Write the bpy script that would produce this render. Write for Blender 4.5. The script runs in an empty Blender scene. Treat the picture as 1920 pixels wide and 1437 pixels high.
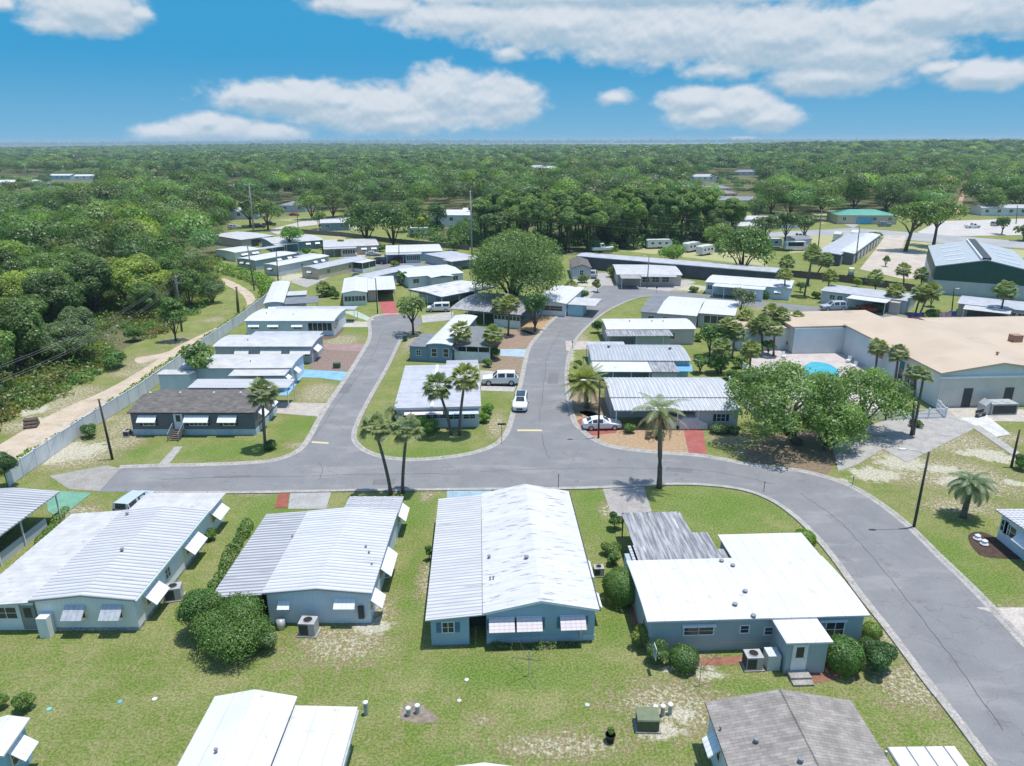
import bpy, bmesh, math, random
import numpy as np
from mathutils import Vector, Matrix
R = math.radians
scene = bpy.context.scene
COL = scene.collection
# ------------------------------------------------------------------ camera
H = 33.0; F = 1330.0; PITCH = R(18.87); ROLL = -0.004
_f = Vector((0, math.cos(PITCH), -math.sin(PITCH)))
_r0 = Vector((1, 0, 0)); _u0 = Vector((0, math.sin(PITCH), math.cos(PITCH)))
_r = _r0*math.cos(ROLL)+_u0*math.sin(ROLL); _u = _u0*math.cos(ROLL)-_r0*math.sin(ROLL)
cd = bpy.data.cameras.new('camera'); cam = bpy.data.objects.new('camera', cd); COL.objects.link(cam)
cd.sensor_width = 36; cd.lens = 36*F/1920; cd.clip_start = .5; cd.clip_end = 60000
m = Matrix.Identity(4)
for i in range(3):
    m[i][0] = _r[i]; m[i][1] = _u[i]; m[i][2] = -_f[i]
m[2][3] = H
cam.matrix_world = m
scene.camera = cam

def ray(px, py):
    return _f + _r*((px-960)/F) - _u*((py-718.5)/F)
def P(p, z=0.0):
    d = ray(*p); t = (z-H)/d.z
    return Vector((d.x*t, d.y*t, z))
def PY(p, y):                       # point on the ray at world depth y
    d = ray(*p); t = y/d.y
    return Vector((d.x*t, y, H+d.z*t))
def mpp(p):                         # metres per pixel at a ground pixel
    g = P(p); return (Vector((0, 0, H))-g).dot(-_f)/F

# ------------------------------------------------------------------ tags
def tag(o, label=None, cat=None, group=None, kind=None):
    if label: o['label'] = label
    if cat: o['category'] = cat
    if group: o['group'] = group
    if kind: o['kind'] = kind
    return o
def empty(name, loc=(0, 0, 0), rz=0.0):
    o = bpy.data.objects.new(name, None); COL.objects.link(o)
    o.location = loc; o.rotation_euler = (0, 0, rz); o.empty_display_size = .3
    return o
def copy_tree(o, parent=None):
    c = o.copy(); COL.objects.link(c)
    if parent is not None: c.parent = parent
    for ch in list(o.children): copy_tree(ch, c)
    return c

# ------------------------------------------------------------------ mesh collector
class MB:
    def __init__(s): s.v = []; s.f = []; s.m = []
    def add(s, vs, fs, mi=0):
        b = len(s.v); s.v += [tuple(x) for x in vs]
        s.f += [tuple(b+i for i in f) for f in fs]; s.m += [mi]*len(fs)
    def box(s, x0, x1, y0, y1, z0, z1, mi=0):
        s.add([(x0,y0,z0),(x1,y0,z0),(x1,y1,z0),(x0,y1,z0),(x0,y0,z1),(x1,y0,z1),(x1,y1,z1),(x0,y1,z1)],
              [(0,3,2,1),(4,5,6,7),(0,1,5,4),(1,2,6,5),(2,3,7,6),(3,0,4,7)], mi)
    def obox(s, fr, u0, u1, n0, n1, z0, z1, mi=0):
        o, t, n = fr
        vs = [o+t*u+n*k+Vector((0,0,z)) for z in (z0, z1) for (u, k) in ((u0,n0),(u1,n0),(u1,n1),(u0,n1))]
        s.add(vs, [(0,3,2,1),(4,5,6,7),(0,1,5,4),(1,2,6,5),(2,3,7,6),(3,0,4,7)], mi)
    def prism(s, pts, d, mi=0):
        n = len(pts); d = Vector(d); p = [Vector(q) for q in pts]
        s.add(p+[q+d for q in p], [tuple(range(n))[::-1], tuple(range(n, 2*n))]+[(i, (i+1) % n, n+(i+1) % n, n+i) for i in range(n)], mi)
    def tube(s, pts, rad, seg=6, mi=0, cap=True):
        pts = [Vector(p) for p in pts]; n = len(pts)
        if not hasattr(rad, '__len__'): rad = [rad]*n
        vs = []; fs = []
        for i, p in enumerate(pts):
            d = (pts[min(i+1, n-1)]-pts[max(i-1, 0)]).normalized()
            a = d.cross(Vector((0, 0, 1)))
            if a.length < .05: a = d.cross(Vector((0, 1, 0)))
            a.normalize(); b = d.cross(a)
            for k in range(seg):
                w = 2*math.pi*k/seg; vs.append(p+a*(rad[i]*math.cos(w))+b*(rad[i]*math.sin(w)))
        for i in range(n-1):
            for k in range(seg):
                k2 = (k+1) % seg; fs.append((i*seg+k, (i+1)*seg+k, (i+1)*seg+k2, i*seg+k2))
        if cap: fs += [tuple(range(seg)), tuple(range((n-1)*seg, n*seg))[::-1]]
        s.add(vs, fs, mi)
    def cyl(s, x, y, r, z0, z1, seg=12, r2=None, mi=0):
        s.tube([(x, y, z0), (x, y, z1)], [r, r if r2 is None else r2], seg, mi)
    def lathe(s, x, y, prof, seg=12, mi=0):
        s.tube([(x, y, z) for r, z in prof], [max(r, .001) for r, z in prof], seg, mi)
    def build(s, name, mats, parent=None, smooth=False, loc=None, rz=None):
        me = bpy.data.meshes.new(name); me.from_pydata(s.v, [], s.f)
        if not isinstance(mats, (list, tuple)): mats = [mats]
        for q in mats: me.materials.append(q)
        me.polygons.foreach_set('material_index', s.m)
        if smooth: me.polygons.foreach_set('use_smooth', [True]*len(s.f))
        bm = bmesh.new(); bm.from_mesh(me); bmesh.ops.recalc_face_normals(bm, faces=bm.faces); bm.to_mesh(me); bm.free()
        o = bpy.data.objects.new(name, me); COL.objects.link(o)
        if parent is not None: o.parent = parent
        if loc is not None: o.location = loc
        if rz is not None: o.rotation_euler = (0, 0, rz)
        return o

def np_mesh(name, V, Q, mats, parent=None, tint=None, attrs=None):
    me = bpy.data.meshes.new(name)
    V = np.asarray(V, np.float32); Q = np.asarray(Q, np.int32)
    me.vertices.add(len(V)); me.vertices.foreach_set('co', V.ravel())
    k = Q.shape[1]
    me.loops.add(Q.size); me.loops.foreach_set('vertex_index', Q.ravel())
    me.polygons.add(len(Q)); me.polygons.foreach_set('loop_start', np.arange(0, Q.size, k, dtype=np.int32))
    me.update(calc_edges=True)
    if not isinstance(mats, (list, tuple)): mats = [mats]
    for q in mats: me.materials.append(q)
    if tint is not None:
        a = me.color_attributes.new('tint', 'FLOAT_COLOR', 'POINT')
        t = np.ones((len(V), 4), np.float32); t[:, :3] = tint; a.data.foreach_set('color', t.ravel())
    for nme, arr in (attrs or {}).items():
        a = me.attributes.new(nme, 'FLOAT', 'POINT'); a.data.foreach_set('value', np.asarray(arr, np.float32))
    me.validate()
    o = bpy.data.objects.new(name, me); COL.objects.link(o)
    if parent is not None: o.parent = parent
    return o

# ------------------------------------------------------------------ materials
_mats = {}
def new_mat(name):
    mt = bpy.data.materials.new(name); mt.use_nodes = True
    nt = mt.node_tree; b = nt.nodes['Principled BSDF']
    return mt, nt, b
def N(nt, typ, **kw):
    n = nt.nodes.new(typ)
    for k, v in kw.items():
        if k.startswith('i_'):
            key = k[2:]; key = int(key) if key.isdigit() else key.replace('_', ' ')
            n.inputs[key].default_value = v
        else: setattr(n, k, v)
    return n
def L(nt, a, b): nt.links.new(a, b)
def noise(nt, vec, scale, detail=4, rough=.55, sc=None):
    n = N(nt, 'ShaderNodeTexNoise'); n.inputs['Scale'].default_value = scale
    n.inputs['Detail'].default_value = detail; n.inputs['Roughness'].default_value = rough
    if sc is not None:
        mp = N(nt, 'ShaderNodeMapping'); mp.inputs['Scale'].default_value = sc; L(nt, vec, mp.inputs['Vector']); vec = mp.outputs[0]
    L(nt, vec, n.inputs['Vector']); return n.outputs['Fac']
def ramp(nt, fac, a, b):
    n = N(nt, 'ShaderNodeMapRange'); n.interpolation_type = 'SMOOTHSTEP'
    n.inputs['From Min'].default_value = a; n.inputs['From Max'].default_value = b; L(nt, fac, n.inputs['Value']); return n.outputs['Result']
def mixc(nt, fac, a, b, blend='MIX'):
    n = N(nt, 'ShaderNodeMix'); n.data_type = 'RGBA'; n.blend_type = blend
    for s, k in ((fac, 0), (a, 6), (b, 7)):
        if isinstance(s, (int, float)): n.inputs[k].default_value = s
        elif isinstance(s, (tuple, list)): n.inputs[k].default_value = (*s[:3], 1)
        else: L(nt, s, n.inputs[k])
    return n.outputs[2]
def math_(nt, op, a, b=None, c=None):
    n = N(nt, 'ShaderNodeMath'); n.operation = op
    for i, s in enumerate((a, b, c)):
        if s is None: continue
        if isinstance(s, (int, float)): n.inputs[i].default_value = s
        else: L(nt, s, n.inputs[i])
    return n.outputs[0]
def mat(name, c1, c2=None, scale=1.5, rough=.6, lo=.35, hi=.65, sc=None, bump=0, bscale=30, metal=0, spec=.3,
        c3=None, s3=.4, lo3=.55, hi3=.75, wave=None, fine=0):
    """procedural surface: two tones by noise, optional third tone (dirt with a shape of its own), optional panel lines"""
    if name in _mats: return _mats[name]
    mt, nt, b = new_mat(name)
    vec = N(nt, 'ShaderNodeTexCoord').outputs['Object']
    col = (c1)
    if c2 is not None:
        col = mixc(nt, ramp(nt, noise(nt, vec, scale, 5, .6, sc), lo, hi), c1, c2)
    if c3 is not None:
        col = mixc(nt, ramp(nt, noise(nt, vec, s3, 6, .65, sc), lo3, hi3), col, c3)
    if wave:
        ax, per, cw, wd = wave
        sp = N(nt, 'ShaderNodeSeparateXYZ'); L(nt, vec, sp.inputs[0])
        t = math_(nt, 'FRACT', math_(nt, 'DIVIDE', sp.outputs['XYZ'.index(ax)], per))
        k = math_(nt, 'LESS_THAN', t, wd)
        col = mixc(nt, k, col, cw)
    if fine:
        g = ramp(nt, noise(nt, vec, fine, 3, .7), .3, .7)
        dk = mixc(nt, 1.0, col, (.62, .62, .62), 'MULTIPLY')
        col = mixc(nt, g, dk, col)
    if isinstance(col, tuple): b.inputs['Base Color'].default_value = (*col, 1)
    else: L(nt, col, b.inputs['Base Color'])
    b.inputs['Roughness'].default_value = rough; b.inputs['Metallic'].default_value = metal
    b.inputs['Specular IOR Level'].default_value = spec
    if bump:
        bn = N(nt, 'ShaderNodeBump'); bn.inputs['Strength'].default_value = bump; bn.inputs['Distance'].default_value = .03
        L(nt, noise(nt, vec, bscale, 3, .6), bn.inputs['Height']); L(nt, bn.outputs[0], b.inputs['Normal'])
    _mats[name] = mt
    return mt
def leaf_mat(name, c, c2, trans=.3):
    if name in _mats: return _mats[name]
    mt, nt, b = new_mat(name)
    at = N(nt, 'ShaderNodeAttribute', attribute_name='tint')
    oi = N(nt, 'ShaderNodeObjectInfo')
    vec = N(nt, 'ShaderNodeTexCoord').outputs['Object']
    base = mixc(nt, ramp(nt, noise(nt, vec, .45, 3), .35, .65), c, c2)
    base = mixc(nt, 1.0, base, at.outputs['Color'], 'MULTIPLY')
    base = mixc(nt, 1.0, base, oi.outputs['Color'], 'MULTIPLY')
    d = N(nt, 'ShaderNodeBsdfDiffuse'); t = N(nt, 'ShaderNodeBsdfTranslucent'); g = N(nt, 'ShaderNodeBsdfGlossy'); g.inputs['Roughness'].default_value = .45
    L(nt, base, d.inputs['Color'])
    yl = mixc(nt, 1.0, base, (.98, 1.12, .48), 'MULTIPLY'); L(nt, yl, t.inputs['Color'])
    mx = N(nt, 'ShaderNodeMixShader'); mx.inputs[0].default_value = trans; L(nt, d.outputs[0], mx.inputs[1]); L(nt, t.outputs[0], mx.inputs[2])
    mx2 = N(nt, 'ShaderNodeMixShader'); mx2.inputs[0].default_value = .035; L(nt, mx.outputs[0], mx2.inputs[1]); L(nt, g.outputs[0], mx2.inputs[2])
    L(nt, mx2.outputs[0], nt.nodes['Material Output'].inputs['Surface'])
    _mats[name] = mt
    return mt
WHITE = mat('white_paint', (.78,.79,.79), (.70,.71,.71), 2, .5)
GLASS = mat('dark_glass', (.025,.035,.04), (.05,.065,.07), .8, .08, spec=.6)
ALU = mat('aluminium', (.55,.57,.58), (.45,.47,.48), 3, .4, metal=.3)
DARK = mat('dark_grey_metal', (.05,.055,.06), (.07,.075,.08), 3, .6)
BLACK = mat('black_rubber', (.015,.015,.016), (.025,.025,.025), 5, .8)
CONC = mat('concrete', (.42,.40,.37), (.34,.32,.29), .9, .9, c3=(.27,.25,.22), s3=.5, fine=9, bump=.3)
WOOD = mat('weathered_wood', (.16,.12,.09), (.10,.08,.06), 4, .85)
WOODP = mat('pole_wood', (.20,.185,.17), (.12,.11,.10), 2, .9, sc=(3,3,.3))
# ------------------------------------------------------------------ ground
rng = np.random.default_rng(7)
def ell(cx, cy, rx, ry):            # photo ellipse -> world ellipse on the ground
    c = P((cx, cy)); a = P((cx+rx, cy)); t = P((cx, cy-ry)); b = P((cx, cy+ry))
    return (c.x, (t.y+b.y)/2, abs(a.x-c.x), (t.y-b.y)/2)
def hills(x, y):
    x = np.asarray(x, float); y = np.asarray(y, float)
    h = 15*np.exp(-((x-900)/650)**2-((y-1500)/520)**2)
    h = h+13*np.exp(-((x+900)/900)**2-((y-3600)/900)**2)
    return h*np.clip((y-500)/400, 0, 1)
SAND = [ell(*a) for a in [(110,850,70,28),(60,830,40,20),(165,845,40,20),(1640,890,60,18),(1690,868,60,18),(1560,902,45,8),(1870,858,45,14),(1840,850,60,10),
    (1900,905,25,8),(765,1337,26,14),(1240,1375,60,18),(1270,1340,50,16),(1330,1265,40,14),(100,790,70,14),(50,770,50,15),(1290,1180,20,20),(700,1175,45,20),
    (1250,1255,25,10),(1800,905,50,14),(1765,880,40,10),(620,690,30,12),(640,660,35,8),(1060,650,20,40),(1080,590,30,14),(1150,540,40,10),(1100,530,40,12),
    (1290,540,60,8),(1300,600,25,10),(1450,600,40,10),(1650,400,20,5),(560,520,50,10),(660,480,60,5),(1010,595,50,18),(660,425,50,8),(560,410,50,6),(1330,800,30,6)]]
DRY = [ell(*a) for a in [(40,800,90,22),(150,735,70,18),(240,700,50,14),(330,640,40,12),(400,600,30,10),(60,850,60,14),(200,785,50,12),(350,680,30,10),(1700,700,40,20),(560,880,60,8),(420,872,80,8),(1150,855,60,10),(640,640,30,12),(610,745,30,16),(560,835,40,10),(1250,545,40,8),(1600,570,60,8),(1900,1150,40,30),(150,960,60,20),(480,925,50,10),(800,930,20,20),(1760,890,190,50),(1800,950,120,25),(1880,820,60,25),(640,1210,130,55),(1720,1290,130,75),(1680,1200,60,40),(1260,1330,160,80),(905,1350,30,15),(140,860,110,40),
    (230,830,60,30),(120,760,130,40),(300,680,110,30),(600,730,60,18),(930,800,30,40),(1370,825,70,20),(700,720,20,80),(770,640,20,40),(1090,640,25,30),(1650,850,70,25),
    (1430,850,90,20),(1300,1250,60,40),(580,1000,40,60),(800,1090,30,60),(480,1040,20,50),(1140,960,25,25),(1450,580,60,12),(640,640,60,20),(950,650,40,25),
    (660,420,80,10),(1000,700,20,40),(1600,470,40,25),(700,1150,60,50),(1050,1400,200,40),(1780,830,140,45),(1840,900,100,60),(1700,1050,30,60),(230,800,50,50),(590,740,50,30),(680,730,18,70)]]
LUSH = [ell(*a) for a in [(1340,960,130,45),(1120,960,40,60),(500,960,60,50),(900,1260,120,30),(1000,1270,160,30),(780,960,40,50),(560,800,50,25),(420,845,90,18),(250,850,40,16),
    (800,850,110,14),(890,770,40,35),(650,630,40,18),(1760,1030,70,40),(1830,1090,80,40),(1150,1180,40,40),(1400,1290,70,20),(780,1100,30,100),(640,720,20,40),(680,560,30,20),(1660,1270,40,60),(860,1420,100,30)]]
xs = np.unique(np.concatenate([np.linspace(-11000,-900,14), np.linspace(-900,-150,26), np.arange(-150,-75,2.5), np.arange(-75,95,.55), np.arange(95,180,2.5), np.linspace(180,900,26), np.linspace(900,11000,14)]))
ys = np.unique(np.concatenate([np.linspace(-200,20,10), np.arange(20,125,.55), np.arange(125,320,2.5), np.linspace(320,1200,30), np.linspace(1200,14000,40)]))
X, Y = np.meshgrid(xs, ys)
def field(ls, soft=1.0):
    o = np.zeros_like(X)
    for cx, cy, rx, ry in ls:
        d = np.sqrt(((X-cx)/rx)**2+((Y-cy)/ry)**2); o = np.maximum(o, np.clip(1.35-d, 0, 1))
    return o
Z = hills(X, Y)-np.where(Y > 2000, 0, 0)
V = np.stack([X, Y, Z], -1).reshape(-1, 3)
ny, nx = X.shape
i = np.arange(ny*nx).reshape(ny, nx)
Q = np.stack([i[:-1, :-1], i[:-1, 1:], i[1:, 1:], i[1:, :-1]], -1).reshape(-1, 4)
# forest floor: beyond the park and left of the dirt track
tr = [P(q) for q in ((-60,895),(200,745),(330,650),(430,585),(465,545),(440,500))]
tx = np.interp(Y, [p.y for p in tr], [p.x for p in tr])
PPg = [P(q) for q in ((775,446),(850,458),(930,478),(1070,480),(1160,470),(1250,463),(1375,456),(1405,425),(1310,398),(1000,388),(800,395))]
def polymask(poly):
    c = np.zeros_like(X, bool); j = len(poly)-1
    for i_ in range(len(poly)):
        a, b = poly[i_], poly[j]
        if abs(a.y-b.y) > 1e-6: c ^= ((a.y > Y) != (b.y > Y)) & (X < (b.x-a.x)*(Y-a.y)/(b.y-a.y)+a.x)
        j = i_
    return c
clear = [[P(q) for q in c] for c in (
    [(425,415),(540,402),(640,396),(790,418),(790,455),(620,455),(430,450)], [(1410,470),(1440,432),(1560,414),(1590,394),(1680,404),(1790,412),(1960,400),(1960,480)], [(1320,404),(1340,385),(1395,385),(1415,420),(1380,452)], [(1560,420),(1600,396),(1640,396),(1640,425)],
    [(270,352),(300,336),(360,336),(375,350)], [(505,346),(560,334),(600,338),(575,352)], [(1225,352),(1230,341),(1265,340),(1270,352)], [(1170,362),(1185,348),(1250,356),(1248,372)], [(640,350),(660,342),(680,344),(670,354)])]
openf = np.zeros_like(X, bool)
for c_ in clear: openf |= polymask(c_)
forest = ((Y > 285) | polymask(PPg) | ((X < tx-np.where(Y < 110, 12, 8)) & (Y > 60))).astype(float)*(~openf)
mt, nt, b = new_mat('lawn_and_sand')
vec = N(nt, 'ShaderNodeTexCoord').outputs['Object']
A_ = lambda n: N(nt, 'ShaderNodeAttribute', attribute_name=n).outputs['Fac']
n1 = noise(nt, vec, .22, 5, .6); n2 = noise(nt, vec, 1.1, 6, .72); n3 = noise(nt, vec, 3.2, 5, .8); n4 = noise(nt, vec, 6, 4, .85); n5 = noise(nt, vec, .5, 5, .65, (1, 1, 1))
col = mixc(nt, ramp(nt, n1, .35, .65), (.228,.262,.080), (.320,.318,.135))
col = mixc(nt, math_(nt, 'MULTIPLY', ramp(nt, n5, .42, .66), .65), col, (.170,.255,.050))
col = mixc(nt, math_(nt, 'MULTIPLY', ramp(nt, n2, .47, .68), .8), col, (.36,.31,.17))
lush = ramp(nt, math_(nt, 'ADD', A_('lush'), math_(nt, 'MULTIPLY', math_(nt, 'SUBTRACT', n2, .5), 2.6)), .1, 1.0)
col = mixc(nt, math_(nt, 'MULTIPLY', lush, .65), col, (.160,.255,.052))
dry = ramp(nt, math_(nt, 'ADD', A_('dry'), math_(nt, 'MULTIPLY', math_(nt, 'SUBTRACT', n2, .5), 3.0)), .3, 1.1)
col = mixc(nt, math_(nt, 'MULTIPLY', dry, .85), col, (.33,.26,.155))
spk = ramp(nt, math_(nt, 'ADD', math_(nt, 'MULTIPLY', A_('dry'), .20), n3), .66, .80)
col = mixc(nt, math_(nt, 'MULTIPLY', spk, math_(nt, 'MULTIPLY', math_(nt, 'ADD', A_('dry'), .28), .8)), col, (.62,.56,.45))
sand = ramp(nt, math_(nt, 'ADD', A_('sand'), math_(nt, 'MULTIPLY', math_(nt, 'SUBTRACT', n2, .5), 2.2)), .45, .8)
sandc = mixc(nt, ramp(nt, n3, .4, .7), (.66,.60,.51), (.46,.39,.29))
col = mixc(nt, sand, col, sandc)
tuft = ramp(nt, n4, .42, .58)
col = mixc(nt, tuft, mixc(nt, 1.0, col, (.50,.58,.46), 'MULTIPLY'), col)
fl = mixc(nt, ramp(nt, n2, .4, .6), (.10,.12,.05), (.17,.16,.09))
col = mixc(nt, A_('forest'), col, fl)
L(nt, col, b.inputs['Base Color']); b.inputs['Roughness'].default_value = .95; b.inputs['Specular IOR Level'].default_value = .05
bn = N(nt, 'ShaderNodeBump'); bn.inputs['Strength'].default_value = .8; bn.inputs['Distance'].default_value = .12
L(nt, n4, bn.inputs['Height']); L(nt, bn.outputs[0], b.inputs['Normal'])
g = np_mesh('ground', V, Q, mt, attrs={'sand': field(SAND).ravel(), 'dry': field(DRY).ravel(), 'lush': field(LUSH).ravel(), 'forest': forest.ravel()})
tag(g, kind='structure')

# ------------------------------------------------------------------ sheets: roads, drives, beds
def cr(pts, n=6, closed=False):     # Catmull-Rom through photo points
    k = len(pts); out = []
    rngk = range(k) if closed else range(k-1)
    g_ = (lambda j: pts[j % k]) if closed else (lambda j: pts[max(0, min(k-1, j))])
    for a in rngk:
        p0, p1, p2, p3 = g_(a-1), g_(a), g_(a+1), g_(a+2)
        for q in range(n):
            t = q/n
            out.append(tuple(.5*((2*p1[c])+(-p0[c]+p2[c])*t+(2*p0[c]-5*p1[c]+4*p2[c]-p3[c])*t*t+(-p0[c]+3*p1[c]-3*p2[c]+p3[c])*t**3) for c in (0, 1)))
    if not closed: out.append(pts[-1])
    return out
from mathutils.geometry import delaunay_2d_cdt
def sheet(name, pts, z, m_, kind='structure', label=None, cat=None, world=False, group=None):
    q = [Vector((p[0], p[1])) if world else P(p).to_2d() for p in pts]
    q = [v for k, v in enumerate(q) if (v-q[k-1]).length > .01]
    vo_, _, fo_, _, _, _ = delaunay_2d_cdt(q, [], [list(range(len(q)))], 1, 1e-4)
    me = bpy.data.meshes.new(name); me.from_pydata([(v.x, v.y, z) for v in vo_], [], [tuple(f) for f in fo_]); me.materials.append(m_)
    if me.polygons and sum(f.normal.z for f in me.polygons) < 0: me.flip_normals()
    o = bpy.data.objects.new(name, me); COL.objects.link(o)
    tag(o, label, cat, group, kind)
    return o
mt, nt, b = new_mat('old_asphalt')
vec = N(nt, 'ShaderNodeTexCoord').outputs['Object']
col = mixc(nt, ramp(nt, noise(nt, vec, .35, 5, .6), .35, .65), (.214,.217,.220), (.244,.245,.245))
col = mixc(nt, math_(nt, 'MULTIPLY', ramp(nt, noise(nt, vec, .12, 4, .6, (1, 3, 1)), .52, .66), .6), col, (.31,.305,.30))
col = mixc(nt, math_(nt, 'MULTIPLY', ramp(nt, noise(nt, vec, .5, 6, .7), .58, .70), .6), col, (.14,.135,.13))
vo = N(nt, 'ShaderNodeTexVoronoi'); vo.feature = 'DISTANCE_TO_EDGE'; vo.inputs['Scale'].default_value = .22
wv = N(nt, 'ShaderNodeVectorMath'); wv.operation = 'ADD'; nz = N(nt, 'ShaderNodeTexNoise'); nz.inputs['Scale'].default_value = .8; L(nt, vec, nz.inputs['Vector'])
L(nt, vec, wv.inputs[0]); L(nt, nz.outputs['Color'], wv.inputs[1]); L(nt, wv.outputs[0], vo.inputs['Vector'])
crk = math_(nt, 'MULTIPLY', math_(nt, 'LESS_THAN', vo.outputs['Distance'], .0045), .3)
col = mixc(nt, crk, col, (.1, .1, .1))
gr = ramp(nt, noise(nt, vec, 22, 2, .8), .3, .7)
col = mixc(nt, gr, mixc(nt, 1.0, col, (.78,.78,.78), 'MULTIPLY'), col)
L(nt, col, b.inputs['Base Color']); b.inputs['Roughness'].default_value = .9; b.inputs['Specular IOR Level'].default_value = .2
ASPH = mt
near = cr([(185,923),(300,922),(500,921),(640,918),(835,916),(1045,914),(1130,912),(1250,906),(1330,908),(1400,918),(1452,938),(1492,965),(1530,1000),(1570,1047),(1620,1115),(1680,1190),(1740,1270),(1800,1345),(1870,1437),(1960,1560)], 5)
rightk = cr([(2090,1390),(1990,1285),(1920,1215),(1860,1150),(1810,1098),(1757,1047),(1700,990),(1648,948),(1600,918),(1562,902),(1500,886),(1400,873),(1320,858),(1230,851),(1150,841),(1112,827),(1087,808),(1072,790),(1063,750),(1059,712),(1061,680),(1070,650),(1084,628),(1108,604),(1142,580),(1188,560),(1218,556)], 5)
eastn = [(1300,563),(1400,574),(1480,582),(1600,598),(1720,616),(1806,632),(1960,655),(2200,690)]
eastf = [(2200,648),(1960,622),(1806,603),(1600,583),(1400,562),(1290,549),(1200,540),(1135,531)]
leftk = cr([(1135,531),(1118,546),(1090,572),(1042,598),(1012,630),(996,652),(988,680),(980,720),(970,760),(964,785),(955,812),(935,834),(900,849),(850,859),(780,865),(722,861),(684,849),(663,832),(659,815),(668,788),(693,740),(722,690),(745,643),(752,628)], 5)
cul = cr([(752,628),(772,622),(790,606),(778,592),(748,590),(712,592),(696,601),(697,622),(694,640),(680,665),(652,710),(622,755),(602,788),(578,832),(552,853),(500,868),(400,874),(300,876),(222,879)], 5)
road = sheet('road', near+rightk+eastn+eastf+leftk[:-1]+cul, .02, ASPH)
def ribbon(name, pts, w, prof, m_, **kw):      # extrude a profile along a world polyline; prof: (offset to the left, z)
    w_ = [P(p) for p in pts] if not kw.get('world') else [Vector(p) for p in pts]
    vs = []; fs = []; k = len(prof)
    for a, p in enumerate(w_):
        d = (w_[min(a+1, len(w_)-1)]-w_[max(a-1, 0)]); d.z = 0; d.normalize(); nrm = Vector((-d.y, d.x, 0))
        for (o_, z_) in prof: q = p+nrm*o_*w; vs.append((q.x, q.y, z_))
    for a in range(len(w_)-1):
        for c in range(k-1): fs.append((a*k+c, (a+1)*k+c, (a+1)*k+c+1, a*k+c+1))
    mb = MB(); mb.add(vs, fs); o = mb.build(name, m_)
    return o
KP = [(-.05, .0), (-.05, .025), (.45, .05), (.62, .11), (1.0, .115), (1.0, .0)]
KERB = mat('kerb_concrete', (.48,.455,.42), (.38,.36,.32), 1.1, .9, c3=(.26,.24,.21), s3=1.4, fine=7, bump=.2)
for nm, pts, sgn in (('kerb', near[4:], -1), ('kerb', rightk, -1), ('kerb', leftk, -1), ('kerb', cul[20:], -1)):
    tag(ribbon(nm, pts, .62*sgn, KP, KERB), kind='structure')
def drive(pts, c, name='driveway', z=.03, c2=None, **kw):
    nm = 'paint_%s_%d' % (name, int(c[0]*1000)+int(c[2]*100000))
    m_ = mat(nm, c, c2 or tuple(x*.82 for x in c), .8, .9, c3=tuple(x*.66 for x in c), s3=.5, lo3=.6, hi3=.72, fine=9, bump=.2)
    return sheet(name, pts, z, m_)
CN = (.47,.45,.41)
drive([(92,893),(200,873),(226,879),(186,922),(130,918)], (.40,.38,.34))
drive([(85,920),(172,925),(112,972),(90,960)], (.20,.42,.30))
drive([(240,925),(300,925),(296,950),(232,950)], (.35,.34,.32))
drive([(545,921),(622,919),(612,955),(540,955)], (.46,.45,.43))
drive([(524,923),(544,921),(538,953),(514,953)], (.36,.12,.08), 'path', .034)
drive([(838,918),(925,915),(900,955),(838,955)], (.36,.50,.58))
drive([(1128,913),(1206,909),(1222,960),(1150,975)], (.43,.40,.37))
drive([(328,838),(343,838),(312,877),(292,877)], CN, 'path')
drive([(520,755),(618,757),(598,782),(512,775)], (.55,.50,.44))
drive([(566,693),(652,698),(642,715),(600,709),(566,708),(540,742),(522,742),(560,700)], (.28,.52,.75))
drive([(604,646),(690,645),(682,660),(600,656)], (.40,.28,.25))
drive([(646,603),(690,604),(692,614),(640,614)], (.58,.55,.48))
drive([(640,585),(668,583),(702,600),(690,603)], (.50,.60,.45))
drive([(711,566),(740,565),(746,592),(719,592)], (.50,.14,.13))
drive([(790,592),(850,585),(850,600),(792,606)], (.52,.50,.47))
drive([(902,722),(968,724),(963,735),(902,733)], (.55,.53,.50))
drive([(900,695),(970,700),(966,726),(900,724)], (.52,.50,.46))
drive([(938,655),(990,655),(984,670),(938,668)], (.45,.58,.66))
drive([(1076,792),(1098,782),(1160,800),(1155,812),(1102,818),(1086,808)], (.42,.13,.10))
drive([(1282,806),(1318,808),(1326,856),(1292,854)], (.44,.14,.12), 'path')
drive([(1060,640),(1105,640),(1105,655),(1062,658)], (.58,.50,.44))
drive([(1560,838),(1605,806),(1650,792),(1770,762),(1835,800),(1700,868),(1655,842),(1608,872),(1572,884)], (.46,.44,.41), 'parking_area')
drive([(1770,762),(1960,770),(1960,792),(1800,790)], (.58,.53,.46), 'path', .036)
drive([(1800,785),(1850,780),(1895,815),(1868,820),(1840,805)], (.70,.69,.66), 'path', .042)
drive([(1820,800),(1836,798),(1912,850),(1900,856)], CN, 'path', .048)
drive([(1830,1140),(1960,1140),(1960,1230),(1920,1212),(1862,1150)], (.62,.56,.50))
drive([(1020,545),(1125,538),(1105,560),(1040,575),(1010,580)], (.48,.46,.43))
drive([(1180,535),(1290,525),(1305,530),(1255,547),(1200,541)], (.50,.48,.46))
drive([(1806,596),(1862,600),(1865,612),(1806,606)], (.10,.30,.22))
drive([(1100,512),(1140,512),(1150,536),(1115,536)], (.48,.46,.44))
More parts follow.
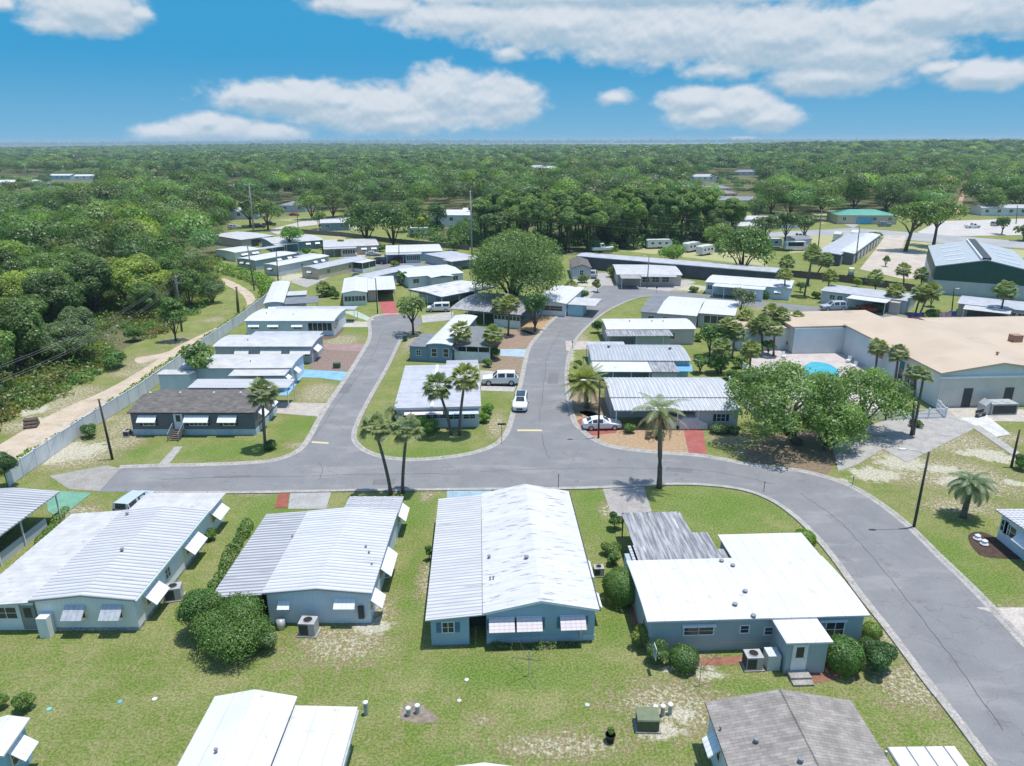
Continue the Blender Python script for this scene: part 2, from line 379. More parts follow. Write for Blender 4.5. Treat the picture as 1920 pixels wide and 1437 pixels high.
# planting beds
def bed(pts, c, c2, name='gravel_bed', z=.012, sc=3):
    m_ = mat('bed_%d_%d' % (int(c[0]*1000), int(c[1]*1000)), c, c2, sc, .95, fine=14, bump=.5, c3=tuple(x*.6 for x in c2), s3=.9)
    return sheet(name, cr(pts, 4, True), z, m_)
bed([(1072,790),(1100,770),(1165,795),(1225,806),(1285,806),(1296,852),(1230,850),(1150,840),(1112,826)], (.50,.36,.22), (.40,.27,.16))
bed([(1068,760),(1075,735),(1125,742),(1150,790),(1110,785)], (.42,.32,.22), (.30,.23,.16))
bed([(970,612),(1020,588),(1075,583),(1035,605),(1005,628)], (.52,.36,.20), (.42,.28,.15))
bed([(905,690),(925,668),(985,672),(978,700)], (.26,.19,.13), (.36,.28,.19), 'mulch_bed')
bed([(925,640),(960,618),(1005,628),(992,650),(940,655)], (.30,.21,.15), (.38,.28,.2), 'mulch_bed')
bed([(600,658),(680,662),(650,695),(585,692)], (.24,.17,.15), (.33,.25,.2), 'mulch_bed')
bed([(598,634),(622,606),(648,610),(628,634)], (.14,.10,.09), (.2,.15,.12), 'mulch_bed')
bed([(1395,850),(1470,812),(1550,812),(1585,830),(1560,880),(1530,890),(1430,874)], (.20,.14,.09), (.30,.23,.15), 'mulch_bed')
bed([(1815,1005),(1850,1000),(1920,1045),(1880,1048),(1835,1040)], (.07,.045,.035), (.11,.07,.05), 'mulch_bed')
bed([(752,1335),(772,1315),(795,1325),(822,1350),(790,1356),(755,1350)], (.34,.28,.22), (.22,.18,.15), 'mulch_bed', .008)
bed([(1310,1236),(1390,1232),(1395,1245),(1310,1247)], (.38,.17,.11), (.28,.13,.09), 'mulch_bed')
bed([(1180,1140),(1195,1130),(1205,1165),(1212,1195),(1196,1190)], (.40,.18,.12), (.30,.14,.10), 'mulch_bed')
bed([(1500,1270),(1570,1240),(1590,1262),(1540,1280)], (.34,.17,.11), (.26,.13,.09), 'mulch_bed')
# dirt track by the woods
DIRT = mat('dirt_track', (.62,.52,.40), (.54,.44,.32), .5, .95, c3=(.35,.29,.19), s3=.35, lo3=.55, hi3=.7, fine=8, bump=.3)
tl = cr([(-60,872),(0,834),(100,776),(200,731),(280,685),(330,651),(390,622),(440,597),(462,577),(456,555),(430,538),(408,528)], 5)
trt = cr([(420,522),(446,533),(474,552),(478,572),(462,592),(410,628),(350,672),(280,722),(200,778),(100,838),(0,888),(-60,930)], 5)
sheet('dirt_track', tl+trt, .015, DIRT)
sheet('dirt_track', cr([(255,672),(300,664),(345,650),(345,658),(300,672),(262,682)], 4, True), .019, DIRT)
# highway, lots and lanes beyond
GREYR = mat('far_asphalt', (.36,.355,.35), (.30,.30,.30), .1, .9)
sheet('highway', [(1440,436),(1600,428),(1760,440),(2100,468),(2100,478),(1760,456),(1600,440),(1440,445)], .03, GREYR)
LOT = mat('pale_lot', (.50,.44,.37), (.42,.36,.30), .3, .9, c3=(.34,.30,.25), s3=.15)
sheet('parking_area', [(1612,505),(1640,470),(1660,442),(1700,442),(1690,468),(1760,478),(1750,525),(1690,523)], .036, LOT)
sheet('parking_area', [(1580,420),(1620,400),(1640,400),(1600,428)], .042, GREYR)
sheet('parking_area', [(1720,436),(1760,415),(1930,410),(1960,440),(1760,444)], .024, mat('pale_lot_far', (.5,.47,.43), (.44,.41,.38), .2, .9))
sheet('road', [(630,502),(720,488),(800,492),(880,496),(880,504),(800,503),(740,500),(660,514)], .028, ASPH)
for q in ([(560,480),(618,483),(612,490),(556,487)], [(704,482),(735,476),(745,483),(712,489)], [(838,492),(880,490),(885,500),(842,503)], [(545,530),(600,512),(628,516),(575,540)], [(640,478),(668,474),(672,480),(646,485)]): drive(q, (.47,.45,.42), z=.034)
sheet('road', [(500,432),(580,412),(690,402),(760,404),(760,410),(660,414),(560,426),(520,440)], .03, mat('lane', (.50,.46,.42), (.42,.38,.34), .3, .9))
sheet('dirt_track', [(1788,402),(1799,372),(1804,350),(1808,350),(1807,372),(1800,404)], .3, mat('clay_road', (.42,.29,.20), (.36,.25,.17), .3, .9))
PATCH = mat('asphalt_patch', (.188,.189,.19), (.21,.21,.21), 1.2, .9, fine=16)
for q in ([(700,900),(742,899),(740,909),(698,910)], [(1250,876),(1300,880),(1298,888),(1246,884)], [(640,720),(662,720),(654,738),(632,738)], [(1030,700),(1048,700),(1046,720),(1026,720)], [(400,893),(470,891),(470,895),(398,897)]): sheet('road_patch', q, .0245, PATCH)
TAR = mat('tar_seam', (.06,.06,.062), (.08,.08,.08), 2, .6)
for q in ([(300,899),(420,896),(560,893),(700,890),(860,889)], [(900,884),(1040,880),(1200,878),(1330,884),(1450,908)], [(1500,925),(1570,975),(1640,1050),(1720,1150),(1800,1255),(1880,1370)], [(590,820),(640,745),(690,680),(720,620)], [(1010,790),(1020,720),(1030,660),(1070,600),(1130,565)], [(1030,860),(1020,838),(1016,815)], [(600,900),(604,880),(598,868)]):
    g_ = cr(q, 8); random.seed(len(q)); w_ = [P((x+random.uniform(-1.5,1.5), y+random.uniform(-.8,.8))) for x, y in g_]; tag(ribbon('tar_seam', [tuple(v) for v in w_], .05, [(-.5,.0265),(.5,.0265)], TAR, world=True), kind='structure')
LN = mat('pale_grass_far', (.32,.33,.14), (.38,.35,.19), .2, .9)
for q in ([(520,440),(600,428),(650,445),(640,455),(560,456)], [(1160,470),(1260,462),(1420,478),(1440,500),(1260,480)], [(1490,440),(1600,440),(1560,470),(1480,475)], [(1660,470),(1700,452),(1930,470),(1930,485),(1740,478)],
          [(1520,398),(1600,392),(1590,412),(1540,420)], [(1230,345),(1260,340),(1262,350),(1235,352)],[(300,345),(350,338),(360,346),(310,352)]):
    sheet('grass_field', q, .010, LN)
# lake on the horizon
WAT = mat('lake_water', (.10,.22,.32), (.14,.26,.36), .002, .25)
sheet('lake', [(-900,2900),(900,2900),(2600,4600),(2600,9000),(-1600,9000),(-1600,4600)], .6, WAT, world=True)
# ------------------------------------------------------------------ houses
def corr_sheet(x0, x1, y0, y1, zf, rib='y', per=.4, h=.035, breaks=(), th=.09, mb=None):
    """roof skin: a corrugated (or plain, per=0) sheet. rib='y': repeats along y, ribs run along x"""
    mb = mb or MB()
    a0, a1 = (y0, y1) if rib == 'y' else (x0, x1)
    b0, b1 = (x0, x1) if rib == 'y' else (y0, y1)
    av = []
    if per:
        n = max(1, int((a1-a0)/per))
        for k in range(n):
            s = a0+k*per
            av += [(s, 0), (s+per*.36, 0), (s+per*.46, h), (s+per*.62, h), (s+per*.72, 0)]
        av.append((a1, 0))
    else: av = [(a0, 0), (a1, 0)]
    bv = sorted(set([b0, b1]+[q for q in breaks if b0 < q < b1]))
    na, nb = len(av), len(bv)
    pt = lambda a, b: (b, a) if rib == 'y' else (a, b)
    vs = []
    for a, dz in av:
        for q in bv: x, y = pt(a, q); vs.append((x, y, zf(x, y)+dz))
    for a, dz in av:
        for q in bv: x, y = pt(a, q); vs.append((x, y, zf(x, y)-th))
    fs = []; o = na*nb
    for i in range(na-1):
        for j in range(nb-1):
            fs.append((i*nb+j, (i+1)*nb+j, (i+1)*nb+j+1, i*nb+j+1)); fs.append(tuple(o+k for k in (i*nb+j, i*nb+j+1, (i+1)*nb+j+1, (i+1)*nb+j)))
    for i in range(na-1):
        for j in (0, nb-1): fs.append((i*nb+j, (i+1)*nb+j, o+(i+1)*nb+j, o+i*nb+j))
    for j in range(nb-1):
        for i in (0, na-1): fs.append((i*nb+j, i*nb+j+1, o+i*nb+j+1, o+i*nb+j))
    mb.add(vs, fs); return mb
VENTM = mat('galvanised_vent', (.30,.30,.31), (.22,.22,.23), 4, .7)
class House:
    def __init__(s, label, A, B, C, z=2.7, oh=.25, name='mobile_home', cat='mobile home', group='mobile homes in the park', depth=None):
        a = P(A, z); b = P(B, z); c = P(C, z)
        ux = (b-a); ux.z = 0; s.W = ux.length; ux.normalize(); uy = Vector((-ux.y, ux.x, 0))
        s.D = depth or abs((c-a).dot(uy)); s.z = z; s.oh = oh
        s.o = Vector((a.x, a.y, 0)); s.rz = math.atan2(ux.y, ux.x); s.ux = ux; s.uy = uy
        s.root = empty(name, s.o, s.rz); tag(s.root, label, cat, group)
        s.x0, s.x1, s.y0, s.y1 = oh, s.W-oh, oh, s.D-oh
        s.floor = 0.0
    def loc(s, p, z=0):              # photo point at height z -> local x, y
        q = P(p, z)-s.o; return q.dot(s.ux), q.dot(s.uy)
    def part(s, name, mb, m_, smooth=False, parent=None): return mb.build(name, m_, parent or s.root, smooth)
    # z of roof
    def shape(s, kind, rise, at=.5):
        s.kind, s.rise = kind, rise
        W, D, z = s.W, s.D, s.z
        if kind == 'gy': s.zf = lambda x, y: z+rise*max(0, 1-abs(x-W*at)/(W*at if x < W*at else W*(1-at))); s.br = (W*at,); s.rib = 'y'
        elif kind == 'gx': s.zf = lambda x, y: z+rise*max(0, 1-abs(y-D*at)/(D*at if y < D*at else D*(1-at))); s.br = (D*at,); s.rib = 'x'
        elif kind == 'bx': s.zf = lambda x, y: z+rise*max(0, 1-((y-D/2)/(D/2))**2); s.br = tuple(D*k/10 for k in range(1, 10)); s.rib = 'x'
        elif kind == 'by': s.zf = lambda x, y: z+rise*max(0, 1-((x-W/2)/(W/2))**2); s.br = tuple(W*k/10 for k in range(1, 10)); s.rib = 'y'
        else: s.zf = lambda x, y: z+rise*(y/D); s.br = (); s.rib = 'x'
    def roof(s, m_, kind='gy', rise=.6, per=0, h=.035, at=.5, th=.12, name='roof'):
        s.shape(kind, rise, at)
        mb = corr_sheet(0, s.W, 0, s.D, s.zf, s.rib, per, h, s.br, th)
        s.rf = s.part(name, mb, m_); return s.rf
    def walls(s, m_, skirt=None, sh=.6, name='wall'):
        mb = MB(); e = .03
        if s.kind[1:] == 'y' or s.kind == 'flat':
            xs_ = [s.x0]+[q for q in s.br if s.kind[1:] == 'y']+[s.x1]
            pts = [(s.x0, s.y0, 0), (s.x1, s.y0, 0)]+[(x, s.y0, s.zf(x, s.y0)-.13) for x in reversed(xs_)]
            mb.prism(pts, (0, s.y1-s.y0, 0))
        else:
            ys_ = [s.y0]+list(s.br)+[s.y1]
            pts = [(s.x0, s.y0, 0), (s.x0, s.y1, 0)]+[(s.x0, y, s.zf(0, y)-.13) for y in reversed(ys_)]
            mb.prism(pts, (s.x1-s.x0, 0, 0))
        s.wl = s.part(name, mb, m_)
        if skirt:
            k = MB(); e = .025
            k.box(s.x0-e, s.x1+e, s.y0-e, s.y0, .0, sh); k.box(s.x0-e, s.x1+e, s.y1, s.y1+e, .0, sh)
            k.box(s.x0-e, s.x0, s.y0, s.y1, .0, sh); k.box(s.x1, s.x1+e, s.y0, s.y1, .0, sh)
            s.part('skirting', k, skirt)
    def frame(s, w, pos=None):        # wall frame: origin, tangent (to the viewer's right), outward normal
        X_, Y_ = Vector((1, 0, 0)), Vector((0, 1, 0))
        if w == 'f': y = s.y0 if pos is None else pos; return (Vector((0, y, 0)), X_, -Y_)
        if w == 'r': x = s.x1 if pos is None else pos; return (Vector((x, 0, 0)), Y_, X_)
        if w == 'l': x = s.x0 if pos is None else pos; return (Vector((x, 0, 0)), -Y_, -X_)
        y = s.y1 if pos is None else pos; return (Vector((0, y, 0)), -X_, Y_)
    def u(s, fr, p, off=0):           # photo point on the wall plane -> u, z
        o, t, n = fr
        M3 = Matrix(((s.ux.x, s.uy.x, 0), (s.ux.y, s.uy.y, 0), (0, 0, 1)))
        wo = s.o+M3@(o+n*off); wn = M3@n; wt = M3@t
        d = ray(*p); c0 = Vector((0, 0, H)); k = (wo-c0).dot(wn)/d.dot(wn)
        q = c0+d*k; return (q-wo).dot(wt), q.z
    def win(s, w, p, wd=1.0, ht=1.0, zt=2.1, pos=None, aw=0, awd=None, shut=None, fm=None, bars=1, dz=None, z=None, am=None):
        fr = s.frame(w, pos)
        uc = s.u(fr, p, .4 if aw else 0)[0] if isinstance(p, tuple) else p
        mb = MB(); f = .07
        mb.obox(fr, uc-wd/2-f, uc+wd/2+f, 0, .03, zt-ht-f, zt-ht); mb.obox(fr, uc-wd/2-f, uc+wd/2+f, 0, .03, zt, zt+f)
        mb.obox(fr, uc-wd/2-f, uc-wd/2, 0, .03, zt-ht, zt); mb.obox(fr, uc+wd/2, uc+wd/2+f, 0, .03, zt-ht, zt)
        for k in range(bars):
            q = uc-wd/2+wd*(k+1)/(bars+1); mb.obox(fr, q-.025, q+.025, .012, .032, zt-ht, zt)
        mb.obox(fr, uc-wd/2, uc+wd/2, .012, .028, zt-ht*.52, zt-ht*.48)
        o = s.part('window', mb, fm or WHITE)
        g_ = MB(); g_.obox(fr, uc-wd/2+.002, uc+wd/2-.002, -.02, .010, zt-ht+.002, zt-.002); s.part('pane', g_, GLASS, parent=o)
        if shut:
            for sg in (-1, 1):
                k = MB(); q = uc+sg*(wd/2+f+.19); k.obox(fr, q-.17, q+.17, 0, .035, zt-ht, zt)
                for j in range(6): k.obox(fr, q-.14, q+.14, .035, .045, zt-ht+.08+j*(ht-.1)/6, zt-ht+.08+(j+.6)*(ht-.1)/6)
                s.part('shutter', k, shut)
        if aw:
            s.awning(fr, uc, awd or wd+.35, zt+.18, aw, am)
        return uc
    def awning(s, fr, uc, wd, zt, out=.8, m_=None, drop=None):
        o, t, n = fr; drop = drop if drop is not None else out*.85
        mb = MB(); k = max(3, int(wd/.3))
        for j in range(k):               # ribbed slats of the awning
            a, b = uc-wd/2+wd*j/k, uc-wd/2+wd*(j+1)/k-.02
            vs = [o+t*q+n*r_+Vector((0, 0, z_)) for q in (a, b) for (r_, z_) in ((.02, zt), (out, zt-drop), (out, zt-drop-.04), (.02, zt-.04))]
            mb.add(vs, [(0,1,2,3), (7,6,5,4), (0,4,5,1), (1,5,6,2), (2,6,7,3), (3,7,4,0)])
        vs = [o+t*q+n*r_+Vector((0, 0, z_)) for q in (uc-wd/2, uc+wd/2) for (r_, z_) in ((.03, zt-.045), (out-.02, zt-drop-.03), (out-.02, zt-drop-.06), (.03, zt-.08))]
        mb.add(vs, [(0,1,2,3), (7,6,5,4), (0,4,5,1), (1,5,6,2), (2,6,7,3), (3,7,4,0)])
        for q in (uc-wd/2+.04, uc+wd/2-.04):
            mb.tube([o+t*q+n*.02+Vector((0,0,zt-drop-.25)), o+t*q+n*(out-.03)+Vector((0,0,zt-drop-.05))], .015, 4)
        s.part('awning', mb, m_ or WHITE)
    def door(s, w, p, wd=.9, ht=2.0, pos=None, m_=None, z0=.1, glass=True):
        fr = s.frame(w, pos); uc = s.u(fr, p)[0] if isinstance(p, tuple) else p
        mb = MB(); mb.obox(fr, uc-wd/2, uc+wd/2, 0, .04, z0, z0+ht)
        for a, b in ((-wd/2-.08, -wd/2), (wd/2, wd/2+.08)): mb.obox(fr, uc+a, uc+b, 0, .055, z0, z0+ht+.08)
        d = s.part('door', mb, m_ or WHITE)
        if glass:
            g_ = MB(); g_.obox(fr, uc-wd*.3, uc+wd*.3, .02, .052, z0+ht*.5, z0+ht*.92); s.part('pane', g_, GLASS, parent=d)
        k = MB(); k.obox(fr, uc+wd*.36, uc+wd*.42, .03, .09, z0+ht*.45, z0+ht*.49); s.part('handle', k, ALU, parent=d)
    def shed(s, x0, x1, y0, y1, zfun, m_, per=0, rib='y', name='carport_roof', th=.08, h=.035):
        return s.part(name, corr_sheet(x0, x1, y0, y1, zfun, rib, per, h, (), th), m_)
    def box(s, x0, x1, y0, y1, z0, z1, m_, name='wall'):
        mb = MB(); mb.box(x0, x1, y0, y1, z0, z1); return s.part(name, mb, m_)
    def post(s, x, y, z1, m_=None, r=.05, name='post'):
        mb = MB(); mb.box(x-r, x+r, y-r, y+r, 0, z1); s.part(name, mb, m_ or WHITE)
    def vent(s, p=None, xy=None, r=.14, h=.3, m_=None):
        x, y = xy or s.loc(p, s.z+s.rise*.6)
        mb = MB(); z = s.zf(x, y)
        mb.lathe(x, y, [(r*.6, z-.05), (r*.6, z+h*.55), (r*1.1, z+h*.6), (r, z+h*.85), (.03, z+h)], 10)
        mb.build('vent', m_ or VENTM, s.rf)
    def screen(s, w, u0, u1, z0, z1, n, pos=None, m_=None, fm=None):   # a run of porch windows
        fr = s.frame(w, pos); mb = MB(); st = (u1-u0)/n
        mb.obox(fr, u0, u1, 0, .05, z0-.06, z0); mb.obox(fr, u0, u1, 0, .05, z1, z1+.06)
        for k in range(n+1): mb.obox(fr, u0+k*st-.04, u0+k*st+.04, 0, .05, z0, z1)
        o = s.part('porch_window', mb, fm or WHITE)
        g_ = MB(); g_.obox(fr, u0+.04, u1-.04, -.02, .02, z0+.002, z1-.002); s.part('pane', g_, GLASS, parent=o)

def roofmat(nm, c, c2, sc=(1,1,1), c3=None, lo3=.55, hi3=.72, scale=1.2, s3=.6, wave=None, rough=.45, fine=0, lo=.35, hi=.65):
    return mat(nm, c, c2, scale, rough, sc=sc, c3=c3, lo3=lo3, hi3=hi3, s3=s3, wave=wave, fine=fine, lo=lo, hi=hi)
RW_RIB = roofmat('white_ribbed_metal', (.56,.565,.57), (.48,.485,.495), (.25,2.2,1), (.32,.325,.33), .6, .74, s3=.9, wave=('Y', .42, (.25,.255,.265), .28))
RG_RIB = roofmat('grey_ribbed_metal', (.50,.51,.525), (.40,.41,.43), (.25,2.4,1), (.23,.235,.25), .56, .72, s3=1.0, wave=('Y', .40, (.26,.265,.28), .34))
RO_RIB = roofmat('old_ribbed_metal', (.40,.40,.40), (.17,.17,.18), (2.6,.22,1), (.55,.55,.55), .6, .7, s3=1.2, scale=1.6)
RB_WHT = roofmat('white_roof_with_dark_streaks', (.57,.57,.57), (.51,.51,.52), (.22,1.8,1), (.22,.22,.23), .57, .66, s3=2.4)
R_SNOW = roofmat('coated_white_roof', (.61,.61,.605), (.56,.56,.555), (1,1,1), (.37,.365,.35), .60, .76, scale=.5, s3=1.1, wave=('X', 1.22, (.42,.42,.42), .03))
R_OLDW = roofmat('mottled_white_roof', (.54,.54,.53), (.46,.45,.44), (1,1,1), (.35,.335,.32), .58, .75, scale=.8, s3=1.2)
R_LGREY = roofmat('light_grey_roof', (.46,.47,.49), (.38,.39,.41), (1,1,1), (.28,.28,.30), .6, .75, scale=.7)
R_DGREY = roofmat('dark_grey_flat_roof', (.17,.175,.185), (.22,.225,.23), (1,1,1), None, scale=.8)
R_TAN = roofmat('tan_coated_roof', (.55,.435,.315), (.49,.385,.275), (1,1,1), (.34,.27,.20), .60, .76, scale=.15, s3=.25)
def shingle(nm, c, c2, mortar):
    mt, nt, b = new_mat(nm); vec = N(nt, 'ShaderNodeTexCoord').outputs['Object']
    br = N(nt, 'ShaderNodeTexBrick'); br.inputs['Scale'].default_value = 1; br.inputs['Brick Width'].default_value = .62; br.inputs['Row Height'].default_value = .2
    br.inputs['Mortar Size'].default_value = .012; br.inputs['Color1'].default_value = (*c, 1); br.inputs['Color2'].default_value = (*c2, 1); br.inputs['Mortar'].default_value = (*mortar, 1)
    L(nt, vec, br.inputs['Vector'])
    col = mixc(nt, ramp(nt, noise(nt, vec, 1.3, 4), .35, .65), br.outputs['Color'], mixc(nt, 1.0, br.outputs['Color'], (.75,.75,.75), 'MULTIPLY'))
    L(nt, col, b.inputs['Base Color']); b.inputs['Roughness'].default_value = .95; b.inputs['Specular IOR Level'].default_value = .1
    return mt
SHG_D = shingle('charcoal_shingle', (.15,.138,.13), (.205,.19,.175), (.08,.075,.07))
SHG_B = shingle('grey_brown_shingle', (.27,.245,.22), (.36,.33,.30), (.20,.18,.165))
def siding(nm, c, per=.2, k=.8, ax='Z', c3=None):
    return mat('siding_'+nm, c, tuple(x*.9 for x in c), .7, .6, wave=(ax, per, tuple(x*k for x in c), .12), c3=c3 or tuple(x*.8 for x in c), s3=.5, lo3=.62, hi3=.8)
S_WHITE = siding('white', (.76,.79,.77), .35, .9, 'X'); S_PALE = siding('pale_blue', (.62,.70,.76), .35, .9, 'X'); S_BLUE = siding('blue', (.33,.49,.60))
S_SAGE = siding('sage', (.36,.44,.45), .3, .9, 'X'); S_DGREY = siding('charcoal', (.15,.16,.185)); S_GREY = siding('grey', (.45,.47,.50)); S_TAN = siding('tan', (.60,.50,.36))
S_SLATE = siding('slate_blue', (.19,.29,.38)); S_AQUA = siding('aqua', (.38,.58,.64), .3, .9, 'X'); S_PINK = siding('pinkish_grey', (.56,.53,.53), .4, .92, 'X')
S_LGREY = siding('light_grey', (.54,.57,.60), .3, .92, 'X'); S_BEIGE = siding('beige', (.50,.45,.39), .3, .9); S_NAVY = mat('navy_trim', (.06,.10,.25), (.08,.12,.28), 1, .6)
TRIMG = mat('pale_green_trim', (.55,.66,.60), (.5,.6,.55), 1, .5); SH_BLUE = mat('dark_blue_shutter', (.12,.22,.32), (.1,.19,.28), 2, .6); SH_BLK = mat('black_shutter', (.03,.03,.035), (.04,.04,.045), 2, .6)
SK_LB = mat('pale_blue_skirting', (.50,.58,.64), (.42,.50,.56), 2, .7, wave=('X', .3, (.4,.47,.53), .1)); SHADE_INT = mat('shaded_interior_tone', (.18,.18,.18), (.13,.13,.13), 1, .9)  # last tone: dark colour that paints the shade inside open carports
PINKAW = mat('pink_striped_awning', (.70,.66,.66), (.66,.6,.6), 2, .5, wave=('Z', .16, (.62,.48,.48), .3)); BLUEAW = mat('blue_awning', (.12,.42,.68), (.10,.36,.60), 2, .5)

def strips(h, mb_pts, m_, name='gutter'): pass
def ac_unit(p, label, s=.9, rz=0, tan=False):
    r = empty('air_conditioner', P(p), rz); tag(r, label, 'air conditioner', 'air conditioners beside the homes')
    h = s*.95
    mb = MB(); mb.box(-s*.62, s*.62, -s*.5, s*.5, 0, .09); mb.build('concrete_pad', CONC, r)
    b_ = mat('ac_cabinet', (.42,.42,.41), (.36,.36,.355), 2, .5); gl = mat('ac_grille', (.06,.065,.07), (.09,.095,.1), 9, .6, wave=('Z', .07, (.02,.02,.02), .4))
    mb = MB(); mb.box(-s*.5, s*.5, -s*.4, s*.4, .09, h); c = mb.build('cabinet', b_, r)
    for f_ in (-1, 1):
        mb = MB(); mb.box(-s*.46, s*.1 if not tan else s*.46, f_*s*.4-.012, f_*s*.4+.012, .16, h-.1); mb.build('grille', gl, r)
    mb = MB(); mb.box(-s*.5-.012, -s*.5+.012, -s*.36, s*.36, .16, h-.1); mb.build('grille', gl, r)
    mb = MB(); mb.cyl(0, 0, s*.31, h-.01, h+.05, 20); fan = mb.build('fan_guard', ALU, r)
    mb = MB(); mb.cyl(0, 0, s*.27, h+.04, h+.058, 20); mb.build('fan', BLACK, fan)
    return r

# ---- front row
# white ribbed home, near left
h = House('white mobile home with ribbed white roof, two tilted awnings and a big AC unit', (52,1127), (253,1126), (381,956)); h.roof(RW_RIB, 'gy', .42, .42); h.walls(S_WHITE, mat('stone_skirt', (.42,.43,.42), (.22,.22,.22), 5, .9), .28)
W_, D_ = h.W, h.D
ex = h.loc((0,1138), 2.4)[0]
wl = 4.6
h.shed(-wl, 0, -.1, D_+.1, lambda x, y: 2.62+.1*(x/wl)*3.2, R_OLDW, .6, 'y')
h.box(-wl+.3, .02, .35, 7.0, 0, 2.28, S_WHITE); h.win('f', (12,1152), 1.5, .9, 1.9, pos=.35); h.door('f', (55,1157), .9, 1.95, .35, mat('screen_door', (.30,.31,.28), (.25,.26,.24), 3, .6))
for q in (9, 12, D_-.4): h.post(-wl+.15, q, 2.25)
h.win('f', (136,1146), 1.1, .9, 2.0, aw=.85, awd=1.45, am=ALU); h.win('f', (206,1144), 1.1, .9, 2.0, aw=.85, awd=1.45, am=ALU)
h.win('r', (291,1108), 1.2, 1.0, 2.0, aw=.95, awd=2.1); h.win('r', (363,1010), 1.4, 1.0, 2.0, aw=.95, awd=2.6); h.win('r', (312,1062), .7, .8, 1.9)
e = MB(); e.box(.6, W_-.25, D_-.25, D_+3.3, 0, 2.38); h.part('wall', e, S_WHITE)
h.shed(.3, W_+.1, D_-.3, D_+3.6, lambda x, y: 2.56-.03*(y-D_), R_OLDW, .5, 'x', 'porch_roof'); h.win('r', D_+1.6, 1.6, 1.0, 1.95, pos=W_-.25, aw=.9, awd=2.2)
h.vent((238,963)); h.vent((230,1037)); 
mb = MB(); mb.box(.62, 1.35, -.55, .2, 0, 1.6); h.part('utility_cabinet', mb, S_WHITE)
mb = MB(); mb.box(W_-.02, W_+.09, .0, D_, 2.52, 2.66); h.part('gutter', mb, TRIMG)
ac_unit((328,1122), 'large grey air conditioner with round fan beside the white ribbed-roof home', 1.15, R(14))
# grey ribbed home
h = House('pale blue mobile home with grey ribbed roof behind the big rounded hedge', (490,1113), (697,1113), (748,958)); h.roof(roofmat('pale_grey_ribbed_metal', (.60,.61,.62), (.50,.51,.525), (.25,2.4,1), (.30,.305,.32), .58, .74, s3=1.0, wave=('Y', .40, (.30,.305,.32), .28)), 'gy', .38, .40); h.walls(S_PALE, None)
W_, D_ = h.W, h.D; wl = -h.loc((388,1130), 2.4)[0]
h.shed(-wl, 0, -.05, D_+.05, lambda x, y: 2.64+.28*(x/wl), RG_RIB, .40, 'y')
h.box(-wl+.35, -1.0, .3, 6.0, 0, 2.28, S_PALE); h.box(-1.0, .2, 1.6, 1.75, 0, 2.3, DARK); h.win('f', (433,1142), .8, .8, 1.8, pos=.3)
for q in (9, 12, D_-.5): h.post(-wl+.15, q, 2.2)
h.win('f', (530,1136), .6, .7, 1.75, aw=.5, awd=.85); h.win('f', (645,1136), 1.3, .8, 1.95, aw=.6, awd=1.5); h.win('r', (727,1042), 1.8, 1.0, 2.0, aw=.9, awd=3.2); h.win('r', (705,1098), 1.1, 1.0, 2.0, aw=.9, awd=1.6); h.win('r', (713,1072), .7, .8, 1.9)
e = MB(); e.box(W_*.42, W_-.2, D_-.25, D_+2.6, 0, 2.4); h.part('wall', e, S_PALE); h.shed(W_*.38, W_+.05, D_-.3, D_+2.9, lambda x, y: 2.6-.02*(y-D_), RG_RIB, .9, 'x', 'porch_roof'); h.win('r', D_+1.3, 1.8, 1.2, 2.1, pos=W_-.2, aw=.8, awd=2.4)
for q in ((548,1003),(686,1025),(692,1035),(697,1056)): h.vent(q, r=.09, h=.22)
mb = MB(); mb.obox(h.frame('f'), W_-1.1, W_-.7, 0, .2, .5, 1.5); h.part('electric_meter', mb, DARK)
mb = MB(); mb.cyl(1.25, -.35, .3, 0, .75, 12); h.part('water_heater', mb, ALU, True)
ac_unit((580,1187), 'grey air conditioner on a slab in front of the pale blue home', 1.15, R(-4))
# blue clapboard home
h = House('blue clapboard mobile home with streaked white gable roof and three pink-tinged awnings', (905,1150), (1124,1143), (1077,921)); h.roof(RB_WHT, 'gy', .85, .45, .02); h.walls(S_BLUE, SK_LB, .45)
W_, D_ = h.W, h.D; wl = -h.loc((797,1163), 2.4)[0]; dz_ = .32
h.shed(-wl, -.03, -.12, D_*.99, lambda x, y: 2.66+dz_*(x/wl), roofmat('grey_white_ribbed', (.54,.545,.55), (.45,.455,.46), (.2,1.8,1), (.28,.285,.29), .6, .74, s3=1.1, wave=('Y', .38, (.38,.385,.39), .2)), .38, 'y')
h.box(-wl+.32, -.95, .25, 5.5, 0, 2.26, S_BLUE); h.box(-.95, .25, 2.2, 2.35, 0, 2.3, DARK); h.win('f', (840,1173), .75, .8, 1.85, pos=.25, shut=SH_BLUE)
for q in (8, 11.5, 15, D_-.6): h.post(-wl+.15, q, 2.2)
for px in ((941,1166), (993,1166), (1075,1165)): h.win('f', px, 1.3, .9, 2.0, aw=.8, awd=1.75, shut=SH_BLUE, am=PINKAW)
h.win('r', (1103,1010), 1.4, 1, 2.0, aw=.8, awd=2.3); h.win('r', (1118,1072), 1.2, 1, 2.0, aw=.8, awd=1.7); h.win('r', (1110,1040), .8, .8, 1.9)
h.vent((917,1038), r=.13, h=.28); h.vent((987,1052), r=.17, h=.28); h.vent((919,1079), r=.07); h.vent((925,1079), r=.07)
mb = MB(); mb.box(W_-.02, W_+.1, 0, D_, 2.55, 2.68); h.part('gutter', mb, DARK)
mb = MB()
for a, b in ((0, W_/2), (W_, W_/2)): mb.prism([(a, -.04, 2.52), (a, -.04, 2.72), (b, -.04, 2.72+.85), (b, -.04, 2.52+.85)], (0, .036, 0))
h.part('gable_trim', mb, WHITE)
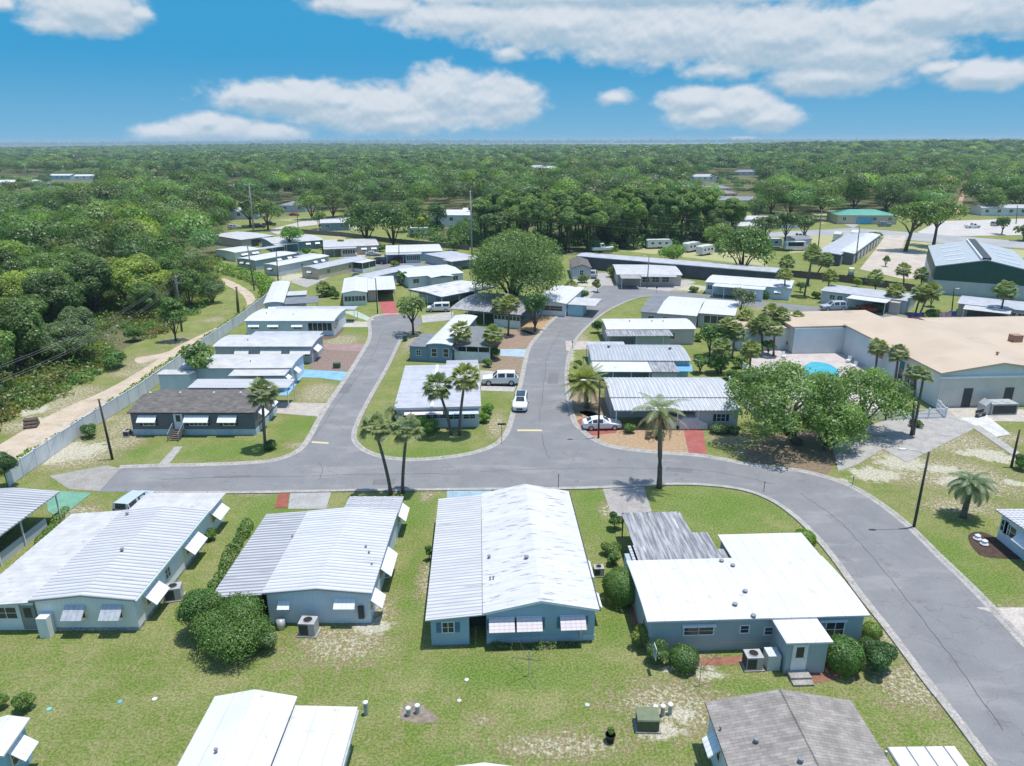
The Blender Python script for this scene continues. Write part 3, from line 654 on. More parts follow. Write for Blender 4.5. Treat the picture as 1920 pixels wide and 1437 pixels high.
mb = MB(); mb.obox(h.frame('f'), W_-.95, W_-.7, 0, .15, .9, 1.4); mb.obox(h.frame('f'), W_-1.3, W_-1.1, 0, .1, .4, 1.1); h.part('electric_meter', mb, ALU)
ac_unit((1122,1078), 'slim grey air conditioner between the blue clapboard home and the round bush', .8, R(2))
# sage home with coated white roof
h = House('sage green mobile home with brilliant white flat roof and a small white-roofed entry porch', (1213,1166), (1632,1154), (1545,1042)); h.roof(R_SNOW, 'bx', .22); h.walls(S_SAGE, None)
W_, D_ = h.W, h.D
a = h.loc((1345,1000), 2.75)[0]; b = h.loc((1480,998), 2.75)[0]; yb = h.loc((1480,998), 2.75)[1]
h.box(a+.25, b-.2+1.0, D_-.25, yb-.2, 0, 2.5, S_SAGE); h.shed(a, b+1.0, D_-.3, yb, lambda x, y: 2.73-.015*(y-D_), R_SNOW, 0, 'x', 'roof')
c0 = h.loc((1165,960), 2.4); c1 = h.loc((1262,957), 2.4)
h.shed(c0[0], c1[0]+.6, D_-.1, c0[1], lambda x, y: 2.45-.02*(y-D_), RO_RIB, .42, 'x'); h.shed(c1[0]+.62, c1[0]+1.9, D_-.1, D_+(c0[1]-D_)*.55, lambda x, y: 2.44-.02*(y-D_), RO_RIB, .42, 'x'); h.shed(c1[0]+1.92, a+.1, D_-.1, D_+1.7, lambda x, y: 2.43, RO_RIB, .42, 'x')
xl = h.loc((1165,1065), 2.4)
h.shed(c0[0]-.3, .6, D_-2.2, D_+2.4, lambda x, y: 2.52, RG_RIB, .42, 'x', 'porch_roof'); h.box(c0[0]+.1, .2, D_-2.0, D_+1.6, 0, 2.3, S_SAGE)
for x in (c0[0]+.15, (c0[0]+c1[0])/2, c1[0]+.4): h.post(x, c0[1]-.15, 2.35, DARK)
h.post(c0[0]+.15, D_+3.2, 2.35, DARK)
p0 = h.loc((1475,1207), 2.55); p1 = h.loc((1562,1203), 2.55)
h.shed(p0[0], p1[0], p0[1], .0, lambda x, y: 2.56, R_SNOW, 0, 'x', 'porch_roof', th=.14); h.box(p0[0]+.2, p1[0]-.2, p0[1]+.2, .25, 0, 2.38, S_SAGE)
h.door('f', (1498,1235), .85, 1.95, p0[1]+.2, z0=.3)
mb = MB(); mb.box(p0[0]+.35, p0[0]+1.7, p0[1]-.55, p0[1]+.18, 0, .3); mb.box(p0[0]+.35, p0[0]+1.7, p0[1]-1.0, p0[1]-.55, 0, .15); h.part('step', mb, CONC)
for px in (1296, 1324): h.win('f', (px,1183), .95, .6, 1.95, bars=0)
fr = h.frame('f'); uu = h.u(fr, (1310,1177))[0]; h.awning(fr, uu, 2.3, 2.2, .25, drop=.06)
h.win('f', (1396,1180), .55, .55, 1.95, bars=0); h.win('f', (1441,1187), .55, .55, 1.75, bars=0); h.win('f', (1565,1180), 1.2, 1.1, 2.0); h.awning(fr, h.u(fr, (1562,1168))[0], 1.9, 2.25, .2, drop=.05)
h.win('l', (1213,1098), .6, .9, 2.1); h.win('l', (1234,1152), .5, .8, 2.0)
for q in ((1353,1052),(1374,1062),(1397,1112),(1378,1135),(1413,1154)): h.vent(q, r=.17, h=.2)
mb = MB(); mb.obox(fr, uu+1.6, h.u(fr, (1452,1200))[0], 0, .02, .62, .68); mb.obox(fr, uu+1.6, h.u(fr, (1452,1200))[0], 0, .02, .82, .86); h.part('conduit', mb, ALU)
mb = MB(); mb.obox(h.frame('f', -.012+h.y0), .0, W_, -.3, .012, 2.5, 2.6); h.part('roof_trim', mb, ALU)
ac_unit((1410,1250), 'pale square air conditioner in front of the sage green home', 1.1, R(2))
mb = MB(); q = h.loc((1450,1258)); mb.box(q[0]-.42, q[0]+.42, q[1], q[1]+.9, 0, 1.15); h.part('storage_box', mb, mat('storage_plastic', (.55,.58,.58), (.5,.53,.53), 2, .5))
# brown shingle home, bottom right
h = House('home with grey-brown shingle gable roof at the bottom edge beside the white ribbed carport', (1366,1440), (1672,1436), (1607,1313), z=2.9); h.D += 0
h.o = h.o-h.uy*0; 
h.D = h.D+9; h.o = h.o-h.uy*9; h.root.location = h.o; h.y1 = h.D-h.oh
h.roof(SHG_B, 'gy', .85); h.walls(S_PALE, None)
q = h.loc((1662,1401), 2.35); q2 = h.loc((1790,1400), 2.35); h.shed(max(q[0], h.W+.05), q2[0], -2, q[1], lambda x, y: 2.35, roofmat('white_wide_rib', (.66,.66,.66), (.6,.6,.6), wave=('X', 1.0, (.17,.19,.20), .10)), 0, 'y'); h.post(q2[0]-.2, q[1]-.2, 2.27); h.post(h.W+.6, q[1]-.2, 2.27)
h.vent((1418,1388)); h.vent((1352,1357), r=.07); h.vent((1500,1435))
mb = MB(); mb.box(h.W/2-.045, h.W/2+.045, 0, h.D, 2.9+.83, 2.9+.865); h.part('ridge_cap', mb, SHG_D)
h.win('l', (1330,1420), .9, 1.0, 2.1, aw=.7, awd=1.3)
# white-coated home, bottom
h = House('home at the bottom edge with bright white low gable roof beside a flat white carport', (330,1440), (505,1440), (545,1306), z=2.8)
h.D += 9; h.o = h.o-h.uy*9; h.root.location = h.o; h.y1 = h.D-h.oh
h.roof(R_SNOW, 'gy', .5); h.walls(S_PALE, None); x1_ = h.loc((668,1312), 2.6)[0]
h.shed(h.W+.06, x1_+.2, -.1, h.D-.6, lambda x, y: 2.72-.03*(x-h.W), R_SNOW, 0, 'x'); h.box(h.W+.2, x1_-.3, 1, h.D-1.2, 0, 2.3, S_PALE); h.vent((406,1414), r=.1)
mb = MB(); mb.box(x1_+.2, x1_+.3, -.1, h.D-.7, 2.3, 2.5); h.part('gutter', mb, ALU)
h = House('home showing only a sliver of white roof at the bottom edge', (790,1476), (1022,1476), (1000,1456), z=2.8); h.D = 12; h.o = h.o-h.uy*11; h.root.location = h.o; h.y1 = h.D-.25; h.roof(R_SNOW, 'gy', .5); h.walls(S_PALE)
# far left neighbour with green drive
h = House('home at the outer edge with ribbed roof and open carport by the green drive', (-150,1108), (-30,1060), (110,922)); h.W = 8.5; h.x1 = h.W-.25
h = h
c = P((113,923), 2.6); h.o = Vector((c.x, c.y, 0)); h.rz = R(-2); h.ux = Vector((math.cos(h.rz), math.sin(h.rz), 0)); h.uy = Vector((-h.ux.y, h.ux.x, 0))
h.D = 17.5; h.o = h.o-h.ux*8.5-h.uy*17.5; h.root.location = h.o; h.root.rotation_euler = (0,0,h.rz); h.x0, h.x1, h.y0, h.y1 = .25, 4.6, .25, h.D-.25
h.W = 8.5; h.roof(RG_RIB, 'gy', .3, .42); h.walls(S_PALE)
h.box(4.6, 8.1, .5, 5.5, 0, 2.4, S_PALE); h.box(8.0, 8.1, 6.4, 15.5, 0, 1.0, S_LGREY, 'low_wall')
for q in (6.3, 9.5, 12.5, 17.2): h.post(8.2, q, 2.55)
h = House('light blue home with white roof peeking in at the lower edge', (-80,1425), (6,1418), (4,1350), z=2.6); h.roof(R_SNOW, 'gy', .3); h.walls(siding('sky_blue', (.30,.50,.62), .3, .9, 'X')); h.win('r', h.D*.5, 1, 1, 2.0, aw=.8)
# right-edge home
h = House('pale home with white ribbed roof by the oval mulch bed at the edge', (1866,955), (2010,955), (2010,910), z=2.7); h.D = 5; h.uy = h.uy
h.o = P((1866,955), 2.7)*1; h.o.z = 0; h.rz = R(0); h.ux = Vector((1,0,0)); h.uy = Vector((0,1,0)); h.W, h.D = 9, 13
h.o = h.o-h.uy*13; h.root.location = h.o; h.root.rotation_euler = (0,0,0); h.x0, h.x1, h.y0, h.y1 = .5, 8.7, .3, 12.7
h.roof(RW_RIB, 'gx', .35, .42); h.walls(S_PALE)
h.win('l', (1893,1000), 1.4, 1.0, 2.0); h.win('l', (1912,1035), 1.2, 1.0, 2.0, aw=.8); h.win('l', (1884,985), .8, 1.0, 2.0)

# ---- left row, along the white fence
h = House('charcoal mobile home with shingle roof, white awnings and wooden entry steps', (237,774), (478,774), (500,734), z=2.95, depth=8.2); h.roof(SHG_D, 'gx', .8); h.walls(S_DGREY, SK_LB, .75)
for px, w2 in ((274,1.3), (367,2.0), (425,1.3)): h.win('f', (px,786), w2, 1.1, 2.35, aw=.75, awd=w2+.9, shut=SH_BLK, bars=1 if w2 < 1.5 else 3)
h.door('f', (335,790), .9, 1.95, z0=.75); h.win('r', 2.2, 1.4, 1.1, 2.4, aw=.8); h.win('r', 5.6, 1.4, 1.1, 2.4, aw=.8)
uu = h.u(h.frame('f'), (335,790))[0]; mb = MB()
for k in range(5): mb.box(uu-.55, uu+.55, h.y0-.6-k*.3, h.y0-.3-k*.3, .6-k*.14, .66-k*.14); mb.box(uu-.55, uu+.55, h.y0-.32-k*.3, h.y0-.3-k*.3, .46-k*.14, .6-k*.14)
mb.box(uu-.6, uu+.6, h.y0-.32, h.y0-.02, .60, .68); h.part('step', mb, WOOD)
for sg in (-1, 1):
    mb = MB(); x = uu+sg*.62
    mb.tube([(x, h.y0-.05, 1.65), (x, h.y0-.5, 1.6), (x, h.y0-1.95, .9)], .05, 4); mb.box(x-.04, x+.04, h.y0-1.98, h.y0-1.9, 0, .95); mb.box(x-.04, x+.04, h.y0-.55, h.y0-.47, 0, 1.62)
    for k in range(6): mb.box(x-.02, x+.02, h.y0-.75-k*.2, h.y0-.71-k*.2, .45-k*.07, 1.5-k*.1)
    h.part('handrail', mb, mat('grey_railing', (.33,.31,.29), (.25,.23,.21), 3, .8))
for px in (283, 339, 402, 452): h.vent((px,743), r=.13, h=.3, m_=WHITE)
h.shed(h.W*.2, h.W+1.0, h.D+1.0, h.D+4.2, lambda x, y: 2.75+.05*(y-h.D), RW_RIB, .35, 'x', 'carport_roof'); h.post(h.W+.8, h.D+1.2, 2.7); h.post(h.W*.55, h.D+1.2, 2.7); h.post(h.W+.8, h.D+4.0, 2.8)
h.box(h.W*.2, h.W*.55, h.D+1.1, h.D+4.0, 0, 2.55, S_LGREY)
ac_unit((240,818), 'small dark air conditioner at the corner of the charcoal home', .8, R(90), True)
h = House('blue-grey home with mottled white double roof and blue-painted driveway', (335,691), (547,690), (569,664), z=2.8); h.roof(R_OLDW, 'bx', .3); h.walls(S_PALE)
q = h.loc((427,706), 2.4); q2 = h.loc((534,705), 2.4); h.shed(q[0], q2[0], q[1], -.02, lambda x, y: 2.58+.04*y, R_OLDW, 0, 'x'); h.box(q2[0]-3, q2[0]-.2, q[1]+.2, .25, 0, 2.3, S_BLUE); h.post(q[0]+.2, q[1]+.15, 2.35); h.box(q[0]+3, q2[0]-3, -.6, -.5, 0, 2.3, S_SLATE)
h.shed(-2.2, 2.6, -2.2, .0, lambda x, y: 2.62, R_OLDW, 0, 'x', 'porch_roof'); h.box(-2, 2.4, -2, .2, 0, 2.45, S_PALE); h.win('r', 2.0, 1.2, 1, 2.1, aw=.8); h.win('r', -1.2, 1.0, .9, 2.0, pos=q2[0]-.2, aw=.6); h.vent((470,680), r=.08)
h = House('grey home with mottled white roof and three long cream awnings', (398,650), (585,650), (598,628), z=2.8); h.roof(R_OLDW, 'bx', .3); h.walls(S_GREY)
for px, w2 in ((452,1.8), (507,2.9), (562,2.8)): h.win('f', (px,656), w2, .9, 2.1, aw=.7, awd=w2+.4, bars=2, am=mat('cream_awning', (.68,.66,.60), (.62,.6,.54), 2, .5))
h.win('r', 2.4, 2.4, 1, 2.1, aw=.8); h.vent((465,640), r=.09)
h.shed(h.W*.2, h.W-1, h.D+.02, h.D+3.3, lambda x, y: 2.55, R_LGREY, 0, 'x'); h.post(h.W-1.2, h.D+3.1, 2.45); h.post(h.W*.6, h.D+3.1, 2.45); h.box(h.W*.2+.2, h.W*.5, h.D, h.D+3.0, 0, 2.4, S_GREY)
h = House('blue-grey home with clean white roof and a windowed aqua sun porch at its street end', (457,602), (626,602), (649,579), z=2.8); h.roof(R_SNOW, 'bx', .3); h.walls(S_PALE)
for px in (475, 511, 556): h.win('f', (px,609), 1.4, .8, 2.1, aw=.6, awd=2.0)
fr = h.frame('f'); h.screen('f', h.W-4.8, h.W-.5, .95, 2.35, 5); h.screen('r', .6, 3.6, .95, 2.35, 3); h.vent((550,592), r=.09); h.vent((500,590), r=.09)
h.shed(h.W*.12, h.W+1.5, h.D+.02, h.D+3.0, lambda x, y: 2.6, R_LGREY, 0, 'x'); h.post(h.W+1.3, h.D+2.8, 2.5); h.post(h.W+1.3, h.D+.2, 2.5)
h = House('narrow home with long white roof at the fence corner and dark grey carport roof', (493,570), (532,568), (571,527), z=2.8); h.roof(R_SNOW, 'by', .3); h.walls(S_LGREY)
h.win('f', h.W*.5, 1.8, .9, 2.1, aw=.7); 
h.shed(h.W+.02, h.W+6.5, 0, 6.5, lambda x, y: 2.5, R_DGREY, 0, 'y'); h.shed(h.W+.02, h.W+4, 8.5, 13, lambda x, y: 2.5, R_OLDW, 0, 'y', 'porch_roof'); h.box(h.W, h.W+3.8, 8.7, 12.8, 0, 2.4, S_LGREY)
for q in ((h.W+6.2,.3), (h.W+3.2,.3), (h.W+6.2,6.2)): h.post(q[0], q[1], 2.42)
h.box(h.W, h.W+3.0, .5, .6, 0, 2.4, S_LGREY)
h = House('white-roofed home with green porch windows and a red-painted driveway', (640,550), (689,548), (684,521), z=2.8); h.roof(R_SNOW, 'gy', .45); h.walls(S_WHITE)
h.screen('f', .5, h.W-.5, .95, 2.0, 6); x2 = h.loc((742,543), 2.6)[0]; ya = h.loc((742,543), 2.6)[1]
h.shed(h.W+.03, x2, ya, h.D+2, lambda x, y: 2.66, R_SNOW, 0, 'y'); h.box(h.W, h.W+1.9, ya+1.2, ya+1.3, 0, 2.4, S_PINK); h.box(h.W+2, x2-.3, ya+9, ya+9.1, 0, 2.5, SHADE_INT)  # back wall coloured dark to paint the carport's shade
for x in (h.W+2.0, x2-.2): h.post(x, ya+.2, 2.55)
h.post(x2-.2, ya+6, 2.55)
# ---- middle block further back
def simple(label, A, B, C, rm, wm, kind='bx', rise=.28, z=2.7, wins=(), rw=0, lw=0, **kw):
    h = House(label, A, B, C, z=z, **kw); h.roof(rm, kind, rise); h.walls(wm)
    for fpos, w2, aw in wins: h.win('f', h.W*fpos, w2, .95, 2.05, aw=aw)
    for k in range(rw): h.win('r', h.D*(k+1)/(rw+1), 1.1, .95, 2.05, aw=.7)
    for k in range(lw): h.win('l', -h.D*(k+1)/(lw+1), 1.1, .95, 2.05, aw=.7)
    return h
h = simple('tan clapboard home with blue-grey roof and a screened white porch', (597,505), (690,485), (579,498), R_LGREY, S_TAN, 'gx', .4, wins=((.2,1.1,0),(.62,.9,0)), lw=1)
h.shed(h.W*.68, h.W*.98, -3.2, -.02, lambda x, y: 2.6, R_SNOW, 0, 'x', 'porch_roof'); h.box(h.W*.68+.2, h.W*.98-.2, -3, .2, 0, .9, WHITE); h.box(h.W*.68+.25, h.W*.98-.25, -2.95, .2, .9, 2.5, GLASS, 'porch_screen')
for x in (.69, .83, .97): h.post(h.W*x, -3, 2.5)
h = simple('light grey narrow home with white roof behind the tan clapboard home', (521,499), (618,480), (501,494), R_SNOW, S_LGREY, 'bx', .25, wins=((.45,.6,0),(.7,1,.7),(.85,1,.7)), lw=1); h.shed(h.W*.72, h.W*1.1, h.D, h.D+3, lambda x, y: 2.6, R_OLDW, 0, 'x')
h = simple('white home with pale green end wall behind the hedge curve', (478,489), (557,475), (447,484), R_SNOW, S_SAGE, 'bx', .25, wins=((.55,1.2,.7),(.8,1.2,.7)), lw=2)
h = simple('small white-roofed home with two wide awnings by the woods edge', (440,474), (490,467), (436,464), R_SNOW, S_WHITE, 'bx', .25, wins=((.35,2,.7),(.75,2,.7))); h.shed(h.W, h.W+9, .5, 4, lambda x, y: 2.5, R_LGREY, 0, 'x'); h.post(h.W+8.8, .7, 2.4); h.post(h.W+4.5, .7, 2.4)
h = simple('pale yellow home with wide low roof beneath the tall concrete pole', (452,450), (515,442), (438,435), R_OLDW, S_BEIGE, 'gx', .3, wins=((.55,1.2,0),(.8,1.2,0))); h.box(h.W*.3, h.W*.5, .1, .24, 0, 2.2, DARK, 'garage_door')
h = simple('slate blue home with white awnings behind the small bright green tree', (510,457), (608,450), (522,444), R_OLDW, S_SLATE, 'bx', .25, wins=((.68,1.2,.7),(.86,1.2,.7))); h.shed(.2, h.W*.45, -3.2, -.02, lambda x, y: 2.55, R_OLDW, 0, 'x')
for x in (.3, h.W*.22, h.W*.44): h.post(x, -3, 2.45)
h = simple('beige home with flat carport and twin white awnings in the back row', (606,464), (711,460), (620,450), R_OLDW, S_BEIGE, 'bx', .25, wins=((.72,1.3,.7),(.9,1.3,.7))); h.shed(.0, h.W*.58, -3.4, -.02, lambda x, y: 2.55, R_LGREY, 0, 'x'); h.box(h.W*.3, h.W*.56, -3.2, .2, 0, 2.4, S_BEIGE); h.post(.3, -3.2, 2.45); h.post(h.W*.18, -3.2, 2.45)
h.screen('f', h.W*.33, h.W*.55, .9, 2.1, 5, pos=-3.2)
h = simple('aqua home with sun porch and a red car under its carport', (723,474), (830,471), (738,460), R_SNOW, S_AQUA, 'bx', .25, wins=((.78,1.2,.7),(.92,1.2,.7))); h.shed(.0, h.W*.62, -3.6, -.02, lambda x, y: 2.55, R_LGREY, 0, 'x'); h.box(h.W*.34, h.W*.6, -3.3, .2, 0, 2.4, S_AQUA)
h.screen('f', h.W*.35, h.W*.59, .8, 2.2, 7, pos=-3.3); h.post(.3, -3.4, 2.45); h.post(h.W*.3, -3.4, 2.45); AQ = h
h = simple('home with flat grey carport roof partly behind the great oak', (838,486), (890,480), (852,470), R_LGREY, S_GREY, 'flat', 0, z=2.6); h.shed(-1.5, h.W, -4.5, -.05, lambda x, y: 2.6, R_OLDW, 0, 'x')
for x in (-1.2, h.W*.5): h.post(x, -4.3, 2.5)
h = simple('long grey-roofed home with junk piled under its brown porch', (690,522), (782,501), (679,514), R_LGREY, S_LGREY, 'bx', .25, wins=((.62,1.1,.8),(.75,1.1,.8)))
h.shed(h.W*.78, h.W*1.05, -3.4, -.02, lambda x, y: 2.5, roofmat('tan_porch', (.55,.48,.42), (.48,.42,.36)), 0, 'x', 'porch_roof'); h.post(h.W*.79, -3.2, 2.4); h.post(h.W*1.04, -3.2, 2.4)
h = simple('home with broad white roof and projecting white gable near the great oak', (764,520), (870,512), (782,500), R_SNOW, S_PALE, 'gx', .4, wins=((.15,1.4,0),(.85,1.2,0)))
mb = corr_sheet(h.W*.35, h.W*.75, -3.0, .6, lambda x, y: 2.7+.3*max(0, 1-abs(x-h.W*.55)/(h.W*.2)), 'y', 0, 0, (h.W*.55,), .1); h.part('porch_roof', mb, R_SNOW); h.box(h.W*.35+.2, h.W*.75-.2, -2.8, .2, 0, 2.55, S_LGREY)
h = House('open carport home with dirty white roof edged in navy blue', (828,557), (927,538), (776,541), z=2.75); h.roof(roofmat('dirty_white_roof', (.66,.65,.63), (.5,.48,.46), c3=(.25,.24,.23), lo3=.52, hi3=.68, s3=.35), 'gx', .25)
h.y0 = h.D*.45; h.x0 = 2.5; h.walls(S_LGREY); mb = MB(); mb.box(0, h.W, -.06, -.01, 2.45, 2.72); mb.box(-.06, -.01, 0, h.D, 2.45, 2.72); h.part('fascia', mb, S_NAVY)
for x, y in ((.2,.2), (h.W*.33,.2), (h.W*.66,.2), (.2,h.D*.45), (.2,h.D-.3)): h.post(x, y, 2.5)
h = House('dark open carport with arched grey ribbed roof on white posts', (843,579), (977,591), (936,551), z=2.75); h.roof(RO_RIB, 'bx', .8, .5); h.y0 = h.D*.5; h.kind = 'bx'; h.box(.5, h.W*.98, h.D*.55, h.D-.4, 0, 2.6, S_GREY)
for x in (.3, h.W*.25, h.W*.48): h.post(x, .25, 2.65)
h.box(h.W*.62, h.W-.3, .3, .42, 0, 1.5, WHITE, 'half_wall'); h.screen('f', h.W*.62, h.W-.3, 1.5, 2.3, 7, pos=.3)
# island
h = House('white flat-roofed home on the grass island with pink and blue window awnings', (738,766), (902,762), (905,684), z=2.75)
ISL = h; h.roof(roofmat('grey_white_membrane', (.47,.475,.51), (.40,.41,.44), c3=(.27,.265,.27), lo3=.63, hi3=.78, s3=.5, wave=('Y', 5.2, (.24,.24,.25), .02)), 'flat', .1); h.walls(S_LGREY)
mb = MB(); mb.box(h.W*.42, h.W*.45, 0, h.D, 2.76, 2.9); h.part('roof_seam', mb, WHITE); mb = MB(); mb.box(0, h.W, -.05, -.005, 2.5, 2.78); h.part('fascia', mb, PINKAW)
fr = h.frame('f'); 
for q in (.12, .2, .28, .36, .44, .52): h.win('f', h.W*q+.3, 1.0, .5, 1.75, bars=0)
h.awning(fr, h.W*.34, h.W*.44, 2.35, .8, PINKAW, .3)
for px in (850, 880): h.win('f', (px,780), 1.4, .6, 1.7, bars=1)
h.awning(fr, h.W*.8, h.W*.34, 2.3, .8, mat('pale_blue_awning', (.52,.60,.70), (.46,.54,.64), 2, .5), .3)
h.shed(h.W*.55, h.W-.1, h.D+.02, h.D+2.8, lambda x, y: 2.62, RG_RIB, .4, 'x', 'patio_roof'); h.post(h.W-.3, h.D+2.6, 2.5); h.post(h.W*.8, h.D+2.6, 2.5)
h.win('r', 2.5, 1.2, 1, 2.0); h.box(h.W-.25, h.W-.2, h.D*.5, h.D*.9, 0, 2.3, SHADE_INT, 'painted_shade_panel')  # dark slab on the side wall, painted as the shaded carport mouth
h = House('slate blue home with narrow white roof and two white-framed end windows', (798,646), (847,648), (836,591), z=2.9); h.roof(R_SNOW, 'by', .25); h.walls(S_SLATE); h.win('f', h.W*.3, .8, 1.3, 2.2, bars=0); h.win('f', h.W*.75, .8, 1.3, 2.2, bars=0); h.win('r', 1.5, .9, 1.1, 2.1, aw=1.0)
h.shed(-2.9, -.02, 0, 8, lambda x, y: 2.5, R_DGREY, 0, 'y', 'shed_roof'); h.box(-2.7, .2, .3, 7.8, 0, 2.4, S_SLATE); h.win('f', -1.3, .7, .8, 1.8, pos=.3)
xr = h.loc((915,642), 2.5)[0]; h.shed(h.W+.02, xr+1.0, 1.0, 13.5, lambda x, y: 2.55, R_DGREY, 0, 'y'); h.box(h.W, xr+.8, 1.3, 1.45, 0, 1.6, WHITE, 'half_wall')
for x in (h.W+2, xr-1, xr+.8): h.post(x, 1.25, 2.48)
h = simple('white cottage with bright window wall behind the round dark tree', (1000,566), (1062,570), (1015,535), R_SNOW, S_WHITE, 'gy', .4, wins=((.5,5,0),)); h.shed(h.W, h.W+5.5, 1, 8, lambda x, y: 2.4, R_OLDW, 0, 'x', 'porch_roof'); h.box(h.W, h.W+3, 1.2, 5, 0, 2.3, S_AQUA)
h = House('small slate grey gabled home in front of the long dark storage building', (1072,503), (1110,503), (1105,487), z=2.8); h.roof(SHG_D, 'gy', .9); h.walls(S_GREY, WHITE, .5); h.win('f', h.W*.5, .9, 1.2, 2.2); h.win('l', -h.D*.5, .9, 1.2, 2.2); h.win('r', h.D*.4, .9, 1.2, 2.2)
# ---- right row
h = House('long pinkish-grey home with white ribbed roofs and open carport holding a covered car', (1143,745), (1381,745), (1355,708), z=2.8); h.roof(roofmat('white_seam_roof', (.56,.57,.58), (.46,.47,.48), (2.2,.25,1), (.30,.30,.31), .6, .74, s3=.9, wave=('X', .5, (.32,.325,.33), .22)), 'bx', .35, .5, .05); h.walls(S_PINK)
q = h.loc((1152,771), 2.45); q2 = h.loc((1391,770), 2.45); h.shed(q[0], q2[0], q[1], -.02, lambda x, y: 2.66+.06*y*.6, roofmat('white_seam_roof', (1,1,1), (1,1,1)), .5, 'x', 'carport_roof', .1, .05)
h.box(q2[0]-5.4, q2[0]-.3, q[1]+.4, .25, 0, 2.35, S_PINK); h.win('f', (1352,783), 1.0, .9, 1.9, pos=q[1]+.4, shut=SH_BLK)
for px in ((1158,800), (1275,800), (1314,800)): x = h.loc(px, 1)[0]; h.post(x, q[1]+.2, 2.45)
h.win('f', h.W*.25, 1.5, 1, 2.0); h.win('f', h.W*.5, 1.5, 1, 2.0); CP = h
h = House('pale blue home with grey ribbed roof and one bright blue awning', (1108,676), (1296,677), (1282,647), z=2.8); h.roof(roofmat('grey_seam_roof', (.46,.48,.50), (.38,.40,.42), (2.2,.25,1), (.26,.27,.29), .6, .74, s3=.9, wave=('X', .5, (.28,.29,.3), .22)), 'bx', .35, .5, .05); h.walls(S_AQUA)
q = h.loc((1113,697), 2.45); q2 = h.loc((1272,695), 2.45); xm = h.loc((1222,696), 2.45)[0]
h.shed(q[0], xm, q[1], -.02, lambda x, y: 2.62+.04*y, R_SNOW, 0, 'x'); h.shed(xm+.02, q2[0], q[1], -.02, lambda x, y: 2.63+.04*y, RO_RIB, .5, 'x', 'shed_roof'); h.box(xm, q2[0]-.2, q[1]+.3, .25, 0, 2.3, S_LGREY)
for k in range(4): h.post(q[0]+.2+(xm-q[0])*k/3.2, q[1]+.2, 2.4)
h.win('f', (1281,686), 1.5, 1, 2.0, aw=.9, awd=2.6, am=BLUEAW); h.shed(0, h.W*.42, h.D+.02, h.D+2.8, lambda x, y: 2.5, R_LGREY, 0, 'x', 'porch_roof'); h.post(.2, h.D+2.6, 2.4); h.post(h.W*.4, h.D+2.6, 2.4)
for q in ((1141,653), (1256,657)): h.vent(q, r=.25, h=.3, m_=DARK)
h = House('grey home with clean white roof above a corrugated grey carport', (1137,618), (1306,617), (1298,597), z=2.8); h.roof(R_SNOW, 'bx', .3); h.walls(S_PINK)
q = h.loc((1139,631), 2.45); q2 = h.loc((1264,631), 2.45); h.shed(q[0], q2[0], q[1], -.02, lambda x, y: 2.66+.06*y, RO_RIB, .6, 'x'); h.box(q2[0]-6, q2[0]-.3, q[1]+1.0, .25, 0, 2.35, S_LGREY); h.win('f', h.W-4, .9, 1, 2.0)
for k in range(3): h.post(q[0]+.3+k*4.5, q[1]+.2, 2.4)
for px in (1180, 1222, 1243): h.vent((px,605), r=.11)
h = House('grey home at the street corner with white gable roof and dark shingle end', (1200,585), (1307,593), (1262,556), z=2.7); h.roof(R_SNOW, 'gx', .5); h.walls(S_PINK)
mb = corr_sheet(-.05, h.W*.3, -.05, h.D+.05, lambda x, y: h.zf(x, y)+.03, 'x', 0, 0, (h.D/2,), .1); h.part('shingle_roof', mb, R_DGREY)
h.win('f', h.W*.2, 1, .8, 2.0); h.win('f', h.W*.45, .8, .8, 2.0); xr = h.W
h.shed(h.W+.02, h.W+6.5, 2.5, h.D-.5, lambda x, y: 2.72, R_SNOW, 0, 'y', 'porch_roof'); h.box(h.W, h.W+6.2, 2.8, h.D-.8, 0, 2.6, S_GREY); h.screen('f', h.W+1, h.W+5.8, .9, 2.3, 4, pos=2.8)
# ---- row along the cross street
h = House('weathered brown and white home with sagging carport facing the street junction', (1156,515), (1280,516), (1143,496), z=2.7); h.roof(R_OLDW, 'bx', .3); h.walls(S_BEIGE); h.shed(h.W*.05, h.W*.35, -4.5, -.02, lambda x, y: 2.6, roofmat('brown_carport', (.42,.38,.36), (.3,.27,.26)), 0, 'x'); h.shed(h.W*.36, h.W*.9, -1.8, -.02, lambda x, y: 2.6, R_OLDW, 0, 'x', 'porch_roof')
for x in (.06, .34): h.post(h.W*x, -4.3, 2.5)
for f_ in (.45, .6, .75): h.win('f', h.W*f_, 1.6, 1.2, 2.1)
h = House('long pale blue home with white stepped roof beside the grey mossy tree', (1322,529), (1484,541), (1316,514), z=2.7); h.roof(R_SNOW, 'bx', .3); h.walls(S_PALE); h.shed(h.W*.12, h.W*.72, -3.6, -.02, lambda x, y: 2.6, R_SNOW, 0, 'x'); h.box(h.W*.4, h.W*.7, -3.3, .2, 0, 2.45, S_PALE); h.win('f', h.W*.55, 2.5, 1, 2.0, pos=-3.3, aw=.8)
for x in (.13, .26): h.post(h.W*x, -3.4, 2.5)
h.win('f', h.W*.06, 1, .9, 2.0); h.win('f', h.W*.85, 1, .9, 2.0, aw=.7); h.win('r', h.D*.5, 1, .9, 2)
h = House('long grey home with white carport canopy behind a grey parked wagon', (1538,545), (1703,565), (1536,531), z=2.7); h.roof(R_LGREY, 'bx', .3); h.walls(S_LGREY); q = h.loc((1594,556), 2.45); h.shed(q[0], q[0]+7.5, -4.0, -.02, lambda x, y: 2.6, R_SNOW, 0, 'x'); h.box(q[0]+7.6, h.W*.93, -1.5, .2, 0, 2.4, S_BEIGE)
for x in (.2, 7.3): h.post(q[0]+x, -3.8, 2.5)
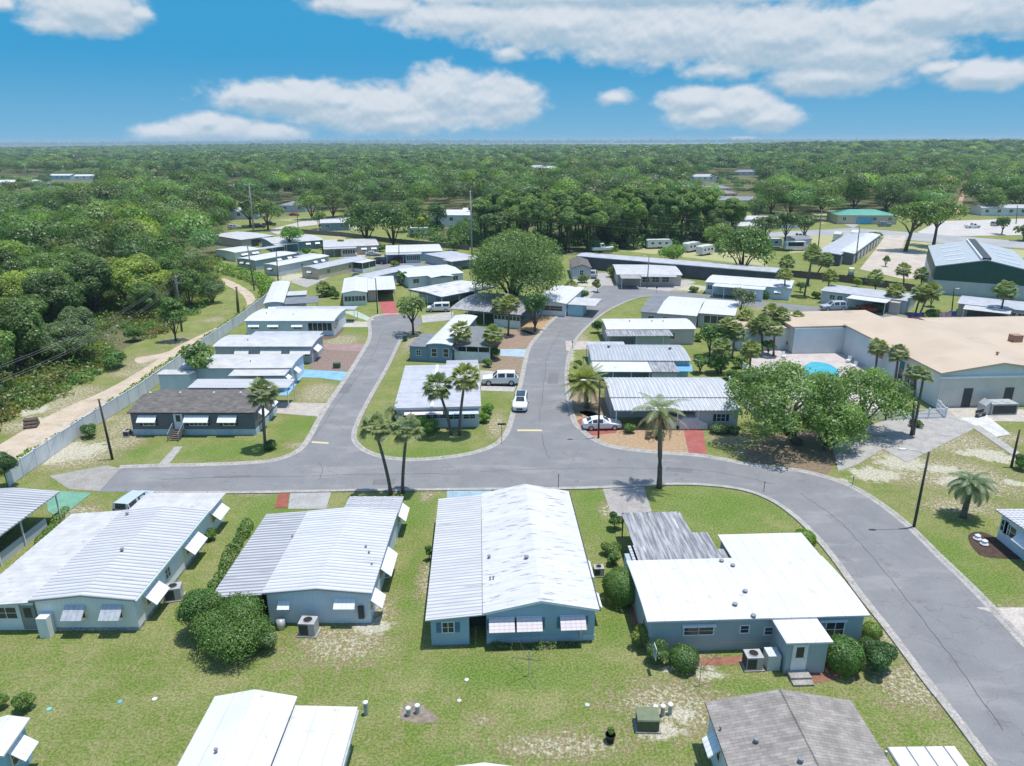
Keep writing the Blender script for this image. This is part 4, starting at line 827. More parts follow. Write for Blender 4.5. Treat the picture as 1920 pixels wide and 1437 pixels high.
h.win('f', h.W*.15, 1, .9, 2.0); h.win('f', h.W*.24, 1, .9, 2.0); LG = h
h = House('low brown home with grey roof and a green-floored carport', (1795,569), (1990,590), (1790,553), z=2.7); h.roof(R_LGREY, 'bx', .3); h.walls(S_BEIGE); q = h.loc((1810,572), 2.45); h.shed(q[0], q[0]+7.5, -4.2, -.02, lambda x, y: 2.55, R_OLDW, 0, 'x')
for x in (.2, 7.3): h.post(q[0]+x, -4.0, 2.5)
h.box(q[0]+.6, q[0]+6.8, .1, .24, 0, 2.3, SHADE_INT, 'painted_shade_panel')  # solid dark panel before the wall paints the shade under the carport
for k in (.55, .65, .75): h.win('f', h.W*k, 1.3, 1, 2.0)

# ---- clubhouse
S_CLUB = mat('white_metal_siding', (.64,.61,.54), (.58,.55,.48), .5, .5, wave=('X', .3, (.46,.44,.38), .16)); S_CLUBL = mat('white_stucco', (.62,.66,.66), (.57,.61,.61), .5, .6)
e1 = P((1765,700), 4.8); e2 = P((1582,608), 4.8); d = (e2-e1); d.z = 0; Lc = d.length; d.normalize(); nx_ = Vector((d.y, -d.x, 0))
h = House('large white clubhouse hall with broad tan roof and tall dark windows', (1765,700), (1990,700), (1582,608), z=4.8, oh=.3, name='clubhouse', cat='clubhouse', group=None)
apx = (P((1869,681), 5.6)-e1).dot(nx_); wid = 2*apx
h.ux, h.uy = nx_, d; h.rz = math.atan2(nx_.y, nx_.x); h.o = Vector((e1.x, e1.y, 0)); h.root.location = h.o; h.root.rotation_euler = (0, 0, h.rz); h.W = wid; h.D = Lc; h.x0, h.x1, h.y0, h.y1 = .3, wid-.3, .3, Lc-.3
h.roof(R_TAN, 'gy', 1.25, th=.25); h.walls(S_CLUBL)
mb = MB(); mb.box(.3, wid-.3, .24, .3-.003, 0, 4.0); h.part('lower_siding', mb, S_CLUB)
mb = MB(); mb.box(.2, wid, .05, .3, 4.0, 4.25); h.part('canopy_trim', mb, WHITE)
for px in ((1813,745), (1892,735)): 
    fr = h.frame('f', .24); uu = h.u(fr, px)[0]; mb = MB(); mb.obox(fr, uu-.6, uu+.6, 0, .05, .0, 2.6); dd = h.part('doorway', mb, mat('doorway_brown', (.14,.11,.08), (.1,.08,.06), 2, .8)); mb = MB(); mb.obox(fr, uu-.5, uu+.5, .03, .06, .1, 2.5); h.part('door', mb, DARK, parent=dd)
for px in ((1688,705), (1701,711), (1712,716)): h.win('l', px, .9, 3.0, 3.6, fm=DARK, bars=0)
h.win('l', (1645,665), 3.2, 1.2, 3.6, fm=WHITE, bars=2)
# rear and side wings
w1 = h.loc((1477,605), 4.4); w2 = h.loc((1622,581), 4.6)
mb = MB(); mb.box(-8, 3, Lc-.25, Lc+9.5, 0, 4.25); h.part('wall', mb, S_CLUBL); h.shed(-8.3, wid*.55, Lc-.1, Lc+10, lambda x, y: 4.5+.012*(x+8), R_TAN, 0, 'x', 'wing_roof', .2)
mb = MB(); mb.box(-16, -8, Lc+2, Lc+9, 0, 3.6); h.part('wall', mb, S_CLUBL); h.shed(-16.3, -7.8, Lc+1.7, Lc+9.3, lambda x, y: 3.85, R_TAN, 0, 'x', 'wing_roof', .2)
mb = MB(); mb.box(wid-.25, wid+30, 6, 30, 0, 4.2); h.part('wall', mb, S_CLUBL); h.shed(wid-.6, wid+30.3, 5.6, 30.4, lambda x, y: 4.46, R_TAN, 0, 'x', 'wing_roof', .2)
mb = MB(); q = h.loc((1903,640), 4.5); mb.box(q[0]-.7, q[0]+.7, q[1]-.6, q[1]+.6, 4.4, 5.5); h.part('roof_vent', mb, mat('rusty_vent', (.36,.22,.15), (.28,.16,.1), 3, .8)); h.vent((1869,668), r=.2, h=.5, m_=mat('rusty_vent', (1,1,1)))
CLUB = h
r = empty('rooftop_unit', P((1872,774)), h.rz); tag(r, 'big twin-fan air handler standing against the clubhouse wall', 'air conditioner')
mb = MB(); mb.box(-1.7, 1.7, -.9, .9, 0, 1.5); mb.build('cabinet', mat('ac_cabinet', (1,1,1)), r); mb = MB(); mb.box(-1.5, 1.5, -.93, -.9, .2, 1.3); mb.build('grille', mat('ac_grille', (1,1,1)), r)
for x in (-.7, .7):
    mb = MB(); mb.cyl(x, 0, .55, 1.5, 1.56, 18); mb.build('fan_guard', ALU, r)
mb = MB(); mb.prism([(-2.4,-.7,0),(-1.72,-.7,0),(-1.72,-.7,1.8),(-2.4,-.7,1.2)], (0, 1.4, 0)); mb.build('duct_hood', ALU, r); r.name = 'air_conditioner'

# ---- metal warehouse
GREENW = mat('dark_green_metal', (.035,.10,.085), (.03,.085,.07), 1, .5, wave=('X', .4, (.025,.07,.06), .15))
h = House('metal warehouse with dark green upper walls and pale ribbed gable roof', (1754,499), (1946,511), (1760,462), z=6.2, oh=.1, name='warehouse', cat='warehouse', group=None); h.roof(roofmat('pale_metal_roof', (.44,.47,.48), (.38,.41,.42), wave=('Y', 1.2, (.32,.35,.36), .06)), 'gy', 2.0, th=.2); h.walls(GREENW)
mb = MB(); mb.box(h.x0-.02, h.x1+.02, h.y0-.03, h.y0-.003, 0, 3.1); mb.box(h.x0-.03, h.x0-.003, h.y0, h.y1, 0, 3.1); h.part('lower_wall', mb, mat('grey_lower_wall', (.5,.53,.55), (.45,.48,.5), .4, .6))
for sx in (.12, .68):
    for k in range(4):
        mb = MB(); x0 = h.W*(sx); y0 = h.D*(.15+.2*k); mb.prism([(x0, y0, h.zf(x0, 0)+.03), (x0+h.W*.2, y0, h.zf(x0+h.W*.2, 0)+.03), (x0+h.W*.2, y0+1.3, h.zf(x0+h.W*.2, 0)+.03), (x0, y0+1.3, h.zf(x0, 0)+.03)], (0, 0, .05)); h.part('skylight', mb, mat('skylight', (.66,.68,.68), (.6,.62,.62), 1, .3), parent=h.rf)
mb = MB(); mb.box(h.W/2-.8, h.W/2+.8, .5, h.D-.5, h.z+1.9, h.z+2.35); h.part('ridge_vent', mb, DARK); mb = MB(); mb.box(h.W/2-1.1, h.W/2-.82, .4, h.D-.4, h.z+1.8, h.z+2.3); h.part('ridge_flashing', mb, WHITE)
# ---- storage buildings
S_STOR = mat('dark_grey_storage_wall', (.09,.10,.115), (.075,.08,.095), .4, .7)
def storage(label, A, B, C, wm, rm, z=3.4, kind='gx', rise=.35):
    h = House(label, A, B, C, z=z, oh=.15, name='storage_building', cat='storage building', group='storage buildings at the park edge'); h.roof(rm, kind, rise, th=.2); h.walls(wm); return h
h = storage('long dark-walled storage building with pale roof behind the back row of homes', (1080,480), (1455,511), (1079,472), S_STOR, R_LGREY)
for k in range(0): pass
def strip(label, n, f, wd, wm, rm, z=3.2):
    a, c = P(n, z), P(f, z); h = House(label, n, (n[0]+20, n[1]), f, z=z, oh=.15, name='storage_building', cat='storage building', group='storage buildings at the park edge')
    h.uy = (c-a); h.D = h.uy.length; h.uy.normalize(); h.ux = Vector((h.uy.y, -h.uy.x, 0)); h.rz = math.atan2(h.ux.y, h.ux.x); h.W = wd; h.root.rotation_euler = (0, 0, h.rz); h.x0, h.x1, h.y0, h.y1 = .15, wd-.15, .15, h.D-.15
    h.roof(rm, 'gy', .35, th=.2); h.walls(wm)
    for k in range(int(h.D/6)): h.box(wd-.15, wd-.11, 2+k*6, 5+k*6, .05, 2.4, ALU, 'roller_door')
strip('narrow storage building with bright white roof running towards the highway', (1564,473), (1619,438), 5.2, mat('grey_storage_wall', (.17,.175,.185), (.15,.155,.16), .4, .7), R_SNOW)
strip('grey-roofed storage building beside the narrow white-roofed one', (1526,474), (1590,438), 7.0, S_STOR, R_LGREY)
# ---- buildings beyond
def far_house(label, px, py, w, d, hgt, rm, wm, rz=0, hip=False, name='house', cat='house', grp='buildings among the far trees'):
    h = House.__new__(House); o = P((px, py)); h.W, h.D, h.z, h.oh = w, d, hgt, .3; h.rz = rz
    h.ux = Vector((math.cos(rz), math.sin(rz), 0)); h.uy = Vector((-math.sin(rz), math.cos(rz), 0)); h.o = o-h.ux*(w/2)
    h.root = empty(name, h.o, rz); tag(h.root, label, cat, grp); h.x0, h.x1, h.y0, h.y1 = .3, w-.3, .3, d-.3
    if hip:
        h.shape('gx', hgt*.5); mb = MB(); i_ = d*.5; r_ = hgt*.5
        vs = [(0,0,hgt), (w,0,hgt), (w,d,hgt), (0,d,hgt), (i_,d/2,hgt+r_), (w-i_,d/2,hgt+r_)]
        mb.add(vs, [(0,1,5,4), (1,2,5), (2,3,4,5), (3,0,4), (0,3,2,1)]); h.rf = h.part('roof', mb, rm)
        mb = MB(); mb.box(.3, w-.3, .3, d-.3, 0, hgt-.02); h.part('wall', mb, wm)
    else: h.roof(rm, 'gx', hgt*.35); h.walls(wm)
    n = max(1, int(w/5))
    for k in range(n): h.win('f', w*(k+.5)/n, 1.4, 1.2, hgt*.78)
    return h
SH_FAR = mat('far_grey_shingle', (.20,.21,.24), (.26,.27,.29), .5, .9)
h = far_house('shop with wide green hip roof beside the highway', 1625, 421, 24, 14, 3.6, mat('green_metal_roof', (.10,.30,.23), (.12,.34,.26), .3, .5), S_TAN, R(-5), True, 'shop', 'shop', None); h.box(8, 14, -.1, .25, .3, 2.6, BLUEAW, 'blue_panel')
far_house('blue-grey garage with large doors at the edge of the subdivision', 1378, 392, 22, 13, 4.2, SH_FAR, S_PALE, R(-10))
far_house('grey-roofed house above the pale garage', 1340, 364, 22, 12, 3.4, SH_FAR, S_LGREY, R(8), True)
far_house('pale grey roof showing between crowns in the subdivision', 1322, 340, 26, 14, 3.6, R_LGREY, S_WHITE, 0, True)
far_house('dark slate roofed house deepest in the subdivision', 1400, 330, 24, 12, 3.6, SH_FAR, S_LGREY, R(-6), True)
far_house('brownish roofed house beside the yellow-green tree', 1360, 374, 16, 10, 3.2, mat('brown_far_shingle', (.24,.18,.15), (.3,.23,.19), .5, .9), S_TAN, R(15), True)
far_house('grey roof half hidden left of the yellow-green tree', 1212, 366, 20, 12, 3.6, SH_FAR, S_LGREY, R(12), True)
far_house('white-roofed building amid pines north of the tall pole', 860, 425, 24, 14, 4.5, R_SNOW, S_WHITE, R(-4))
far_house('bright white roof low among the pines, right of its twin', 905, 418, 18, 12, 4.2, R_SNOW, S_LGREY, R(-4))
far_house('tiny pale roof atop the pine woods', 1008, 322, 22, 12, 4.4, R_LGREY, S_WHITE, R(5), True)
far_house('pale twin roof right of the tiny one above the pine woods', 1030, 324, 20, 12, 4.4, R_OLDW, S_WHITE, R(-5), True)
far_house('blue-grey cottage with pyramidal roof beside the sandy lane', 548, 398, 14, 12, 3.2, SH_FAR, S_LGREY, 0, True)
far_house('small slate blue home on open grass beside dark trees', 628, 433, 11, 7, 3.0, R_OLDW, S_SLATE, R(10))
far_house('pale house with yellow lawn left of the woods gap', 300, 341, 20, 10, 3.4, R_OLDW, S_WHITE, 0)
far_house('long white roof at the outer left of the distant woods', 30, 352, 40, 14, 4, R_SNOW, S_WHITE, R(4))
far_house('white roof by the dark parked truck in the left woods', 112, 337, 22, 12, 3.6, R_SNOW, S_AQUA, R(-6))
far_house('second white roof right of the aqua-walled one', 158, 338, 18, 12, 3.6, R_SNOW, S_WHITE, R(8))
far_house('faint large white shed high in the left woods', 232, 311, 40, 16, 5, R_OLDW, S_WHITE, 0)
far_house('low pale shed left of the lane in the woods', 445, 362, 30, 12, 4, R_OLDW, S_LGREY, R(-4))
far_house('metal-roofed shed beyond the cars at the woods edge', 448, 412, 18, 10, 3.6, R_LGREY, S_LGREY, R(5))
far_house('white pool-supply style shed by the highway junction', 1895, 405, 26, 10, 3.4, R_LGREY, S_WHITE, R(-4))
far_house('low office with pale roof behind the storage yard trees', 1440, 428, 24, 9, 3.2, R_OLDW, S_WHITE, R(-6))
far_house('small grey shed beside the shuttle bus', 1506, 466, 7, 6, 2.8, SH_FAR, S_LGREY, R(20))
h = far_house('gable-roofed park building beside the three oaks', 1385, 440, 16, 9, 3, R_OLDW, S_BEIGE, R(-6))
# ------------------------------------------------------------------ fences
VINYL = mat('white_vinyl', (.66,.68,.70), (.56,.59,.62), .6, .6, c3=(.42,.45,.46), s3=.5, sc=(1,1,.3))
def fence_run(label, pts, hgt, m_, name='fence', panel=2.4, post=True, cat='fence', rail=False, group=None, pm=None):
    w_ = [P(p) for p in pts]; r = empty(name, w_[0]); tag(r, label, cat, group); o = w_[0]
    mb = MB(); posts = []
    for a, b in zip(w_, w_[1:]):
        d = b-a; Ln = d.length; d.normalize(); n = Vector((-d.y, d.x, 0)); k = max(1, round(Ln/panel)); st = Ln/k
        for j in range(k):
            fr = (a-o+d*(j*st), d, n)
            if rail:
                for z in (.12, hgt*.5, hgt-.1): mb.obox(fr, .06, st-.06, -.03, .03, z-.05, z+.05)
                for q in range(int(st/.16)): mb.obox(fr, .1+q*.16, .14+q*.16, -.015, .015, .15, hgt-.1)
            else:
                mb.obox(fr, .06, st-.06, -.025, .025, .05, hgt-.06); mb.obox(fr, .06, st-.06, -.04, .04, hgt-.14, hgt-.03)
                for q in range(6): mb.obox(fr, .06+(st-.12)*q/6, .06+(st-.12)*q/6+.015, -.03, .03, .05, hgt-.15)
            posts.append(a-o+d*(j*st))
    posts.append(w_[-1]-o)
    mb.build('panel', m_, r)
    if post:
        for q in posts[:100]:
            k = MB(); k.box(q.x-.07, q.x+.07, q.y-.07, q.y+.07, 0, hgt+.05); k.box(q.x-.09, q.x+.09, q.y-.09, q.y+.09, hgt+.05, hgt+.09); k.build('fence_post', pm or m_, r)
    return r
fence_run('long white vinyl privacy fence between the dirt track and the left row of homes', [(18,912),(160,812),(262,748),(330,697),(400,645),(455,606),(505,566),(520,545)], 2.0, VINYL)
fence_run('white railing fence around the ramp beside the clubhouse', [(1660,788),(1708,786),(1772,784),(1738,748),(1768,744)], 1.3, WHITE, rail=True)
fence_run('white railing fence behind the pinkish-grey carport home', [(1366,726),(1400,765),(1432,792)], 1.5, WHITE, rail=True)
fence_run('brown board fence behind the long grey canopy home', [(1480,520),(1560,527),(1640,538),(1740,552)], 1.8, mat('brown_boards', (.16,.12,.10), (.12,.09,.075), 2, .9))
fence_run('grey board fence behind the back row of homes', [(560,438),(640,444),(730,456),(840,466),(880,470)], 1.7, mat('grey_boards', (.19,.18,.17), (.14,.13,.125), 2, .9))
fence_run('low dark fence along the warehouse foot', [(1745,540),(1850,552),(1930,562)], 1.5, mat('dark_boards', (.12,.12,.125), (.09,.09,.095), 2, .9))
fence_run('white pool fence hidden under the big oak by the clubhouse', [(1390,690),(1440,760),(1520,790),(1660,788)], 1.3, WHITE, rail=True)
# ------------------------------------------------------------------ poles and lamps
def pole(label, base, top, name='utility_pole', cat='utility pole', r0=.16, m_=None, arms=(), lamp=None, group='utility poles', trans=False):
    b = P(base); t = PY(top, b.y); h = t.z; r = empty(name, b); tag(r, label, cat, group)
    mb = MB(); mb.tube([(0,0,-.1), ((t.x-b.x)*.5, 0, h*.5), (t.x-b.x, 0, h)], [r0, r0*.85, r0*.65], 10); mb.build('pole', m_ or WOODP, r, True); dx = t.x-b.x
    for z, wd in arms:
        mb = MB(); mb.box(dx-wd/2, dx+wd/2, -.2, -.1, h-z-.06, h-z+.06); a = mb.build('crossarm', WOODP, r)
        for q in (-.46, 0, .46):
            mb = MB(); mb.lathe(dx+wd*q, -.15, [(.03, h-z+.06), (.06, h-z+.1), (.06, h-z+.2), (.02, h-z+.24)], 8); mb.build('insulator', ALU, a, True)
    if trans:
        mb = MB(); mb.cyl(dx+.4, -.1, .25, h-2.2, h-1.2, 12); mb.build('transformer', ALU, r, True)
    if lamp:
        e = PY(lamp, b.y)-b
        mb = MB(); mb.tube([(dx, 0, h-.35), (dx+(e.x-dx)*.5, -.05, (h-.35+e.z)/2+.12), (e.x, -.08, e.z)], .035, 6); mb.build('lamp_arm', ALU, r, True)
        s_ = -1 if e.x < dx else 1; mb = MB(); mb.lathe(0, 0, [(.05, 0), (.15, -.02), (.17, -.12), (.02, -.16)], 10)
        mb.v = [(e.x+s_*.25+x*2.2, -.08+y, e.z+.04+z) for x, y, z in mb.v]; mb.build('lamp_head', mat('lamp_head', (.7,.7,.68), (.6,.6,.58), 2, .5), r, True)
    return r, Vector((b.x+dx, b.y, h))
LAMPG = 'street lamps on wooden poles'
DKP = mat('dark_pole_wood', (.075,.068,.062), (.05,.045,.04), 2, .9, sc=(3,3,.3))
pole('street lamp on a tall dark pole at the outer edge of the road bend', (1713,990), (1742,848), 'street_lamp', 'street lamp', .13, DKP, lamp=(1697,841), group=LAMPG)
pole('street lamp on a pole over the white sedan', (1122,822), (1125,712), 'street_lamp', 'street lamp', .12, DKP, lamp=(1098,712), group=LAMPG)
pole('dark wooden pole on the sandy lot near the edge, without lamp', (1896,876), (1912,806), 'utility_pole', 'utility pole', .13, DKP)
pole('leaning dark pole at the lawn corner of the charcoal home', (211,862), (185,749), 'utility_pole', 'utility pole', .14, DKP)
pole('dark lamp pole beside the red-painted driveway', (708,588), (704,522), 'street_lamp', 'street lamp', .12, DKP, lamp=(699,521), group=LAMPG)
pole('grey pole rising behind the fence corner roof', (523,550), (518,472), 'utility_pole', 'utility pole', .18)
pole('tall grey pole in the hedge curve beside the dirt track', (477,545), (464,462), 'utility_pole', 'utility pole', .18)
pole('vine-clad stub pole beside the dirt track', (447,588), (443,538), 'utility_pole', 'utility pole', .3, mat('vine_stub', (.12,.14,.05), (.16,.1,.07), 6, .9))
pole('dark pole in front of the aqua home', (748,494), (748,458), 'utility_pole', 'utility pole', .14, DKP)
pole('pole on the pavement before the weathered brown home', (1213,541), (1217,481), 'street_lamp', 'street lamp', .13, lamp=(1210,480), group=LAMPG)
pole('pole with a pale lamp near the striped flag', (1784,590), (1789,541), 'street_lamp', 'street lamp', .12, DKP, lamp=(1793,541), group=LAMPG)
wood_p, w_top = pole('grey pole among the woods edge trees with crossarm', (341,622), (329,516), arms=((.6,2.2),(1.6,1.8)), r0=.2)
_, c_top = pole('tall pale concrete pole in the middle of the woods edge', (885,480), (882,358), r0=.3, m_=CONC, arms=((.4,3.0),(6,2.6)))
_, l_top = pole('tall pale pole above the yellow home', (477,446), (467,346), r0=.32, m_=CONC, arms=((.4,3.2),(2,2.6)))
_, r_top = pole('pole beside the narrow white-roofed storage building', (1604,494), (1612,424), r0=.17)
_, m_top = pole('pole in front of the three shading oaks by the highway', (1533,478), (1541,392), r0=.17)
_, f_top = pole('distant pale pole over the left woods canopy', (160,368), (155,338), r0=.3, m_=CONC)
_, f2_top = pole('distant pale pole at the outer left of the woods', (50,343), (46,308), r0=.35, m_=CONC)
_, g_top = pole('short pole by the parked dark trucks', (559,430), (556,382), r0=.15)
_, h_top = pole('pole at the highway by the white sheds', (1905,420), (1908,385), r0=.2)
def wire(a, b, sag=1.5, label='thin power line strung between poles', group='power lines'):
    a, b = Vector(a), Vector(b); mb = MB()
    pts = [a.lerp(b, t/14)-Vector((0, 0, sag*4*(t/14)*(1-t/14))) for t in range(15)]
    mb.tube(pts, .013, 4); o = mb.build('power_line', mat('cable', (.20,.20,.20), (.25,.25,.25), 1, .6)); tag(o, label, 'power line', group)
fr_ = P((1960,470)); off = PY((1925,438), 215.0)
for k, dz in enumerate((0, 3.0, 6.0)):
    wire(c_top-Vector((0,0,.3+dz)), r_top+Vector((0,0,-.2-dz*.25)), 2.2, ('upper','middle','lower')[k]+' wire from the concrete pole to the storage building pole')
    wire(l_top-Vector((0,0,.3+dz*.5)), c_top-Vector((0,0,.3+dz)), 1.8, ('upper','middle','lower')[k]+' wire between the two tall pale poles')
    wire(r_top+Vector((0,0,-.2-dz*.25)), h_top+Vector((0,0,-.2-dz*.3)), 2, ('upper','middle','lower')[k]+' wire from the storage building pole to the highway')
lf = PY((-40,700), 62)
for k in range(4): wire(w_top+Vector((k*.5-.8,0,-.4-.9*(k > 1))), lf+Vector((k*.6,0,-.9*(k > 1))), 1.2, 'wire %s slanting across the woods to the pole by the track' % ('first from the top','second from the top','third from the top','lowest')[k])
# ------------------------------------------------------------------ vehicles
def carpaint(nm, c): return mat('carpaint_'+nm, c, tuple(x*.96 for x in c), 1, .25, spec=.6)
def car(label, p, ang, kind='sedan', paint=None, cat='car', name='parked_car', z=.02, group='parked vehicles', loc=None):
    o = P(p) if loc is None else Vector(loc); r = empty(name, (o.x, o.y, z), R(ang)); tag(r, label, cat, group)
    # stations: x, z bottom, z belt, z top, half width bottom, belt, top
    if kind == 'sedan':
        S = [(2.35,.35,.60,.62,.60,.62,.60),(2.25,.25,.68,.72,.78,.80,.70),(1.5,.22,.80,.90,.88,.90,.78),(.85,.22,.90,.98,.90,.92,.78),(.1,.22,.92,1.43,.90,.92,.60),(-.6,.22,.93,1.47,.90,.92,.60),(-1.3,.22,.96,1.35,.90,.92,.60),(-1.85,.25,.98,1.05,.88,.90,.72),(-2.25,.3,.92,1.0,.80,.82,.70),(-2.38,.4,.72,.78,.70,.74,.66)]; cab = (3, 7); wh = (1.42, -1.42, .33)
    elif kind == 'suv':
        S = [(2.6,.45,.85,.88,.78,.80,.74),(2.5,.35,.98,1.05,.92,.94,.84),(1.7,.3,1.10,1.18,.98,1.0,.86),(1.1,.3,1.14,1.22,.99,1.01,.86),(.4,.3,1.16,1.84,.99,1.01,.72),(-.8,.3,1.17,1.90,.99,1.01,.74),(-2.1,.3,1.18,1.87,.99,1.01,.74),(-2.5,.38,1.18,1.24,.96,.98,.84),(-2.62,.45,.95,1.0,.9,.92,.84)]; cab = (3, 7); wh = (1.65, -1.6, .41)
    elif kind == 'van':
        S = [(2.4,.4,.8,.82,.75,.78,.74),(2.25,.3,.95,1.0,.9,.93,.84),(1.6,.3,1.05,1.12,.95,.97,.85),(.8,.3,1.08,1.75,.95,.97,.76),(-.8,.3,1.1,1.82,.95,.97,.80),(-2.3,.3,1.1,1.80,.95,.97,.80),(-2.42,.4,1.05,1.12,.93,.95,.86)]; cab = (2, 6); wh = (1.5, -1.5, .35)
    elif kind == 'bus':
        S = [(3.8,.5,.95,1.0,.9,.93,.85),(3.4,.4,1.15,1.2,1.05,1.1,1.0),(2.7,.4,1.3,2.1,1.1,1.15,1.0),(2.4,.4,1.35,2.85,1.15,1.2,1.12),(-3.6,.4,1.35,2.85,1.15,1.2,1.12),(-3.75,.5,1.3,2.6,1.12,1.16,1.08)]; cab = (1, 5); wh = (2.6, -2.2, .45)
    else: # pickup
        S = [(2.8,.5,.9,.93,.80,.84,.78),(2.7,.4,1.05,1.1,.94,.96,.88),(1.5,.35,1.14,1.2,.98,1.0,.88),(.9,.35,1.16,1.85,.98,1.0,.74),(-.4,.35,1.17,1.88,.98,1.0,.76),(-.7,.35,1.17,1.2,.98,1.0,.95),(-2.8,.4,1.12,1.16,.97,.99,.94)]; cab = (2, 5); wh = (1.8, -1.75, .43)
    sec = lambda s: [(-s[4]*.9, s[1]), (-s[4], s[1]+.12), (-s[5], (s[1]+s[2])/2), (-s[5], s[2]), (-s[6], s[3]-.03), (-s[6]*.8, s[3]+.01), (s[6]*.8, s[3]+.01), (s[6], s[3]-.03), (s[5], s[2]), (s[5], (s[1]+s[2])/2), (s[4], s[1]+.12), (s[4]*.9, s[1])]
    n = 12; vs = []; fs = []
    for s in S: vs += [(s[0], y, zz) for y, zz in sec(s)]
    for i_ in range(len(S)-1):
        for k in range(n): fs.append((i_*n+k, (i_+1)*n+k, (i_+1)*n+(k+1) % n, i_*n+(k+1) % n))
    fs += [tuple(range(n)), tuple(range((len(S)-1)*n, len(S)*n))[::-1]]
    mb = MB(); mb.add(vs, fs); mb.build('body', paint, r)
    q_ = lambda i_, k: Vector(vs[i_*n+k])
    def pane(c, e=.012, sh=.86):
        ce = sum(c, Vector())/4; nn = (c[1]-c[0]).cross(c[3]-c[0]).normalized()
        if nn.dot(ce-Vector((0, 0, .9))) < 0: nn = -nn
        c = [ce+(x-ce)*sh+nn*e for x in c]; m2 = MB(); m2.prism(c, -nn*.02); m2.build('window', GLASS, r)
    a, b = cab
    for i_ in range(a, b):
        up = S[i_][3]-S[i_][2] > .3 and S[i_+1][3]-S[i_+1][2] > .3
        if up or kind in ('sedan','suv','van'):
            if S[i_][3]-S[i_][2] > .25 or S[i_+1][3]-S[i_+1][2] > .25:
                pane([q_(i_,3), q_(i_+1,3), q_(i_+1,4), q_(i_,4)], sh=.8); pane([q_(i_,8), q_(i_+1,8), q_(i_+1,7), q_(i_,7)], sh=.8)
        if (S[i_][3]-S[i_][2] < .25) != (S[i_+1][3]-S[i_+1][2] < .25): pane([q_(i_,5), q_(i_+1,5), q_(i_+1,6), q_(i_,6)], sh=.88)
    hw = S[2][5]; wr = wh[2]
    for x in wh[:2]:
        for sg in (-1, 1):
            mb = MB(); y0, y1 = (hw-.2, hw+.02) if sg > 0 else (-hw-.02, -hw+.2)
            mb.tube([(x, y0, wr), (x, y1, wr)], wr, 16); w_ = mb.build('wheel', BLACK, r)
            mb = MB(); mb.tube([(x, (hw+.0)*sg, wr), (x, (hw+.035)*sg, wr)], wr*.62, 12); mb.build('rim', ALU, w_)
    for sg in (-1, 1):
        s = S[1]; mb = MB(); mb.box(s[0]-.1, s[0]+.07, sg*s[5]*.72-.15, sg*s[5]*.72+.15, s[2]-.16, s[2]-.02); mb.build('headlight', mat('headlamp', (.7,.72,.74), (.6,.62,.64), 4, .15), r)
        s = S[-2]; mb = MB(); mb.box(S[-1][0]-.03, S[-1][0]+.12, sg*S[-1][5]*.8-.1, sg*S[-1][5]*.8+.1, S[-1][2]-.1, S[-1][2]+.1); mb.build('taillight', mat('taillight', (.35,.02,.02), (.3,.02,.02), 4, .3), r)
        i_ = a+1; s = S[a]; mb = MB(); mb.box(s[0]-.35, s[0]-.22, sg*(s[5]+.02) if sg > 0 else -s[5]-.2, s[5]+.2 if sg > 0 else -s[5]-.02, s[2]+.02, s[2]+.16); mb.build('mirror', paint, r)
    mb = MB(); mb.box(S[0][0]-.02, S[0][0]+.02, -.4, .4, S[0][1]+.06, S[0][1]+.3); mb.build('grille', BLACK, r)
    return r
PW = carpaint('white', (.72,.73,.74)); PS = carpaint('silver', (.42,.44,.46)); PR = carpaint('red', (.35,.03,.03)); PK = carpaint('black', (.03,.03,.035)); PB = carpaint('blue_grey', (.20,.26,.32)); PLB = carpaint('pale_blue', (.45,.52,.58))
car('white SUV parked side-on in the driveway of the island home', (938,720), 180, 'suv', PW, 'suv')
c = car('white crossover parked at the kerb on the street', (976,763), -94, 'suv', PW, 'suv'); c.scale = (.9, .95, .85)
mb = MB(); mb.prism([(.35,-.62,1.93),(.35,.62,1.93),(-1.9,.62,1.93),(-1.9,-.62,1.93)], (0,0,-.02)); mb.build('sunroof', GLASS, c)
car('white sedan on the red brick drive before the pinkish-grey home', (1128,803), 3, 'sedan', PW)
car('pale blue van parked behind the white ribbed-roof home', (256,953), 82, 'van', PLB, 'van').scale = (.85,.9,.85)
car('white van beneath the navy-trimmed carport', (822,584), 185, 'van', PW, 'van')
q = AQ.root.location+AQ.ux*2.6-AQ.uy*1.6; car('red car under the aqua carport', None, 190+math.degrees(AQ.rz), 'sedan', PR, loc=q)
car('dark car parked beyond the tan clapboard home', (708,495), 170, 'suv', PK)
car('grey wagon parked on the cross street', (1562,582), 184, 'suv', PS, 'suv')
q = LG.root.location+LG.ux*(LG.loc((1594,556),2.45)[0]+3.5)-LG.uy*1.5; car('red car under the white canopy of the long grey home', None, 100, 'sedan', PR, loc=q)
car('white shuttle bus with dark windows parked by the oaks', (1492,470), 0, 'bus', PW, 'bus')
for a in (('dark truck in the yard by the lane', (505,424), 12, 'pickup', PK), ('second dark truck beside the first one', (486,428), 8, 'suv', PK), ('maroon car before the pyramidal-roofed cottage', (552,405), 0, 'sedan', PR),
          ('white pickup truck at the highway lot', (1823,428), 5, 'pickup', PW), ('dark car on the lane by the green-roofed shop', (1583,408), -30, 'sedan', PK), ('silver car in the yard by the woods edge', (440,430), 30, 'suv', PS),
          ('white car in the lot behind the dark storage building', (1262,478), 20, 'suv', PW), ('dark suv beside the green-roofed shop', (1658,425), 0, 'suv', PB), ('silver van among the highway sheds', (1868,424), 20, 'van', PS),
          ('blue car at the subdivision garage', (1352,398), 80, 'suv', PB), ('white car past the storage roofs', (1505,447), 10, 'van', PW)): car(*a)
q = CP.loc((1288,790), .8); fl = CP
